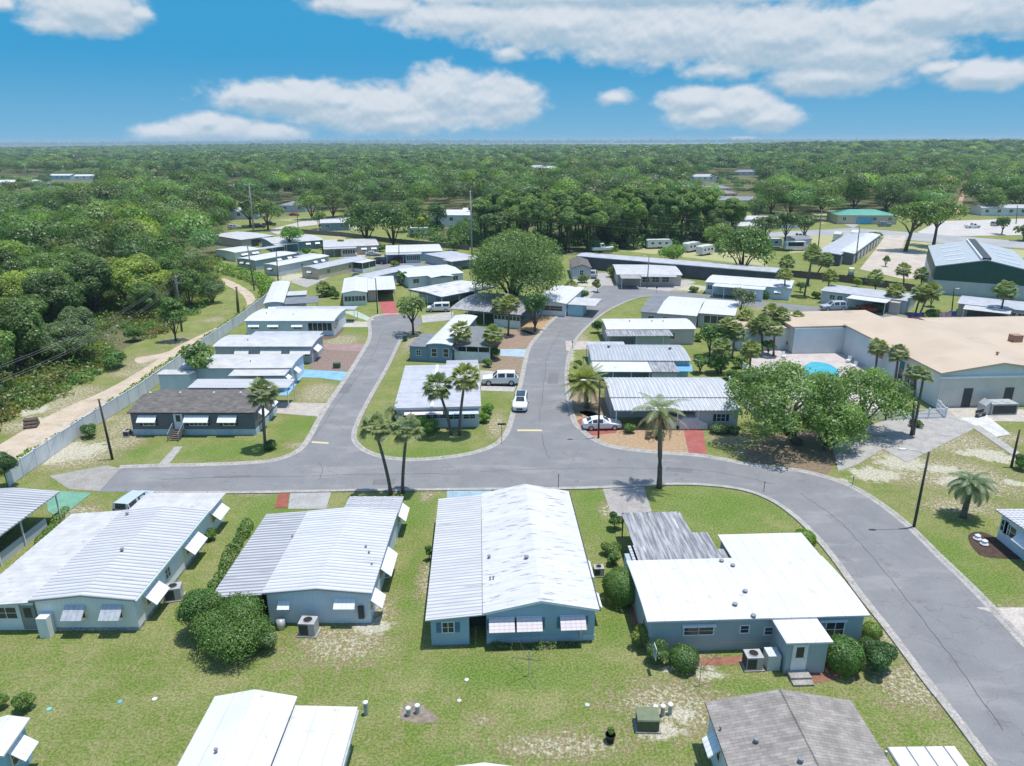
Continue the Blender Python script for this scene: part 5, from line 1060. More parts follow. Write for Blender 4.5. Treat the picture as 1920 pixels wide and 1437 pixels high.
r = empty('covered_car', CP.o+CP.ux*q[0]+CP.uy*(q[1]), CP.rz); tag(r, 'car under a white dust cover inside the open carport', 'covered car')
mb = MB(); mb.prism([(-2.3,-.9,.1),(-2.2,-.9,.8),(-1.2,-.8,1.0),(-.6,-.7,1.5),(1.0,-.7,1.5),(1.8,-.8,1.0),(2.3,-.9,.8),(2.35,-.9,.1)], (0,1.8,0)); mb.build('dust_cover', mat('car_cover', (.62,.62,.62), (.52,.52,.53), 3, .9), r)
mb = MB(); mb.cyl(-1.4, -.93, .3, 0, .02, 10); mb.v = [(x, -.94+(z*2), y+.93+.32) for x, y, z in mb.v]; mb.build('wheel', BLACK, r)
# bins, chairs and other small things in the yards
def bin_(p, label, c):
    r = empty('trash_bin', P(p), R(random.uniform(-20,20))); tag(r, label, 'trash bin', 'wheeled bins in the yards'); mb = MB(); mb.prism([(-.27,-.3,.05),(.27,-.3,.05),(.32,-.36,1.0),(-.32,-.36,1.0)], (0,.66,0)); mb.build('body', mat('bin_%d' % int(c[1]*999), c, c, 2, .5), r); mb = MB(); mb.box(-.35,.35,-.4,.36,1.0,1.06); mb.build('lid', DARK, r)
    for sg in (-1,1):
        mb = MB(); mb.tube([(sg*.25,.32,.12),(sg*.32,.32,.12)], .12, 8); mb.build('wheel', BLACK, r)
random.seed(3)
for p, lb, c in (((505,778),'green wheeled bin at the street end of the charcoal home',(.04,.12,.06)), ((558,690),'blue bin beside the blue-painted drive',(.05,.12,.28)), ((760,640),'grey bin at the side of the slate blue home',(.12,.12,.13)), ((1148,690),'green bin under the blue-awning home carport',(.04,.12,.06)), ((1146,640),'grey bin before the corrugated carport home',(.12,.12,.13)), ((812,560),'blue bin near the navy-trimmed carport',(.05,.12,.28)), ((1160,523),'green bin before the weathered brown home',(.04,.12,.06)), ((1590,568),'grey bin by the white canopy of the long grey home',(.12,.12,.13))): bin_(p, lb, c)
def chair_(p, label, a, c):
    r = empty('lawn_chair', P(p), R(a)); tag(r, label, 'chair', 'lawn chairs'); m_ = mat('chair_%d' % int(c[0]*999), c, c, 2, .5)
    mb = MB(); mb.prism([(-.3,-.3,.38),(.3,-.3,.38),(.3,-.3,.43),(-.3,-.3,.43)], (0,.6,0)); mb.build('seat', m_, r); mb = MB(); mb.prism([(-.3,.3,.43),(.3,.3,.43),(.3,.42,1.0),(-.3,.42,1.0)], (0,.05,0)); mb.build('backrest', m_, r)
    for x in (-.27,.27):
        for y in (-.27,.27): mb = MB(); mb.box(x-.025,x+.025,y-.025,y+.025,0,.4); mb.build('leg', m_, r)
for p, lb, a, c in (((470,702),'white lawn chair behind the charcoal home',40,(.7,.7,.7)), ((1470,672),'white poolside chair near the clubhouse wing',10,(.7,.7,.7)), ((1600,690),'white poolside chair right of the water',-60,(.7,.7,.7)), ((1590,680),'second white poolside chair right of the water',-50,(.7,.7,.7)), ((915,690),'green lawn chair under the patio roof of the island home',0,(.05,.2,.1)), ((1215,822),'brown lawn chair before the open carport',180,(.2,.12,.08))): chair_(p, lb, a, c)
for p, a, k, c, lb in (((700,480),10,'sedan',PS,'silver sedan beside the beige home'), ((560,485),5,'suv',PB,'blue-grey suv by the slate blue home drive'), ((860,497),170,'pickup',PK,'black pickup by the flat grey carport'), ((655,480),0,'sedan',PW,'white sedan between the beige and tan homes'), ((1112,520),80,'suv',PS,'silver suv on the pale drive of the weathered brown home'), ((1050,552),20,'sedan',PW,'white sedan parked by the white cottage'), ((1245,702),0,'sedan',PS,'silver sedan under the blue-awning home carport')): car(lb, p, a, k, c)
# trailers, boat, golf cart
def trailer(label, p, ang, Lg=7, name='travel_trailer', cat='trailer', c=(.66,.67,.67)):
    r = empty(name, P(p), R(ang)); tag(r, label, cat, 'trailers stored by the oaks')
    mb = MB(); mb.prism([(-Lg/2,-1.2,.5),(-Lg/2,-1.2,2.6),(-Lg/2+.3,-1.2,2.9),(Lg/2-.6,-1.2,2.9),(Lg/2,-1.2,2.2),(Lg/2,-1.2,.9),(Lg/2-.4,-1.2,.5)], (0,2.4,0)); mb.build('body', mat('trailer_shell', c, tuple(x*.9 for x in c), 1, .4), r)
    for sg in (-1, 1):
        for x in (-Lg*.3, 0, Lg*.27):
            mb = MB(); mb.box(x-.45, x+.45, sg*1.2-.01, sg*1.2+.01, 1.5, 2.1); mb.build('window', GLASS, r)
        for x in (-.4, .5):
            mb = MB(); mb.tube([(x, sg*1.0, .36), (x, sg*1.22, .36)], .36, 12); mb.build('wheel', BLACK, r)
    mb = MB(); mb.tube([(Lg/2-.3, -.5, .5), (Lg/2+1, 0, .5), (Lg/2-.3, .5, .5)], .05, 5); mb.build('tow_hitch', DARK, r); return r
trailer('white travel trailer with a dark stripe behind the bright green tree', (1235,466), 5, 8); trailer('white trailer nearest the oak with hanging branches', (1296,472), 40, 6); trailer('white trailer next in line beside a storage boat', (1322,478), 40, 6); trailer('white trailer shaded by oaks by the long grey roofs', (1440,464), -5, 8)
trailer('white box trailer near the highway', (1602,449), 60, 7); trailer('white camper near the highway, left of the box trailer', (1570,452), 60, 6); trailer('silver horse trailer beneath the pines', (785,442), 10, 8, c=(.4,.42,.45))
r = empty('boat', P((1128,475)), R(5)); tag(r, 'white motor boat on a trailer behind the dark storage building', 'boat')
mb = MB(); mb.prism([(-3,-1.1,1.0),(-3,-1.1,1.7),(2,-1.1,1.8),(3.6,-1.0,2.0),(2.6,-.9,1.0)], (0,2.2,0)); mb.build('hull', PW, r); mb = MB(); mb.prism([(-.4,-.9,1.75),(-.6,-.9,3.0),(.5,-.9,3.0),(1.2,-.9,1.8)], (0,1.8,0)); mb.build('cabin', WHITE, r)
mb = MB(); mb.box(-.3,.6,-.93,.93,2.3,2.8); mb.build('window', GLASS, r); mb = MB(); mb.box(-2.8,2.5,-.6,.6,.5,1.0); mb.build('trailer_frame', DARK, r)
r = empty('golf_cart', P((1595,517)), R(70)); tag(r, 'small golf cart with pale roof on the grass strip by the storage lot', 'golf cart')
mb = MB(); mb.prism([(-1.2,-.6,.3),(-1.2,-.6,.9),(-.2,-.6,.8),(0,-.6,.35),(.7,-.6,.35),(.9,-.6,.9),(1.2,-.6,.7),(1.2,-.6,.3)], (0,1.2,0)); mb.build('body', PB, r); mb = MB(); mb.box(-1.1,.8,-.6,.6,1.85,1.92); mb.build('roof', WHITE, r)
for x in (-1.0,.7):
    for y in (-.55,.55):
        mb = MB(); mb.tube([(x,y,.8),(x*.95,y,1.87)], .03, 5); mb.build('post', BLACK, r)
        mb = MB(); mb.tube([(x,y-.1,.25),(x,y+.1,.25)], .25, 10); mb.build('wheel', BLACK, r)
# ------------------------------------------------------------------ yard things
r = empty('electrical_box', P((1213,1362)), R(-2)); tag(r, 'square olive green electrical box on a pad in the lower lawn', 'electrical box')
OLV = mat('olive_paint', (.10,.13,.075), (.08,.105,.06), 3, .6)
mb = MB(); mb.box(-.75,.75,-.6,.6,0,.1); mb.build('concrete_pad', CONC, r); mb = MB(); mb.box(-.62,.62,-.5,.5,.1,.85); mb.build('cabinet', OLV, r); mb = MB(); mb.prism([(-.66,-.54,.85),(.66,-.54,.85),(.66,-.5,.93),(-.66,-.5,.93)], (0,1.06,0)); mb.build('lid', mat('olive_lid', (.17,.20,.12), (.14,.17,.1), 3, .6), r)
r = empty('electrical_box', P((632,690)), 0); tag(r, 'tiny dark green electrical box beside the left street', 'electrical box'); mb = MB(); mb.box(-.5,.5,-.4,.4,0,.75); mb.build('cabinet', OLV, r); mb = MB(); mb.box(-.54,.54,-.44,.44,.75,.82); mb.build('lid', OLV, r)
PEDG = mat('pale_green_plastic', (.36,.42,.38), (.3,.36,.32), 3, .6)
for p, lb, hh in (((687,1340),'pale green utility pedestal beside the bottom white roof',.95), ((766,1342),'utility pedestal on the stony patch, first of two',.6), ((783,1337),'second utility pedestal on the stony patch',.6), ((1228,1342),'utility pedestal behind the olive electrical box, first of three',.7), ((1242,1342),'utility pedestal in the middle of three behind the olive box',.75), ((1256,1339),'utility pedestal last of three behind the olive box',.75)):
    r = empty('utility_pedestal', P(p)); tag(r, lb, 'utility pedestal', 'utility pedestals in the lawns'); mb = MB(); mb.cyl(0,0,.13,0,hh,10); mb.build('body', PEDG, r); mb = MB(); mb.lathe(0,0,[(.15,hh-.12),(.16,hh),(.08,hh+.06),(.01,hh+.08)],10); mb.build('cap', WHITE, r)
def clothesline(p, label, s=1.2, h=1.9, ang=20):
    r = empty('clothesline', P(p), R(ang)); tag(r, label, 'clothesline', 'rotary clotheslines on the back lawns')
    mb = MB(); mb.tube([(0,0,0),(0,0,h+.1)], .03, 6); mb.build('pole', ALU, r)
    e = [Vector((s*math.cos(k*math.pi/2), s*math.sin(k*math.pi/2), h+.25)) for k in range(4)]
    for q in e:
        mb = MB(); mb.tube([(0,0,h-.6), q], .015, 5); mb.build('arm', DARK, r)
    mb = MB()
    for f_ in (.45,.65,.85,1):
        pts = [Vector((0,0,h-.6)).lerp(q, f_) for q in e]
        for k in range(4): mb.tube([pts[k], pts[(k+1)%4]], .004, 3)
    mb.build('line', DARK, r)
clothesline((1311,1287), 'rotary clothesline near the sage green home'); clothesline((992,1268), 'rotary clothesline behind the blue clapboard home', 1.35, 1.9, 35)
r = empty('planter', P((1144,1390))); tag(r, 'black pot with a small shrub on the lower lawn', 'planter'); mb = MB(); mb.lathe(0,0,[(.2,0),(.3,.45),(.32,.5),(.27,.5),(.2,.4),(.01,.4)],12); mb.build('pot', BLACK, r); PLANTER = r
for p, lb, c in (((1250,775),0,0),): pass
def sign(p, label, h=2.0, w=.5, hh=.4, c=(.03,.10,.06), top=True):
    r = empty('street_sign', P(p)); tag(r, label, 'street sign'); mb = MB(); mb.tube([(0,0,0),(0,0,h)], .03, 6); mb.build('post', DARK, r); mb = MB(); mb.box(-w/2,w/2,-.02,.02,h,h+hh); mb.build('panel', mat('sign_%d' % int(c[0]*999), c, c, 1, .4), r)
sign((941,832), 'dark street name sign on the island lawn tip', 2.3, .95, .22, (.04,.05,.05)); sign((1047,915), 'thin marker post at the kerb behind the blue clapboard home', 1.3, .08, .2, (.08,.08,.08)); sign((1598,912), 'short dark marker post by the sandy verge', .9, .1, .2, (.06,.05,.05)); sign((1432,922), 'slim marker post at the bend kerb', .9, .08, .2, (.07,.07,.07)); sign((1073,655), 'thin mailbox post beside the street bend', 1.1, .25, .25, (.1,.1,.11)); sign((1231,550), 'dark red box sign near the street junction', 1.1, .4, .5, (.2,.05,.05))
# painted stop bars
YEL = mat('faded_yellow_paint', (.62,.52,.25), (.5,.45,.3), 3, .8)
tag(sheet('road_marking', [(970,806),(1016,806),(1016,809),(970,809)], .026, YEL), kind='structure'); tag(sheet('road_marking', [(585,828),(616,830),(616,833),(584,831)], .026, YEL), kind='structure')
# flags
def flag(p, top, label, stripes, rev=1):
    b = P(p); t = PY(top, b.y); r = empty('flag', b); tag(r, label, 'flag'); h = t.z; mb = MB(); mb.tube([(0,0,0),(0,0,h)], .04, 6); mb.build('flagpole', ALU, r)
    for k, (c, nm) in enumerate(stripes):
        mb = MB(); n = 12; wd = 3.0; sh = 1.5/len(stripes); vs = []
        for j in range(n+1):
            x = rev*(wd*j/n); y = .18*math.sin(j*1.1); z1 = h-.1-k*sh-.25*j/n; vs += [(x,y,z1),(x,y,z1-sh*.999)]
        mb.add(vs, [(2*j,2*j+2,2*j+3,2*j+1) for j in range(n)]); o = mb.build('stripe', mat('flag_'+nm, c, c, 1, .8), r); o.modifiers.new('thick', 'SOLIDIFY').thickness = .01
    return r, h
RD = ((.5,.05,.07),'red'); WT = ((.7,.7,.7),'white'); BL = ((.05,.08,.28),'blue')
fg, hh = flag((1789,604), (1796,583), 'american flag with red and white stripes flying near the green-floored carport', [RD,WT]*6+[RD], -1)
mb = MB(); mb.box(-1.25,-.02,-.12,.22,hh-.95,hh-.08); mb.build('canton', mat('flag_blue', (.05,.08,.28), (.05,.08,.28), 1, .8), fg)
flag((1729,612), (1736,585), 'blue and red banner flag left of the striped american flag', [BL,BL,RD,WT,BL], -1); flag((1772,640), (1782,600), 'faded red and white flag hanging lower behind the tan roof', [RD,WT]*3, -1)
# pool
POOLW = mat('pool_water', (.05,.36,.46), (.08,.42,.52), .8, .1)
tag(sheet('pool_deck', [(1420,650),(1580,640),(1680,740),(1640,778),(1520,775),(1400,690)], .03, mat('pool_deck', (.50,.45,.42), (.42,.37,.35), .6, .8)), kind='structure')
tag(sheet('water', cr([(1502,696),(1522,680),(1555,684),(1574,700),(1558,716),(1524,714)], 5, True), .06, POOLW), kind='structure')
# white chairs and blob beside the mulch bed
for k, (p, lb) in enumerate((((1832,1012),'white garden stone figure, upper of two in the oval mulch bed'), ((1845,1022),'white garden stone figure, lower of two in the oval mulch bed'))):
    mb = MB(); mb.lathe(0,0,[(.25,0),(.35,.12),(.2,.3),(.24,.42),(.05,.55)],10); o = mb.build('garden_ornament', WHITE, loc=P(p)); tag(o, lb, 'garden ornament')
r = empty('hay_crate', P((60,800)), R(20)); r.name = 'log_pile'; tag(r, 'small brown stack of logs beside the dirt track', 'log pile')
for j in range(3):
    for k in range(4-j):
        mb = MB(); y = (k-1.5+j*.5)*.42; mb.tube([(-.7,y,.2+j*.36),(.7,y,.2+j*.36)], .2, 8); mb.build('log', WOOD, r)
for k, (p, c, lb) in enumerate((((290,1311),(.75,.75,.75),'white lid on the lawn left of the bottom white roof'), ((225,1316),(.12,.38,.48),'turquoise lid on the lawn, nearer the white lid'), ((92,1330),(.15,.5,.5),'turquoise lid on the lawn near the small bush'), ((875,1275),(.55,.55,.53),'round pale cover on the lawn behind the clothesline'), ((1101,1322),(.45,.5,.55),'round grey-blue cleanout cap in a sandy spot'), ((861,1314),(.5,.48,.45),'grey stone cover below the clothesline lawn'))):
    mb = MB(); mb.lathe(0,0,[(.13,0),(.15,.03),(.1,.05),(.01,.06)],12); o = mb.build('lid_cover', mat('cap_%d' % k, c, c, 1, .5), loc=P(p)); tag(o, lb, 'cover')
for p, lb in (((1600,800),'concrete wheel stop in the parking area, nearer the oak'), ((1645,818),'concrete wheel stop in the parking area, nearer the twin palms')): 
    mb = MB(); mb.prism([(-1,-.1,0),(1,-.1,0),(.9,-.07,.14),(-.9,-.07,.14)], (0,.2,0)); o = mb.build('wheel_stop', CONC, loc=P(p)); o.rotation_euler = (0,0,R(-12)); tag(o, lb, 'wheel stop')
# picnic bench by clubhouse
r = empty('bench', P((1838,782)), R(25)); tag(r, 'small metal bench on the pale pavement by the clubhouse doors', 'bench'); mb = MB(); mb.box(-.8,.8,-.2,.2,.42,.47); mb.build('seat', DARK, r); mb = MB(); mb.box(-.8,.8,.2,.25,.5,.9); mb.build('backrest', DARK, r)
for x in (-.7,.7):
    mb = MB(); mb.box(x-.04,x+.04,-.18,.22,0,.42); mb.build('leg', DARK, r)
# ------------------------------------------------------------------ vegetation
LEAF = leaf_mat('leaf', (.150,.238,.080), (.182,.260,.094), .48); LEAFS = leaf_mat('shrub_leaf', (.125,.210,.062), (.165,.235,.072), .35)
FROND = leaf_mat('palm_frond', (.235,.295,.125), (.275,.320,.145), .45); DEADF = leaf_mat('dead_frond', (.38,.29,.17), (.30,.21,.12), .2)
BARK = mat('bark', (.14,.115,.09), (.09,.075,.06), 3, .95, sc=(3,3,.5)); PBARK = mat('palm_bark', (.20,.17,.14), (.13,.11,.09), 2, .95, wave=('Z', .16, (.10,.085,.07), .25))
def quads(C, Nn, s, asp, g, jit=.25):
    n = len(C); Nn = Nn/np.linalg.norm(Nn, axis=1, keepdims=True)
    a = np.cross(Nn, g.normal(size=(n, 3))); a /= np.linalg.norm(a, axis=1, keepdims=True)+1e-9
    b_ = np.cross(Nn, a); s = np.asarray(s).reshape(-1, 1)*np.ones((n, 1))
    a = a*s; b_ = b_*s*asp
    q = np.stack([C-a-b_*.3, C+a*.2-b_, C+a+b_*.3, C-a*.2+b_], 1)
    q += g.normal(size=q.shape)*(s*jit*.5)[:, :, None]
    return q.reshape(-1, 3), np.arange(n*4).reshape(-1, 4)
def crown_pts(g, r, z0, z1, nl, n, leaf, flat=.6, up=.25, spread=.72, lobe=(.3, .5), low=.25):
    h = (z1-z0); zc = (z0+z1)/2
    d = g.normal(size=(nl, 3)); d /= np.linalg.norm(d, axis=1, keepdims=True); d[:, 2] = np.abs(d[:, 2])*(1+low*.6)-low
    rad = g.uniform(.35, 1, (nl, 1))**.5
    lr = g.uniform(*lobe, nl)*r
    Lc = d*rad*np.array([r*spread, r*spread, h*.36]); Lc[:, 2] += zc
    Lc[0] = (0, 0, zc); lr[0] = r*.55
    lz = np.minimum(lr*flat, h*.42)
    k = g.choice(nl, n, p=lr**2/np.sum(lr**2))
    e = g.normal(size=(n, 3)); e /= np.linalg.norm(e, axis=1, keepdims=True); fl = (e[:, 2] < -.25) & (g.random(n) < .7); e[fl, 2] *= -1
    rr = g.uniform(.72, 1.06, (n, 1))
    off = e*rr*np.stack([lr[k], lr[k], lz[k]], 1)
    C = Lc[k]+off; C[:, 2] = np.clip(C[:, 2], z0*.85, z1)
    Nn = e*.95+g.normal(size=(n, 3))*.45+np.array([0, 0, up])
    tl = g.uniform(.8, 1.2, nl)[k]*g.uniform(.72, 1.25, n)
    hue = np.stack([tl*g.uniform(.92, 1.12, n), tl, tl*g.uniform(.8, 1.1, n)], 1)
    return C, Nn, leaf*g.uniform(.6, 1.25, n), np.repeat(hue, 4, 0)
def trunk_mesh(name, parent, g, h, r0, z0, r, lean=0, m_=None, limbs=5):
    mb = MB(); mb.tube([(0,0,-.1), (lean*.3, 0, z0*.5), (lean, .1, z0+(h-z0)*.3), (lean*1.1, 0, z0+(h-z0)*.65)], [r0*1.25, r0, r0*.7, r0*.25], 8)
    for k in range(limbs):
        a = 2*math.pi*(k+g.random()*.6)/max(1, limbs); zz = z0*(.75+.3*g.random()); rr = r*(.45+.3*g.random())
        mb.tube([(lean*.6, 0, zz), (lean+rr*.45*math.cos(a), rr*.45*math.sin(a), zz+(h-zz)*.3), (lean+rr*math.cos(a), rr*math.sin(a), zz+(h-zz)*.5)], [r0*.55, r0*.35, r0*.1], 6)
    return mb.build(name, m_ or BARK, parent, True)
def tree(label, base, top, hw, col=(1,1,1), nl=14, dens=1.0, z0=.28, name='tree', cat='tree', group=None, leaf=.2, seed=1, m_=None, flat=.75, lobe=(.3,.48), lean=0, tr=None, spread=.72, low=.35):
    b = P(base); g = np.random.default_rng(seed); hh = PY(top, b.y+.01).z; r = hw*mpp(base)
    root = empty(name, b); tag(root, label, cat, group); zt = hh
    n = int(min(42000, dens*90*r*max(r, (hh*(1-z0))*.5)/(leaf/.30)**2))+300
    C, Nn, s, t = crown_pts(g, r, zt*z0, zt, nl, n, leaf, flat, lobe=lobe, spread=spread, low=low); C[:, 0] += lean
    V, Q = quads(C, Nn, s, .62, g)
    o = np_mesh('crown', V, Q, m_ or LEAF, root, t); o.color = (*col, 1)
    trunk_mesh('trunk', root, g, zt, tr or max(.12, r*.06), zt*z0, r, lean)
    return root
DK, MD, LT, LIME, OLIVE, GREY = (.66,.76,.68), (.85,.9,.8), (1.15,1.15,1.0), (1.75,1.65,.9), (1.5,1.25,1.0), (.95,.88,1.35)
random.seed(4)
MIDT = (((668,535),(668,510),11,'small leafy tree between the white porch and the green porch windows'), ((755,535),(756,505),12,'small tree left of the navy-trimmed carport'), ((905,535),(905,505),14,'dark small tree tucked behind the navy-trimmed carport'), ((640,470),(640,446),9,'small tree beside the beige home carport'), ((590,490),(590,470),9,'small tree behind the light grey narrow home'), ((850,470),(850,446),13,'tree standing behind the flat grey carport roof'), ((1120,500),(1120,470),10,'thin pale tree between the gabled home and the weathered home'),
  ((1300,520),(1300,495),10,'small tree at the gap between the weathered home and the long pale blue home'), ((1500,548),(1500,525),9,'small round tree at the end of the long pale blue home'), ((1745,575),(1745,540),13,'bushy tree behind the banner flag'), ((1870,560),(1870,535),14,'bushy tree behind the low brown home'), ((1660,500),(1660,478),8,'small tree on the grass strip by the lot'), ((885,620),(885,600),9,'small tree by the arched carport posts'), ((1355,690),(1358,655),16,'leafy tree between the pool fence and the blue-awning home'), ((1400,680),(1402,645),15,'tree at the pool corner beneath the palms'), ((1440,665),(1440,632),13,'tree beside the pool against the clubhouse wing'))
for k, (b_, t_, hw, lb) in enumerate(MIDT): tree(lb, b_, t_, hw, random.choice(((.9,1.05,.8),(1.1,1.25,.85),(1.25,1.35,.8))), 11, 1.0, .1, leaf=.22, seed=200+k)
# ---- trees one can single out
tree('great spreading oak in the middle of the homes, its crown over the street corner', (962,582), (970,424), 106, (1.05,1.08,.95), 32, 1.3, .10, leaf=.21, seed=4, lobe=(.2,.42), spread=.76, low=.6)
tree('huge dark oak by the clubhouse shading the road bend and hiding the pool', (1498,832), (1462,642), 120, (1.3,1.35,1.15), 46, .8, .12, leaf=.16, seed=5, lobe=(.15,.28), lean=-2.4, tr=.5, spread=.88, low=.9)
tree('second crown of low branches beside the huge clubhouse oak, over the parking area', (1612,808), (1632,670), 88, (1.3,1.36,1.1), 34, .85, .06, leaf=.16, seed=6, lobe=(.2,.34), spread=.8, low=.7)
tree('low front crown of the huge clubhouse oak, hanging over the mulch near the road', (1548,842), (1556,728), 80, (1.35,1.42,1.15), 30, .9, .03, leaf=.16, seed=66, lobe=(.2,.34), spread=.8, low=.9)
tree('leafy young tree standing before the blue-grey home with double roof', (384,722), (384,634), 40, (1.0,1.1,.9), 14, .8, .2, leaf=.3, seed=7)
tree('sparse tree at the top of the island beside the cul-de-sac', (775,628), (772,545), 34, (1.2,1.1,1.0), 14, .55, .3, leaf=.3, seed=8)
tree('dense dark round tree at the street curve before the white cottage', (1003,622), (1003,540), 35, (.62,.85,.6), 14, 1.2, .12, seed=9)
tree('dark green broad tree right of the white home with corrugated carport', (1330,668), (1330,602), 30, (.7,.95,.55), 12, 1.2, .15, seed=10)
tree('bright green bushy tree below the dark one, near the pool', (1345,702), (1348,668), 24, (1.1,1.2,.7), 9, 1.1, .1, seed=11); tree('bright green small tree at the end of the blue-awning home', (1312,700), (1310,662), 17, (.9,1.1,.7), 8, 1.1, .1, seed=12)
tree('grey mossy tree standing at the street corner', (1388,600), (1386,530), 26, (1.15,1.0,1.7), 12, .8, .15, seed=13)
tree('vivid green tree in front of the long dark storage wall', (1262,505), (1262,458), 28, (1.3,1.55,.6), 10, 1.1, .2, seed=14)
tree('large dark tree at the end of the long dark storage wall', (1390,518), (1390,420), 56, (.85,.98,.74), 26, 1.1, .03, leaf=.34, seed=15)
tree('spreading oak with leaning trunk on the pale storage lot', (1697,472), (1700,378), 52, (1.05,1.1,.8), 18, 1.0, .42, leaf=.4, seed=16, lean=1.5, flat=.6); tree('second spreading oak right of the leaning one on the lot edge', (1750,462), (1768,372), 44, (1.2,1.15,.9), 14, 1.0, .4, leaf=.4, seed=17)
tree('small bright green tree before the slate blue home', (545,470), (545,424), 30, (1.05,1.4,.6), 10, .9, .35, seed=18)
tree('great dark tree at the end of the back board fence', (688,458), (690,372), 44, (.8,.92,.76), 22, 1.1, .02, leaf=.36, seed=19); tree('great dark tree merging with its twin, right of it', (738,462), (733,366), 44, (.85,.95,.76), 22, 1.1, .02, leaf=.36, seed=20)
for k, (b_, t_, hw, lb) in enumerate((((1432,470),(1430,395),30,'shading oak nearest the storage wall, first of three by the trailers'), ((1470,468),(1468,392),30,'shading oak in the middle of three by the trailers'), ((1505,460),(1500,400),26,'shading oak last of three by the trailers'))): tree(lb, b_, t_, hw, (.8,.82,.78), 12, .9, .35, leaf=.38, seed=21+k)
tree('yellow-green tree by the subdivision garages', (1332,415), (1330,366), 21, (2.1,1.6,.6), 9, 1, .2, leaf=.42, seed=30); tree('yellow-green small tree in front of the pines', (795,440), (795,398), 16, (1.9,1.6,.6), 8, 1, .2, leaf=.42, seed=31)
tree('pale green oak over the yard of dark trucks', (503,432), (503,374), 32, (1.1,1.15,1.0), 12, 1, .2, leaf=.42, seed=32); tree('dark olive oak above the dark trucks yard', (470,425), (470,362), 36, (.8,.75,.7), 12, 1, .2, leaf=.42, seed=33)
tree('round oak beyond the tall pole above the yellow home', (408,420), (405,352), 34, (1.1,1.3,.7), 12, 1, .2, leaf=.42, seed=34)
tree('small tree behind the warehouse at the highway', (1918,452), (1918,418), 20, (.9,.9,.85), 8, .9, .25, leaf=.4, seed=35)
tree('grey-green small tree by the highway sheds', (1878,440), (1875,405), 18, (1,1,1.2), 8, .9, .3, leaf=.4, seed=36)
tree('tall green tree against the woods edge next to the crossarm pole', (330,640), (326,548), 30, (.9,1.1,.75), 16, 1, .12, seed=37)
tree('lime green tree rising out of the woods at the outer left', (40,590), (40,482), 36, (2.0,1.75,.55), 14, .9, .2, seed=38)
tree('dull green bush of a tree by the dirt track end', (400,570), (405,522), 26, (.85,.9,1.1), 9, 1, .05, seed=39)
for k, (b_, t_, hw, lb) in enumerate((((425,412),(424,368),26,'dark round oak behind the metal-roofed shed'), ((585,412),(585,355),28,'broad green tree behind the sandy lane, nearer the pyramidal cottage'), ((625,408),(628,345),32,'tall bushy tree behind the small slate blue home'), ((660,405),(662,352),28,'bushy tree between the slate blue home and the great dark trees'), ((600,430),(600,392),14,'small round tree at the lane bend'), ((775,435),(772,360),30,'tall tree between the great dark trees and the pines'), ((820,432),(822,372),22,'slender green tree beside the silver trailer'),
    ((1345,470),(1345,410),30,'oak behind the white trailers'), ((1300,455),(1300,395),30,'oak with hanging branches behind the vivid green tree'), ((1415,418),(1415,368),26,'oak at the rear of the low office'), ((1480,405),(1478,355),34,'dark oak behind the low office roof'), ((1445,400),(1440,350),30,'oak between subdivision and low office'), ((1540,398),(1540,350),34,'broad tree on the verge left of the lane'), ((1600,392),(1602,345),30,'broad tree beyond the lane'), ((1660,396),(1660,350),32,'round grey-green tree behind the green-roofed shop'), ((1850,402),(1850,352),34,'broad tree behind the highway lot'), ((1700,400),(1705,352),32,'broad tree behind the lot oaks'), ((1910,398),(1910,345),32,'broad yellow-green tree at the far right woods edge'))):
    tree(lb, b_, t_, hw, random.choice(((.8,.9,.76),(1.0,1.06,.85),(1.2,1.25,.85),(.95,.95,1.1))), 16, 1.0, .06, leaf=.32, seed=60+k)
# ---- woods: one tree, one object; five crown shapes shared by copies
def wood_variant(seed, r, hgt, z0, nl, n, leaf, flat=.75, lobe=(.3,.48)):
    g = np.random.default_rng(seed); root = empty('tree', (0, 0, -200)); C, Nn, s, t = crown_pts(g, r, hgt*z0, hgt, nl, n, leaf, flat, lobe=lobe)
    V, Q = quads(C, Nn, s, .62, g); o = np_mesh('crown', V, Q, LEAF, root, t); trunk_mesh('trunk', root, g, hgt, .22, hgt*z0, r); return root
OAKS = [wood_variant(100+k, 5.6, 9.6, .06, 34, 24000, .165, lobe=(.18,.34)) for k in range(4)]+[wood_variant(110+k, 4.2, 11.5, .05, 30, 20000, .165, 1.15, lobe=(.2,.38)) for k in range(4)]
PINES = [wood_variant(120+k, 4.6, 20, .30, 28, 15000, .26, 1.0, (.22,.38)) for k in range(4)]
used = set()
def inst(src, x, y, s, col, label, group, sz=None):
    root = src if id(src) not in used else copy_tree(src); used.add(id(src)) if root is src else None
    root.location = (x, y, float(hills(x, y))-.1); root.rotation_euler = (0, 0, random.uniform(0, 6.28)); root.scale = (s, s, sz or s)
    tag(root, label, 'tree', group)
    for c in root.children:
        if c.name.startswith('crown'): c.color = (*col, 1)
    return root
random.seed(11)
def inpoly(x, y, poly):
    c = False; j = len(poly)-1
    for i_ in range(len(poly)):
        a, b = poly[i_], poly[j]
        if (a.y > y) != (b.y > y) and x < (b.x-a.x)*(y-a.y)/(b.y-a.y)+a.x: c = not c
        j = i_
    return c
def trackx(y): return float(np.interp(y, [p.y for p in tr], [p.x for p in tr]))
TONES = [((.85,.92,.78),'dark green'), ((1.08,1.14,.88),'mid green'), ((1.38,1.4,.92),'fresh green'), ((1.05,1.02,1.25),'grey green'), ((1.75,1.5,.8),'yellowish green'), ((.95,1.06,.78),'deep green')]
clear_w = [[P(q) for q in c] for c in ([(190,640),(230,615),(300,640),(330,610),(345,650),(230,690)], [(440,478),(520,520),(470,560),(400,530)])]
nI = 0
y = 64.0
WOODY = 160
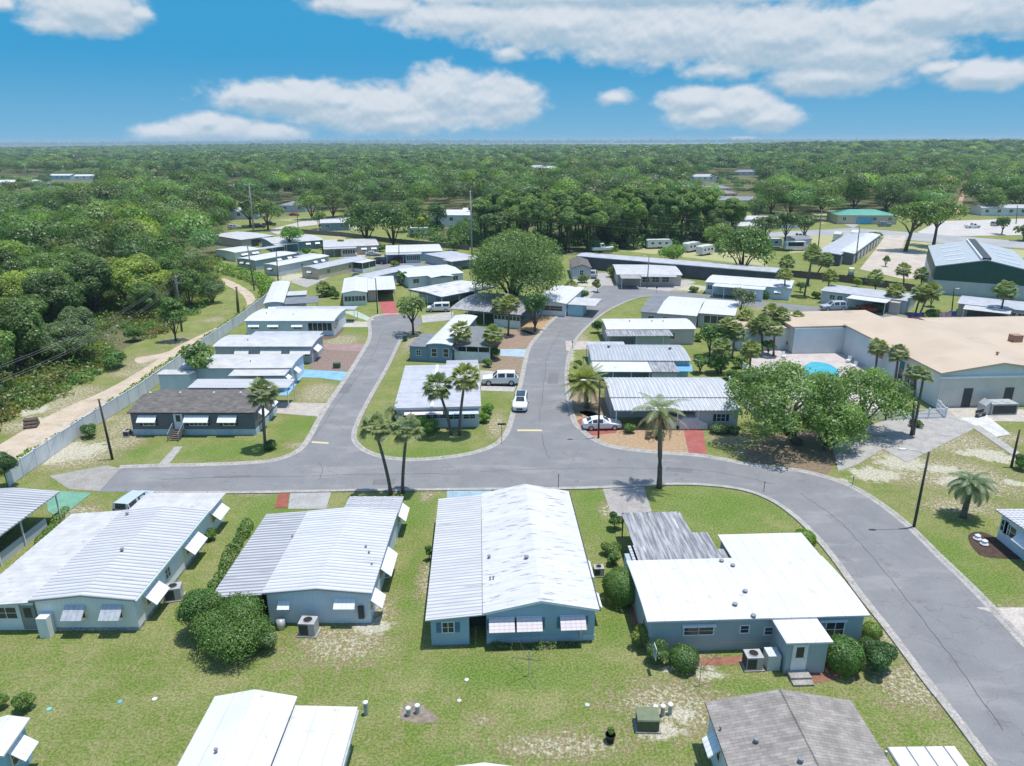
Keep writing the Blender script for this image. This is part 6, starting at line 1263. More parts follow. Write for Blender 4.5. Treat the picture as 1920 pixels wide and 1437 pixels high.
while y < WOODY:
    x = -(.76*y+14)
    while x < trackx(y)-(7.5 if y > 110 else 9.5):
        xx, yy = x+random.uniform(-2.6,2.6), y+random.uniform(-2.6,2.6)
        near_edge = xx > trackx(yy)-16
        if not any(inpoly(xx, yy, c) for c in clear_w):
            w_ = random.choices(range(6), (3,3,3,2,1.2,3))[0]; col, nm = TONES[w_]
            s = random.uniform(.7,1.05) if near_edge else random.uniform(.9,1.5)
            if yy < 100: s *= .85
            jv = random.uniform(.9,1.1); inst(random.choice(OAKS), xx, yy, s, tuple(c*jv for c in col), nm+' broadleaf tree in the dense woods left of the dirt track', nm+' trees of the left woods', s*random.uniform(.8,1.15)); nI += 1
        x += 9.2
    y += 8.8
# pines behind the long dark storage building
PP = [P(q) for q in ((775,446),(850,458),(930,478),(1070,480),(1160,470),(1250,463),(1375,456),(1405,425),(1310,398),(1000,388),(800,395))]
y = 214.0; nP = 0
while y < 262:
    x = -80.0
    while x < 130:
        xx, yy = x+random.uniform(-2.5,2.5), y+random.uniform(-2.5,2.5)
        if inpoly(xx, yy, PP) and not (-36 < xx < -12 and 235 < yy < 282):
            front = yy < 262
            w_ = random.choice((0,1,1,2,2,5)); col, nm = TONES[w_]
            if xx > 30 and random.random() < .6: inst(random.choice(OAKS), xx, yy, random.uniform(.8,1.1), tuple(c*1.0 for c in col), nm+' oak mixed into the tall stand behind the storage building', nm+' oaks of the tall stand', random.uniform(1.2,1.6))
            else: inst(random.choice(PINES), xx, yy, random.uniform(.9,1.3), tuple(c*1.05 for c in col), nm+' tall slender tree of the stand behind the storage building', nm+' tall trees of the stand', random.uniform(.75,1.02))
            nP += 1
        x += 7.0
    y += 7.6
print('woods', nI, 'stand', nP)
# ---- far forest: one mass of crowns to the horizon
fh = [(o.location.x, o.location.y) for o in COL.objects if o.get('group') == 'buildings among the far trees']
g = np.random.default_rng(5)
T = []
yy = WOODY
while yy < 3300:
    stp = max(9.2, yy*.0175); half = .78*yy+25; sx = max(10.0, min(15.0, yy*.014))
    xs_ = np.arange(-half, half, sx); xs_ = xs_+g.uniform(-sx*.4, sx*.4, len(xs_)); yv = yy+g.uniform(-stp*.45, stp*.45, len(xs_))
    for x, y in zip(xs_, yv):
        if y > 330 and math.sin(x*.021+1.7*math.sin(y*.008))*math.sin(y*.0137+x*.006+1) > .80: continue
        if y < 330:
            if x > (trackx(y)-9 if y < 225 else -.385*y-4) and y < 292: continue
            if y < 260 and inpoly(x, y, PP): continue
        if y < 900 and any(inpoly(x, y, c) for c in clear): continue
        if any(abs(x-(hx+11)*y/hy) < 8+.004*hy and -max(22, .21*hy) < y-hy < 15 for hx, hy in fh): continue
        if abs(x-P((1803,372)).x*(y/P((1803,372)).y)) < 5 and 300 < y < 700: continue
        T.append((x, y))
    yy += stp
T = np.array(T); dT = T[:, 1]
lowz = [[P(q) for q in c] for c in ([(1285,447),(1292,345),(1330,334),(1400,332),(1425,350),(1420,447)], [(-60,410),(-60,332),(200,326),(210,352),(180,405)], [(985,360),(990,315),(1050,315),(1055,360)], [(425,395),(420,352),(480,350),(490,395)], [(1180,392),(1185,352),(1245,350),(1250,392)], [(280,362),(285,330),(330,330),(340,362)])]
lowm = np.array([any(inpoly(x, y, c) for c in lowz) for x, y in T]); keep = ~lowm | (g.random(len(T)) < .38); T = T[keep]; lowm = lowm[keep]; dT = T[:, 1]
rT = np.clip(dT*.010, 6.6, 11)*g.uniform(.65, 1.35, len(T)); hT = np.where(dT < 750, g.uniform(8.5, 18.5, len(T)), g.uniform(7, 16, len(T)))+np.where((T[:, 0] > -20), 1.5, 0); pm = np.array([y < 350 and inpoly(x, y, PP) for x, y in T]); hT = np.where(pm, g.uniform(16, 21, len(T)), hT); hT = np.where(lowm & ~pm, g.uniform(4.5, 7.5, len(T)), hT); rT = np.where(lowm, rT*.75, rT); gz = hills(T[:, 0], T[:, 1])
patch = .5+.25*np.sin(T[:, 0]*.013+1.3*np.sin(T[:, 1]*.011))*np.cos(T[:, 1]*.017)+.25*np.sin(T[:, 0]*.041+2)*np.sin(T[:, 1]*.033+T[:, 0]*.02)
tone = np.stack([.66+.66*patch, .76+.5*patch, .80+.12*patch], 1)*g.uniform(.5, 1.55, (len(T), 1))*np.where(dT < 2000, .84, .9)[:, None]*np.array([.92, 1.0, .95]); tone *= g.uniform(.9, 1.12, (len(T), 3))
lim = g.random(len(T)) < .07; tone[lim] *= np.array([1.6, 1.4, .8]); gy = g.random(len(T)) < .12; tone[gy] *= np.array([1.0, .95, 1.25])
nq = np.clip((330000/dT).astype(int), 70, 1100)
idx = np.repeat(np.arange(len(T)), nq); n = len(idx)
# each crown is a handful of lobes
nl = 7
Lo = g.normal(size=(len(T), nl, 3)); Lo /= np.linalg.norm(Lo, axis=2, keepdims=True); Lo[:, :, 2] = np.abs(Lo[:, :, 2])*.9-.15
kk = g.integers(0, nl, n); lo = Lo[idx, kk]*np.stack([rT[idx]*.55, rT[idx]*.55, hT[idx]*.24], 1)
e = g.normal(size=(n, 3)); e /= np.linalg.norm(e, axis=1, keepdims=True); e[:, 2] = np.where(e[:, 2] < -.2, -e[:, 2], e[:, 2])
C = np.stack([T[idx, 0], T[idx, 1], gz[idx]+hT[idx]*.62], 1)+lo+e*np.stack([rT[idx]*.5]*2+[np.minimum(rT[idx]*.42, hT[idx]*.26)], 1)*g.uniform(.8, 1.08, (n, 1))
Nn = e*1.1+lo/5+g.normal(size=(n, 3))*.4+np.array([0, 0, .2])
size = rT[idx]*np.sqrt(9.0/nq[idx])*.58*g.uniform(.6, 1.2, n)
V, Q = quads(C, Nn, size, .7, g)
tt = np.repeat(tone[idx]*g.uniform(.75, 1.25, (n, 1)), 4, 0)
fo = np_mesh('forest', V, Q, LEAF, None, tt); tag(fo, kind='stuff'); print('forest quads', n, 'trees', len(T))
# far shore beyond the lake
g2 = np.random.default_rng(9); n = 9000; C = np.stack([g2.uniform(-9000, 9000, n), g2.uniform(9000, 9800, n), g2.uniform(0, 16, n)+6*np.sin(np.arange(n))], 1); C[:, 2] += 10*np.exp(-((C[:, 0]+1800)/1500)**2)
V, Q = quads(C, np.tile(np.array([[0, -1., .5]]), (n, 1))+g2.normal(size=(n, 3))*.3, g2.uniform(20, 45, n), .25, g2); tag(np_mesh('far_woods', V, Q, LEAF, None, np.full((len(V), 3), .8)), kind='stuff')
# understory along the woods edge
g3 = np.random.default_rng(19); pts = []
for k in range(420):
    yv = g3.uniform(66, 225); xv = trackx(yv)-g3.uniform(6.5, 13); pts.append((xv, yv, g3.uniform(.5, 1.5)))
for k in range(1500):
    yv = g3.uniform(62, 200); xv = trackx(yv)-10-g3.random()*max(1, .76*yv+trackx(yv)); pts.append((xv, yv, g3.uniform(.8, 3.0)))
pts = np.array([p for p in pts if not any(inpoly(p[0], p[1], c) for c in clear_w)])
idx = np.repeat(np.arange(len(pts)), 120); n = len(idx); e = g3.normal(size=(n, 3)); e /= np.linalg.norm(e, axis=1, keepdims=True); e[:, 2] = np.abs(e[:, 2])
C = np.stack([pts[idx, 0], pts[idx, 1], 0*idx], 1)+e*np.stack([pts[idx, 2]*1.3, pts[idx, 2]*1.3, pts[idx, 2]], 1)*g3.uniform(.6, 1.05, (n, 1)); V, Q = quads(C, e+g3.normal(size=(n, 3))*.6, g3.uniform(.14, .28, n), .6, g3)
cl = np.repeat(np.stack([g3.uniform(.8, 1.7, len(pts)), g3.uniform(.8, 1.4, len(pts)), g3.uniform(.7, 1.0, len(pts))], 1)[idx], 4, 0); tag(np_mesh('undergrowth', V, Q, LEAF, None, cl), kind='stuff')
for nm_, cnt in (('undergrowth', 300),):
    g3 = np.random.default_rng(29); pts = []
    while len(pts) < cnt:
        xv, yv = g3.uniform(-75, 120), g3.uniform(212, 300)
        if inpoly(xv, yv, PP): pts.append((xv, yv, g3.uniform(1.2, 3.4)))
    pts = np.array(pts); idx = np.repeat(np.arange(len(pts)), 170); n = len(idx); e = g3.normal(size=(n, 3)); e /= np.linalg.norm(e, axis=1, keepdims=True); e[:, 2] = np.abs(e[:, 2])
    C = np.stack([pts[idx, 0], pts[idx, 1], 0*idx], 1)+e*np.stack([pts[idx, 2]*1.1]*2+[pts[idx, 2]*1.3], 1)*g3.uniform(.6, 1.05, (n, 1)); V, Q = quads(C, e+g3.normal(size=(n, 3))*.6, g3.uniform(.25, .5, n), .6, g3)
    cl = np.repeat((g3.uniform(.6, 1.2, (len(pts), 1))*np.array([.8, .95, .7]))[idx], 4, 0); tag(np_mesh(nm_, V, Q, LEAF, None, cl), kind='stuff')
# ---- shrubs and hedges
def shrub(label, base, hw, hpx=None, col=(1,1,1), nl=7, name='shrub', cat='shrub', group='shrubs in the yards', leaf=.1, round_=False, seed=None, hgt=None, dens=1.0):
    b = P(base); r = 1.18*hw*mpp(base); g = np.random.default_rng(seed or int(base[0]*7+base[1])); _ = 0; hgt = hgt or (PY((base[0], base[1]-hpx), b.y+r*.3).z if hpx else r*1.4)
    root = empty(name, b); tag(root, label, cat, group); leaf = max(leaf*.65, .0011*b.y)
    n = int(min(30000, dens*16.0*(r*r+r*hgt)/(leaf*leaf)*.42))+200
    if round_:
        e = g.normal(size=(n, 3)); e /= np.linalg.norm(e, axis=1, keepdims=True)
        C = e*np.array([r, r, hgt*.52])*g.uniform(.92, 1.02, (n, 1))*(1+.05*np.sin(e[:, :1]*7+e[:, 1:2]*5)); C[:, 2] += hgt*.5; C[:, 2] = np.maximum(C[:, 2], .03); Nn = e+g.normal(size=(n, 3))*.28; t = g.uniform(.85, 1.25, (n, 1))*np.ones((n, 3)); t = np.repeat(t, 4, 0); s = leaf*g.uniform(.6, 1.2, n)
    else: C, Nn, s, t = crown_pts(g, r, .02, hgt, nl, n, leaf, .9, lobe=(.35,.55), spread=.62)
    V, Q = quads(C, Nn, s, .6, g); o = np_mesh('foliage', V, Q, LEAFS, root, t); o.color = (*col, 1)
    mb = MB(); mb.tube([(0,0,-.05), (0,0,hgt*.6)], [.06, .03], 6); mb.build('stem', BARK, root); return root
RB = dict(round_=True, group='clipped round bushes')
shrub('big clipped ball bush between the blue clapboard and sage homes', (1168,1125), 33, col=(1.0,1.15,.8), hgt=2.5, **RB); shrub('clipped ball bush right of the entry porch steps', (1577,1255), 31, col=(.8,1.0,.7), hgt=2.3, **RB)
shrub('dark bluish twin-lobed bush beside the clipped ball at the porch', (1642,1258), 33, col=(.62,.85,.85), hgt=2.0, nl=5); shrub('low dark bush behind the bluish bush', (1622,1225), 22, col=(.6,.8,.75), hgt=1.4, nl=5); shrub('small yellowish bush at the corner of the sage home', (1633,1195), 15, col=(1.3,1.25,.7), hgt=1.1, **RB)
shrub('clipped dark bush near the clothesline of the sage home', (1281,1252), 24, col=(.75,.95,.7), hgt=1.5, **RB); shrub('yellow-green ragged shrub at the front corner of the sage home', (1203,1212), 22, col=(1.5,1.3,.7), hgt=1.5); shrub('spiky dark cluster shrub next to the yellow-green one', (1233,1240), 22, col=(.7,.85,.7), hgt=1.6)
shrub('light green round bush behind the white flat roof on the lawn', (1506,1025), 18, col=(1.3,1.45,.6), hgt=1.5, **RB); shrub('small dark upright bush on the driveway edge', (1152,992), 13, col=(.75,.95,.7), hgt=1.9); shrub('pale green small bush below the upright one', (1145,1042), 17, col=(1.1,1.15,.8), hgt=1.3); shrub('dark shrub hugging the porch wall of the sage home', (1148,1058), 14, col=(.8,1,.7), hgt=1.2)
shrub('large rounded overgrown hedge mass before the pale blue home', (442,1215), 66, col=(.9,1.05,.75), hgt=3.0, nl=18, name='hedge', cat='hedge', group=None); shrub('tall dark end of the overgrown hedge against the pale blue home', (378,1190), 40, col=(.75,.92,.7), hgt=3.4, nl=12, name='hedge', cat='hedge', group=None); shrub('greyish thinning right end of the overgrown hedge', (495,1218), 26, col=(1.0,1.0,1.2), hgt=2.0, nl=7, name='hedge', cat='hedge', group=None)
def hedge(label, pts, wd, hgt, col, group=None, leaf=.10, dens=1, kind='hedge'):
    w_ = [P(p) for p in pts]; o = w_[0]; root = empty(kind, o); tag(root, label, kind, group); g = np.random.default_rng(len(label)); CC = []; 
    for a, b in zip(w_, w_[1:]):
        Ln = (b-a).length; n = int(Ln*(wd+hgt*2)*40*dens*(.12/leaf)**2); t = g.random((n, 1)); d = (b-a)/Ln; nn = Vector((-d.y, d.x, 0)); ph = g.uniform(0, math.pi, (n, 1)); rr = g.uniform(.85, 1.05, (n, 1))*(1+.2*np.sin(t*Ln*1.7+g.random())+.12*np.sin(t*Ln*4.1))
        CC.append((np.array(a-o)+t*np.array(b-a)+np.cos(ph)*rr*wd/2*np.array(nn)+np.sin(ph)*rr*hgt*np.array([0, 0, 1.]), np.cos(ph)*np.array(nn)+np.sin(ph)*np.array([0, 0, 1.])))
    C = np.concatenate([c[0] for c in CC]); Nn = np.concatenate([c[1] for c in CC]); n = len(C); V, Q = quads(C, Nn+g.normal(size=(n, 3))*.5, leaf*g.uniform(.6, 1.3, n), .6, g)
    t = np.repeat(g.uniform(.7, 1.3, (n, 1))*np.ones((n, 3)), 4, 0); f = np_mesh('foliage', V, Q, LEAFS, root, t); f.color = (*col, 1); return root
hedge('thin clipped hedge along the carport side of the pale blue home', [(372,1190),(400,1120),(432,1050),(468,985)], 1.0, .95, (.75,.95,.65))
hedge('bright green creeper hedge along the outside of the white fence', [(10,895),(60,860),(150,806),(255,735),(300,700),(400,632),(450,598),(500,560)], 1.7, .9, (1.15,1.35,.6), leaf=.17)
hedge('thick green hedge curving from the dirt track end past the tall pole', [(505,558),(508,545),(490,532),(465,522),(435,514),(415,508)], 4.0, 2.0, (1.25,1.45,.65), leaf=.24)
hedge('low dark foundation plants under the awnings of the blue clapboard home', [(920,1215),(1000,1215),(1090,1211)], .5, .35, (.6,.75,.6))
hedge('flower border along the carport of the edge home with ribbed roof', [(48,1060),(75,1020),(105,980),(125,955)], .8, .5, (1.1,1.2,.8))
for lb, b_, hw, col, hg in (('round bush at the wall corner of the island home, nearer the road', (908,792), 12, (1.2,1.5,.6), 1.2), ('round bush behind the nearer one at the island home', (912,778), 14, (1.1,1.4,.6), 1.5), ('rounded bush below the short palm of the island', (798,812), 20, (1.15,1.4,.55), 1.8), ('small clipped bush before the slate blue home, first of three', (877,668), 8, (.9,1.2,.6), 1.1), ('small clipped bush before the slate blue home, middle of three', (896,668), 8, (.8,1.1,.6), 1.2), ('taller clipped bush before the slate blue home, last of three', (927,672), 11, (.7,.9,.6), 1.8),
    ('round dark bush by the grey home above the street bend', (1121,624), 11, (.6,.9,.55), 2.3), ('bush left of the slate blue home windows', (783,668), 14, (1.0,1.2,.7), 1.2), ('leafy bush touching the slate blue home end wall', (803,672), 12, (1.2,1.4,.6), 1.3), ('green bush at the patio of the island home', (913,688), 10, (1.1,1.4,.6), 1.4), ('round bush at the ribbed-roof home side wall', (395,1012), 14, (.9,1.1,.6), 1.1), ('small spiky bush at the left edge lawn', (47,1335), 20, (1.1,1.2,.8), 1.2), ('cut-off bush at the left image border lawn', (-2,1330), 16, (1.1,1.2,.8), 1.1),
    ('agave clump at the corner of the pinkish-grey home', (1352,812), 18, (1.0,1.0,1.3), 1.0), ('second agave clump right of the corner one', (1375,812), 14, (1.05,1.05,1.3), .8), ('grey-brown conical shrub by the street junction', (1120,548), 9, (1.5,1.2,1.2), 3.2), ('yellow-green shrub below the white cottage palm', (1084,580), 9, (1.3,1.3,.7), 2.0), ('dark conical shrub beside the white cottage', (1094,565), 9, (.8,1.1,.7), 3.0), ('green bush on the drive of the beige home', (605,468), 7, (.8,1.1,.6), 1.8), ('bush at the aqua home carport', (716,472), 7, (.7,1,.6), 2.0),
    ('dark shrub by the fence corner palm', (620,555), 12, (.7,.9,.6), 2.0), ('shrub beneath the tall pole hedge', (575,478), 8, (.8,1.1,.6), 2.2), ('tall shrub against the weathered brown home wall', (1145,520), 12, (1.1,1.1,.9), 3.0), ('shrub at the long windows of the weathered brown home', (1250,532), 14, (.9,1.2,.7), 1.8), ('yellow bush behind the long grey canopy home', (1606,538), 8, (1.9,1.7,.6), 2.2), ('bush at the foot of the tall palms by the grey wagon', (1528,560), 8, (.7,.95,.6), 1.6), ('second bush near the grey wagon', (1572,566), 8, (.7,.95,.6), 1.4), ('big shrub at the lot edge below the warehouse', (1770,548), 18, (.8,1,.9), 3.5), ('hedge-like bush by the edge lawn of the sandy lot', (1912,880), 14, (.7,1,.6), 1.6), ('bush beside the highway gate', (1640,447), 12, (1.0,.95,.8), 2), ('wood-edge palmetto bush by the leaning log', (215,690), 24, (.8,1.05,.8), 2.4), ('pale bush at the woods edge clearing', (255,640), 18, (.9,1.1,.8), 2.6), ('low dark shrub near the base of the charcoal home palm', (508,842), 14, (.6,.8,.6), .9), ('shrub against the charcoal home fence corner', (168,820), 15, (.7,.9,.75), 1.8), ('bush at the lower window wall of the blue clapboard carport', (805,1050), 9, (.7,.95,.6), 1.6), ('garden shrub below the clubhouse palms', (1716,800), 12, (.7,.8,.7), .8), ('lily clump in the mulch by the grey home awnings', (575,672), 16, (1.1,1.3,.7), 1.3)): shrub(lb, b_, hw, col=col, hgt=hg)
o = shrub('spruce-like young conifer by the fence end at the left edge', (15,915), 22, col=(.6,.75,.75), hgt=4.6, nl=9); o = shrub('red-leaved shrub in the black pot', (1144,1389), 7, col=(1.1,1.2,.7), hgt=.5); o.location.z = .45
for k, (p, hw, col, hg, lb) in enumerate((((1412,668),15,(1.0,1.3,.6),2.2,'leafy shrub at the foot of the palms by the pool'), ((1385,690),14,(1.2,1.4,.7),1.8,'bright shrub between the blue-awning home and the pool fence'), ((1370,712),13,(.8,1.0,.7),1.6,'dark shrub above the white railing'), ((1330,735),10,(.9,1.1,.7),1.4,'low shrub at the end wall of the pinkish-grey home'), ((1445,650),16,(.8,1.05,.65),2.6,'tall shrub against the white clubhouse wing'), ((1480,655),14,(1.0,1.2,.7),2.0,'rounded shrub near the pool by the clubhouse wing'), ((1350,640),14,(.9,1.1,.6),2.4,'bushy shrub behind the corrugated carport home'), ((1310,640),9,(.9,1.1,.6),1.4,'small shrub at the corrugated carport home corner'),
    ((1075,715),10,(1.3,1.2,.8),1.0,'low yellowish shrub beside the feathery date palm'), ((1085,690),9,(.9,1.0,.7),1.1,'dark shrub at the kerb before the blue-awning home'), ((1180,812),12,(.9,1.0,.7),1.0,'shrub in the gravel before the open carport'), ((1235,822),14,(1.0,1.05,.8),.9,'spiky shrub in the gravel at the ragged palm'), ((1432,560),10,(.9,1.1,.7),1.6,'shrub by the cross street verge'), ((1650,585),14,(1.0,1.1,.8),1.8,'shrub clump beyond the clubhouse roof'), ((1750,600),16,(1.1,1.15,.8),2.0,'shrub clump under the banner flag'), ((1700,575),12,(.9,1.05,.8),1.6,'shrub at the end of the long grey canopy home'), ((1300,548),10,(1.0,1.0,.8),1.2,'shrub on the verge before the long pale blue home'), ((1420,552),10,(.8,1.0,.7),1.6,'shrub at the window wall of the long pale blue home'),
    ((1095,530),12,(1.0,1.1,.8),1.8,'shrub beside the small slate grey gabled home'), ((890,560),10,(.8,1.0,.7),1.8,'shrub in the shade of the great oak'), ((740,500),8,(1.0,1.2,.7),1.4,'shrub behind the long grey-roofed home'), ((650,500),7,(1.0,1.2,.7),1.4,'shrub at the white porch of the tan home'), ((860,512),9,(.8,1.0,.7),1.6,'shrub at the broad white roof home gable'), ((700,552),8,(.9,1.1,.7),1.2,'shrub beside the red-painted drive'), ((632,560),9,(.7,.9,.6),1.8,'dark shrub left of the green porch windows'))): shrub(lb, p, hw, col=col, hgt=hg)
# ---- palms
def frond(mb_v, mb_f, root, az, el, Lg, droop, nseg=9, lw=.07, ll=.55, start=.2):
    """feather frond: an arching midrib with leaflets on both sides"""
    p = np.array(root, float); a = el; st = Lg/nseg; d0 = np.array([math.cos(az), math.sin(az), 0])
    pts = [p.copy()]
    for k in range(nseg):
        p = p+st*(d0*math.cos(a)+np.array([0, 0, math.sin(a)])); pts.append(p.copy()); a -= droop/nseg
    pts = np.array(pts); side = np.array([-math.sin(az), math.cos(az), 0])
    for k in range(nseg):
        q0, q1 = pts[k], pts[k+1]; b = len(mb_v); w_ = .03*(1-k/nseg)+.012
        mb_v += [q0-side*w_, q0+side*w_, q1+side*w_*.9, q1-side*w_*.9]; mb_f.append((b, b+1, b+2, b+3))
        if k/nseg < start: continue
        for f_ in (0, .5):
            q = q0+(q1-q0)*f_; dirn = (q1-q0)/np.linalg.norm(q1-q0); t = (k+f_)/nseg; le = ll*math.sin(math.pi*min(1, .25+.75*t))**.6*(1.05-.45*t)
            for sg in (-1, 1):
                tip = q+le*(side*sg*.8+dirn*.55+np.array([0, 0, -.28])); b = len(mb_v); mb_v += [q-dirn*lw*.6, q+dirn*lw*.6, tip+dirn*lw*.25, tip-dirn*lw*.25]; mb_f.append((b, b+1, b+2, b+3))
def fan(mb_v, mb_f, root, az, el, pet, rad, g, nseg=15):
    d = np.array([math.cos(az)*math.cos(el), math.sin(az)*math.cos(el), math.sin(el)]); side = np.array([-math.sin(az), math.cos(az), 0]); upv = np.cross(side, d)*-1; c = np.array(root)+d*pet
    b = len(mb_v); mb_v += [np.array(root)-side*.025, np.array(root)+side*.025, c+side*.025, c-side*.025]; mb_f.append((b, b+1, b+2, b+3))
    for k in range(nseg):
        t = -1.25+2.5*k/(nseg-1); dr = d*math.cos(t)+side*math.sin(t); w_ = rad*.085; r_ = rad*(1-.18*abs(t))*g.uniform(.88, 1.1); n_ = np.cross(dr, upv); m_ = c+dr*r_*.6+upv*.04; tip = c+dr*r_+np.array([0, 0, -.22*rad])
        b = len(mb_v); mb_v += [c, m_-n_*w_, tip, m_+n_*w_]; mb_f.append((b, b+1, b+2, b+3))
def palm_crown_mesh(kind, seed):
    g = np.random.default_rng(seed); v, f, dv, df = [], [], [], []
    if kind == 'sabal':
        for k in range(46):
            el = math.asin(max(-.75, 1-1.75*(k+.5)/46)); az = k*2.39996+g.uniform(-.25, .25)
            tgt = (dv, df) if el < -.5 and g.random() < .75 else (v, f); fan(*tgt, (0, 0, g.uniform(-.2, .1)), az, el, g.uniform(.75, 1.05), g.uniform(.8, 1.0), g)
    elif kind == 'windy':      # thin fan crown of the tall slender palms
        for k in range(26):
            el = math.asin(max(-.6, .95-1.5*(k+.5)/26)); az = k*2.39996+g.uniform(-.3, .3); tgt = (dv, df) if el < -.35 and g.random() < .7 else (v, f); fan(*tgt, (0, 0, 0), az, el, g.uniform(.6, .9), g.uniform(.7, .95), g)
    elif kind == 'phoenix':
        for k in range(52):
            el = 1.45-2.0*((k+.5)/52)**.85; az = k*2.39996; tgt = (dv, df) if el < -.3 else (v, f); frond(*tgt, (0, 0, 0), az, el, g.uniform(2.2, 2.6), g.uniform(.7, 1.0), 10, .085, .55)
    elif kind == 'pindo':
        for k in range(34):
            el = 1.35-1.3*((k+.5)/34); az = k*2.39996; frond(v, f, (0, 0, 0), az, el, g.uniform(1.9, 2.3), g.uniform(1.7, 2.3), 12, .075, .55)
    elif kind == 'queen':
        for k in range(15): frond(v, f, (0, 0, 0), k*2.39996, 1.4-1.05*((k+.5)/15), g.uniform(2.8, 3.5), g.uniform(1.3, 1.9), 14, .075, .75)
        for k in range(17): frond(dv, df, (0, 0, -.25), k*2.39996+.5, .55-1.1*((k+.5)/17), g.uniform(2.8, 4.0), g.uniform(1.3, 2.1), 12, .06, .5)
    elif kind == 'sago':
        for k in range(40): frond(v, f, (0, 0, 0), k*2.39996, 1.3-1.2*((k+.5)/40), g.uniform(1.4, 1.8), g.uniform(1.2, 1.9), 8, .05, .4)
    def mk(vv, ff, nm, m_):
        if not ff: return None
        t = np.repeat(g.uniform(.75, 1.3, (len(ff), 1))*np.ones((len(ff), 3)), 4, 0); o = np_mesh(nm, np.array([vv[i_] for q in ff for i_ in q]), np.arange(len(ff)*4).reshape(-1, 4), m_, None, t); return o
    return mk(v, f, 'crown', FROND), mk(dv, df, 'dead_fronds', DEADF)
_pc = {}
def palm(label, base, top, kind='sabal', col=(1,1,1), rad=1.0, r0=.17, group='palms around the park', seed=0):
    b = P(base); t = PY(top, b.y); h = t.z; dx = t.x-b.x; root = empty('palm_tree', b); tag(root, label, 'palm tree', group)
    mb = MB(); n = 7; lean = [(dx*(k/n)**1.4, 0, h*k/n) for k in range(n+1)]; mb.tube([(0,0,-.1)]+lean[1:], [r0*1.35]+[r0*(1.08-.25*k/n) for k in range(1, n+1)], 9); mb.build('trunk', PBARK, root, True)
    key = (kind, seed % 3)
    if key not in _pc: _pc[key] = palm_crown_mesh(kind, seed+1); fresh = True
    else: fresh = False
    for o in _pc[key]:
        if o is None: continue
        c = o if fresh else o.copy()
        if not fresh: COL.objects.link(c)
        c.parent = root; c.location = (dx, 0, h); c.scale = (rad*1.06,)*3; c.rotation_euler = (0, 0, random.uniform(0, 6)); c.color = (*col, 1)
    return root
palm('fan palm at the street corner of the charcoal home lawn', (498,842), (492,736), seed=0, rad=1.0)
palm('tall leaning palm with thin trunk by the road, left one of the pair', (733,928), (702,802), 'windy', r0=.16, rad=1.1, seed=0); palm('tall palm with nearly straight thin trunk, right one of the pair', (755,925), (763,806), 'windy', r0=.16, rad=1.1, seed=1)
palm('fan palm leaning left before the island home wall', (846,816), (820,725), rad=1.08, seed=1, col=(.95,1,1)); palm('straight fan palm right of the leaning one before the island home', (861,816), (873,706), rad=1.08, seed=2, col=(1.25,1.15,.8))
palm('bushy short palm on the island lawn beside the roof corner', (738,800), (738,770), 'sago', rad=.95, r0=.3, seed=0); palm('low palm clump below the short bushy palm', (722,812), (722,796), 'sago', rad=.75, r0=.25, seed=1)
palm('rounded fan palm over the slate blue home corner', (862,672), (864,622), rad=1.12, seed=0, col=(1.2,1.1,.85)); palm('fan palm leaning over the small clipped bushes', (908,674), (924,628), rad=1.1, seed=1, col=(1.1,1.1,.85))
palm('fan palm before the arched carport, darker of two', (938,612), (938,574), rad=1.1, seed=2, col=(1.05,1.05,.85)); palm('taller fan palm before the arched carport, right of the darker', (953,630), (956,570), rad=1.1, seed=0, col=(1.2,1.1,.85))
palm('big feathery date palm with yellow lower fronds by the street lamp', (1100,765), (1098,716), 'phoenix', rad=1.3, r0=.3, col=(1.15,1.05,.6))
palm('ragged palm with brown hanging fronds in front of the pinkish-grey home', (1236,915), (1237,774), 'queen', rad=.98, r0=.24)
palm('silvery pindo palm alone on the lawn near the right edge', (1806,970), (1822,910), 'pindo', rad=1.1, r0=.26, col=(.72,.82,.95))
palm('slim palm of a pair beside the ramp, leaning left one', (1708,816), (1717,700), 'windy', r0=.15, rad=.85, seed=2); palm('slim palm of a pair beside the ramp, with taller top', (1712,816), (1732,706), 'windy', r0=.15, rad=.85, seed=0); palm('palm against the clubhouse wall near the tall windows', (1676,727), (1685,662), 'sabal', rad=.85, r0=.17, seed=1)
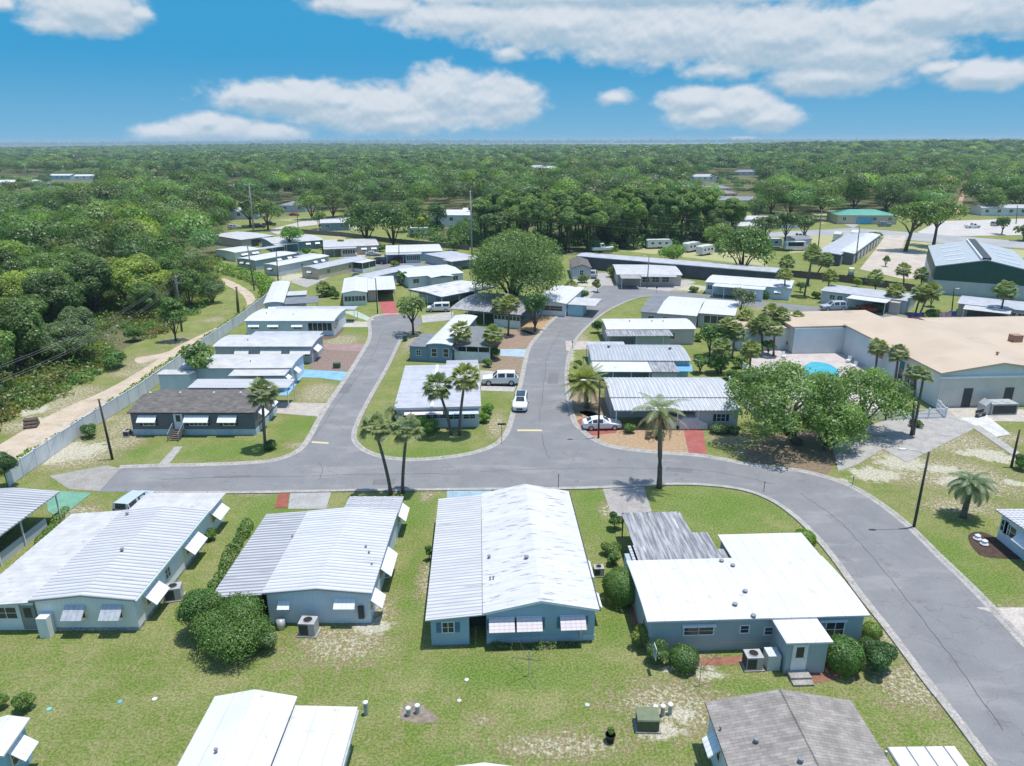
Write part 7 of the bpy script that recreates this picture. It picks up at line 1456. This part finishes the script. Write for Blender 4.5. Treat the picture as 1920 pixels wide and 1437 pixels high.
for k, (b_, t_, rd, lb) in enumerate((((1456,648),(1465,592),.95,'palm before the white clubhouse corner'), ((1415,655),(1416,612),1.0,'palm left of the clubhouse corner, nearest the pool'), ((1428,660),(1428,606),1.0,'palm just right of the one nearest the pool'), ((1362,668),(1366,612),1.0,'palm over the dark green tree by the homes'), ((1372,672),(1380,622),1.0,'palm leaning beside the one over the dark green tree'), ((1440,645),(1446,585),1.0,'thin palm in front of the white clubhouse wing'), ((1488,640),(1494,600),1.0,'short palm at the clubhouse wing end'), ((1396,640),(1398,596),1.0,'palm between the mossy tree and the pool'), ((1352,700),(1354,650),.95,'palm rising beside the pool fence corner'), ((1405,705),(1408,655),.9,'palm above the pool fence, near the great oak'), ((1450,668),(1452,618),.95,'palm at the clubhouse wing foot nearest the pool'), ((1640,705),(1646,650),.85,'palm by the wide clubhouse window'), ((1640,560),(1642,520),1.1,'palm behind the long grey canopy home'), ((1470,560),(1472,515),1.0,'palm before the long pale blue home end'),
    ((1508,556),(1524,478),1.25,'tallest fan palm above the brown board fence'), ((1515,535),(1524,470),1.1,'fan palm behind the tallest one'), ((1476,520),(1476,492),1.3,'low wide fan palm left of the tall palms'), ((1549,560),(1557,518),1.05,'thin palm in front of the storage strip'), ((1530,520),(1548,488),1.25,'fan palm right of the tall ones at the storage roof'), ((1694,535),(1694,506),1.15,'fan palm on the pale lot, left one of two'), ((1727,538),(1728,514),1.1,'fan palm on the pale lot, right one of two'),
    ((1818,552),(1824,518),1.35,'round fan palm in front of the warehouse wall'), ((1872,604),(1886,544),1.2,'palm leaning over the low brown home'), ((1722,598),(1746,546),1.25,'palm pair member leaning right near the banner flag'), ((1716,590),(1728,550),1.2,'palm pair member with smaller crown near the banner flag'), ((1677,582),(1679,546),1.1,'palm at the end of the long grey canopy home'), ((608,556),(606,540),1.1,'short fan palm by the dark grey carport roof'), ((1066,560),(1070,540),1.15,'short fan palm before the white cottage porch'), ((692,431),(692,420),1.3,'lone small palm on the open grass beyond the fence'))): palm(lb, b_, t_, 'sabal', rad=rd, seed=k, col=((1.2,1.12,.85) if k % 2 else (1.0,1.05,.95)))

for o in [q for q in COL.objects if q.parent is None and q.location.z < -150]:
    for c in list(o.children): bpy.data.objects.remove(c)
    bpy.data.objects.remove(o)
# ------------------------------------------------------------------ sky, clouds and sun
SUN_EL, SUN_AZ = 79.0, 80.0           # azimuth clockwise from +y
w = bpy.data.worlds.new('World'); scene.world = w; w.use_nodes = True
nt = w.node_tree; bg = nt.nodes['Background']
sky = N(nt, 'ShaderNodeTexSky'); sky.sky_type = 'NISHITA'; sky.sun_disc = False; sky.sun_elevation = R(SUN_EL); sky.sun_rotation = R(SUN_AZ)
sky.air_density = 1.0; sky.dust_density = .3; sky.ozone_density = 2.0
geo = N(nt, 'ShaderNodeTexCoord').outputs['Generated']
sp = N(nt, 'ShaderNodeSeparateXYZ'); L(nt, geo, sp.inputs[0])
az = math_(nt, 'MULTIPLY', math_(nt, 'ARCTAN2', sp.outputs[0], sp.outputs[1]), 57.29578)
el = math_(nt, 'MULTIPLY', math_(nt, 'ARCSINE', sp.outputs[2]), 57.29578)
SK = .15
def ramp3(a, b, f): return mixc(nt, f, a, b)
k = 1/SK
clear_ = ramp3((.135*k,.320*k,.480*k), (.036*k,.240*k,.450*k), ramp(nt, el, -1, 6.5))
skyc = mixc(nt, ramp(nt, el, 12, 38), clear_, sky.outputs[0])
cv = N(nt, 'ShaderNodeCombineXYZ'); L(nt, az, cv.inputs[0]); L(nt, el, cv.inputs[1]); cv = cv.outputs[0]
def adir(px, py):
    d = ray(px, py).normalized(); return math.degrees(math.atan2(d.x, d.y)), math.degrees(math.asin(d.z))
CL = [(560,185,165,38,1),(700,205,190,48,1),(830,180,75,62,1.1),(930,190,92,55,1.05),(760,222,140,34,1),(640,190,60,32,1),(490,180,80,26,.85),   # long cumulus
      (405,245,100,32,1),(500,252,80,24,.95),(320,250,80,20,.8),(390,230,40,24,1),                                                              # low left
      (1300,190,75,30,1),(1390,200,75,40,1.1),(1440,222,70,30,1),(1330,215,90,30,.9),                                                           # right cumulus
      (160,20,120,50,1),(110,45,70,24,.7),(-20,5,60,18,.8),(260,25,30,22,.6),                                                                   # upper left
      (700,10,130,26,.8),(860,35,170,36,.9),(1050,45,220,60,1),(1250,60,220,70,1.05),(1450,70,230,70,1.1),(1600,100,200,60,1),(1560,145,140,38,1),(1740,30,240,50,1),(1900,10,160,60,.9),(1850,140,110,32,1),(1760,125,60,18,.7),(950,98,40,20,.6),
      (1155,182,40,16,.55),(1395,262,30,7,.9),(1640,60,140,60,.9),(1250,-20,900,40,.9),(1360,130,90,24,.6)]
def dens(elx):
    D = None
    for (px, py, rx, ry, wgt) in CL:
        a0, e0 = adir(px, py); ra = abs(adir(px+rx, py)[0]-a0)*1.15; re = abs(adir(px, py-ry)[1]-e0)*1.15
        dx = math_(nt, 'DIVIDE', math_(nt, 'SUBTRACT', az, a0), ra); dy = math_(nt, 'DIVIDE', math_(nt, 'SUBTRACT', elx, e0), re)
        r2 = math_(nt, 'ADD', math_(nt, 'MULTIPLY', dx, dx), math_(nt, 'MULTIPLY', dy, dy))
        v = math_(nt, 'MULTIPLY', math_(nt, 'SUBTRACT', 1, math_(nt, 'SQRT', r2)), wgt)
        D = v if D is None else math_(nt, 'SMOOTH_MAX', D, v, .1)
    return D
D = dens(el); D2 = dens(math_(nt, 'ADD', el, .45))
def fbm(off, sc=(.62, .85, 1), det=8, rg=.55):
    mp = N(nt, 'ShaderNodeMapping'); mp.inputs['Scale'].default_value = sc; mp.inputs['Location'].default_value = off; L(nt, cv, mp.inputs['Vector'])
    n_ = N(nt, 'ShaderNodeTexNoise'); n_.inputs['Scale'].default_value = 1; n_.inputs['Detail'].default_value = det; n_.inputs['Roughness'].default_value = rg; L(nt, mp.outputs[0], n_.inputs['Vector']); return n_.outputs['Fac']
f1 = fbm((3.1, 7.7, 0)); f2 = fbm((3.1+.04, 7.7+.30, 0)); f3 = fbm((9.3, 1.2, 0), (.11, .3, 1), 4)
den = math_(nt, 'ADD', math_(nt, 'MULTIPLY', D, 1.25), math_(nt, 'MULTIPLY', math_(nt, 'SUBTRACT', f1, .5), 1.05))
mask = math_(nt, 'MULTIPLY', ramp(nt, den, -.06, .52), .90)
lt = math_(nt, 'ADD', math_(nt, 'MULTIPLY', math_(nt, 'SUBTRACT', f1, f2), 1.7), math_(nt, 'MULTIPLY', math_(nt, 'SUBTRACT', D, D2), 2.0))
lit = ramp(nt, math_(nt, 'ADD', lt, math_(nt, 'MULTIPLY', math_(nt, 'SUBTRACT', f3, .5), .9)), -.75, .75)
cloudc = mixc(nt, lit, (.285*k,.375*k,.455*k), (.53*k,.555*k,.59*k))
L(nt, mixc(nt, mask, skyc, cloudc), bg.inputs['Color']); bg.inputs['Strength'].default_value = SK
w.cycles.sampling_method = 'MANUAL'; w.cycles.sample_map_resolution = 512
sl = bpy.data.lights.new('sun', 'SUN'); sl.energy = 3.3; sl.angle = R(.5); sl.color = (1, .965, .91)
so = bpy.data.objects.new('sun', sl); COL.objects.link(so)
dv = Vector((math.cos(R(SUN_EL))*math.sin(R(SUN_AZ)), math.cos(R(SUN_EL))*math.cos(R(SUN_AZ)), math.sin(R(SUN_EL))))
so.rotation_euler = dv.to_track_quat('Z', 'Y').to_euler(); so.location = (0, 60, 120)
scene.view_settings.view_transform = 'Standard'; scene.view_settings.look = 'None'; scene.view_settings.gamma = 1
scene.view_settings.exposure = .54

# the air between here and the horizon
mb = MB(); mb.box(-11500, 11500, -260, 11900, -1.2, 52)
hz = bpy.data.materials.new('haze_air'); hz.use_nodes = True; hn = hz.node_tree; hn.nodes.remove(hn.nodes['Principled BSDF'])
pv = hn.nodes.new('ShaderNodeVolumePrincipled'); pv.inputs['Color'].default_value = (.66, .86, .96, 1); pv.inputs['Density'].default_value = .00013; pv.inputs['Anisotropy'].default_value = .1
hn.links.new(pv.outputs[0], hn.nodes['Material Output'].inputs['Volume'])
tag(mb.build('haze', hz), kind='stuff')
scene.cycles.volume_bounces = 0
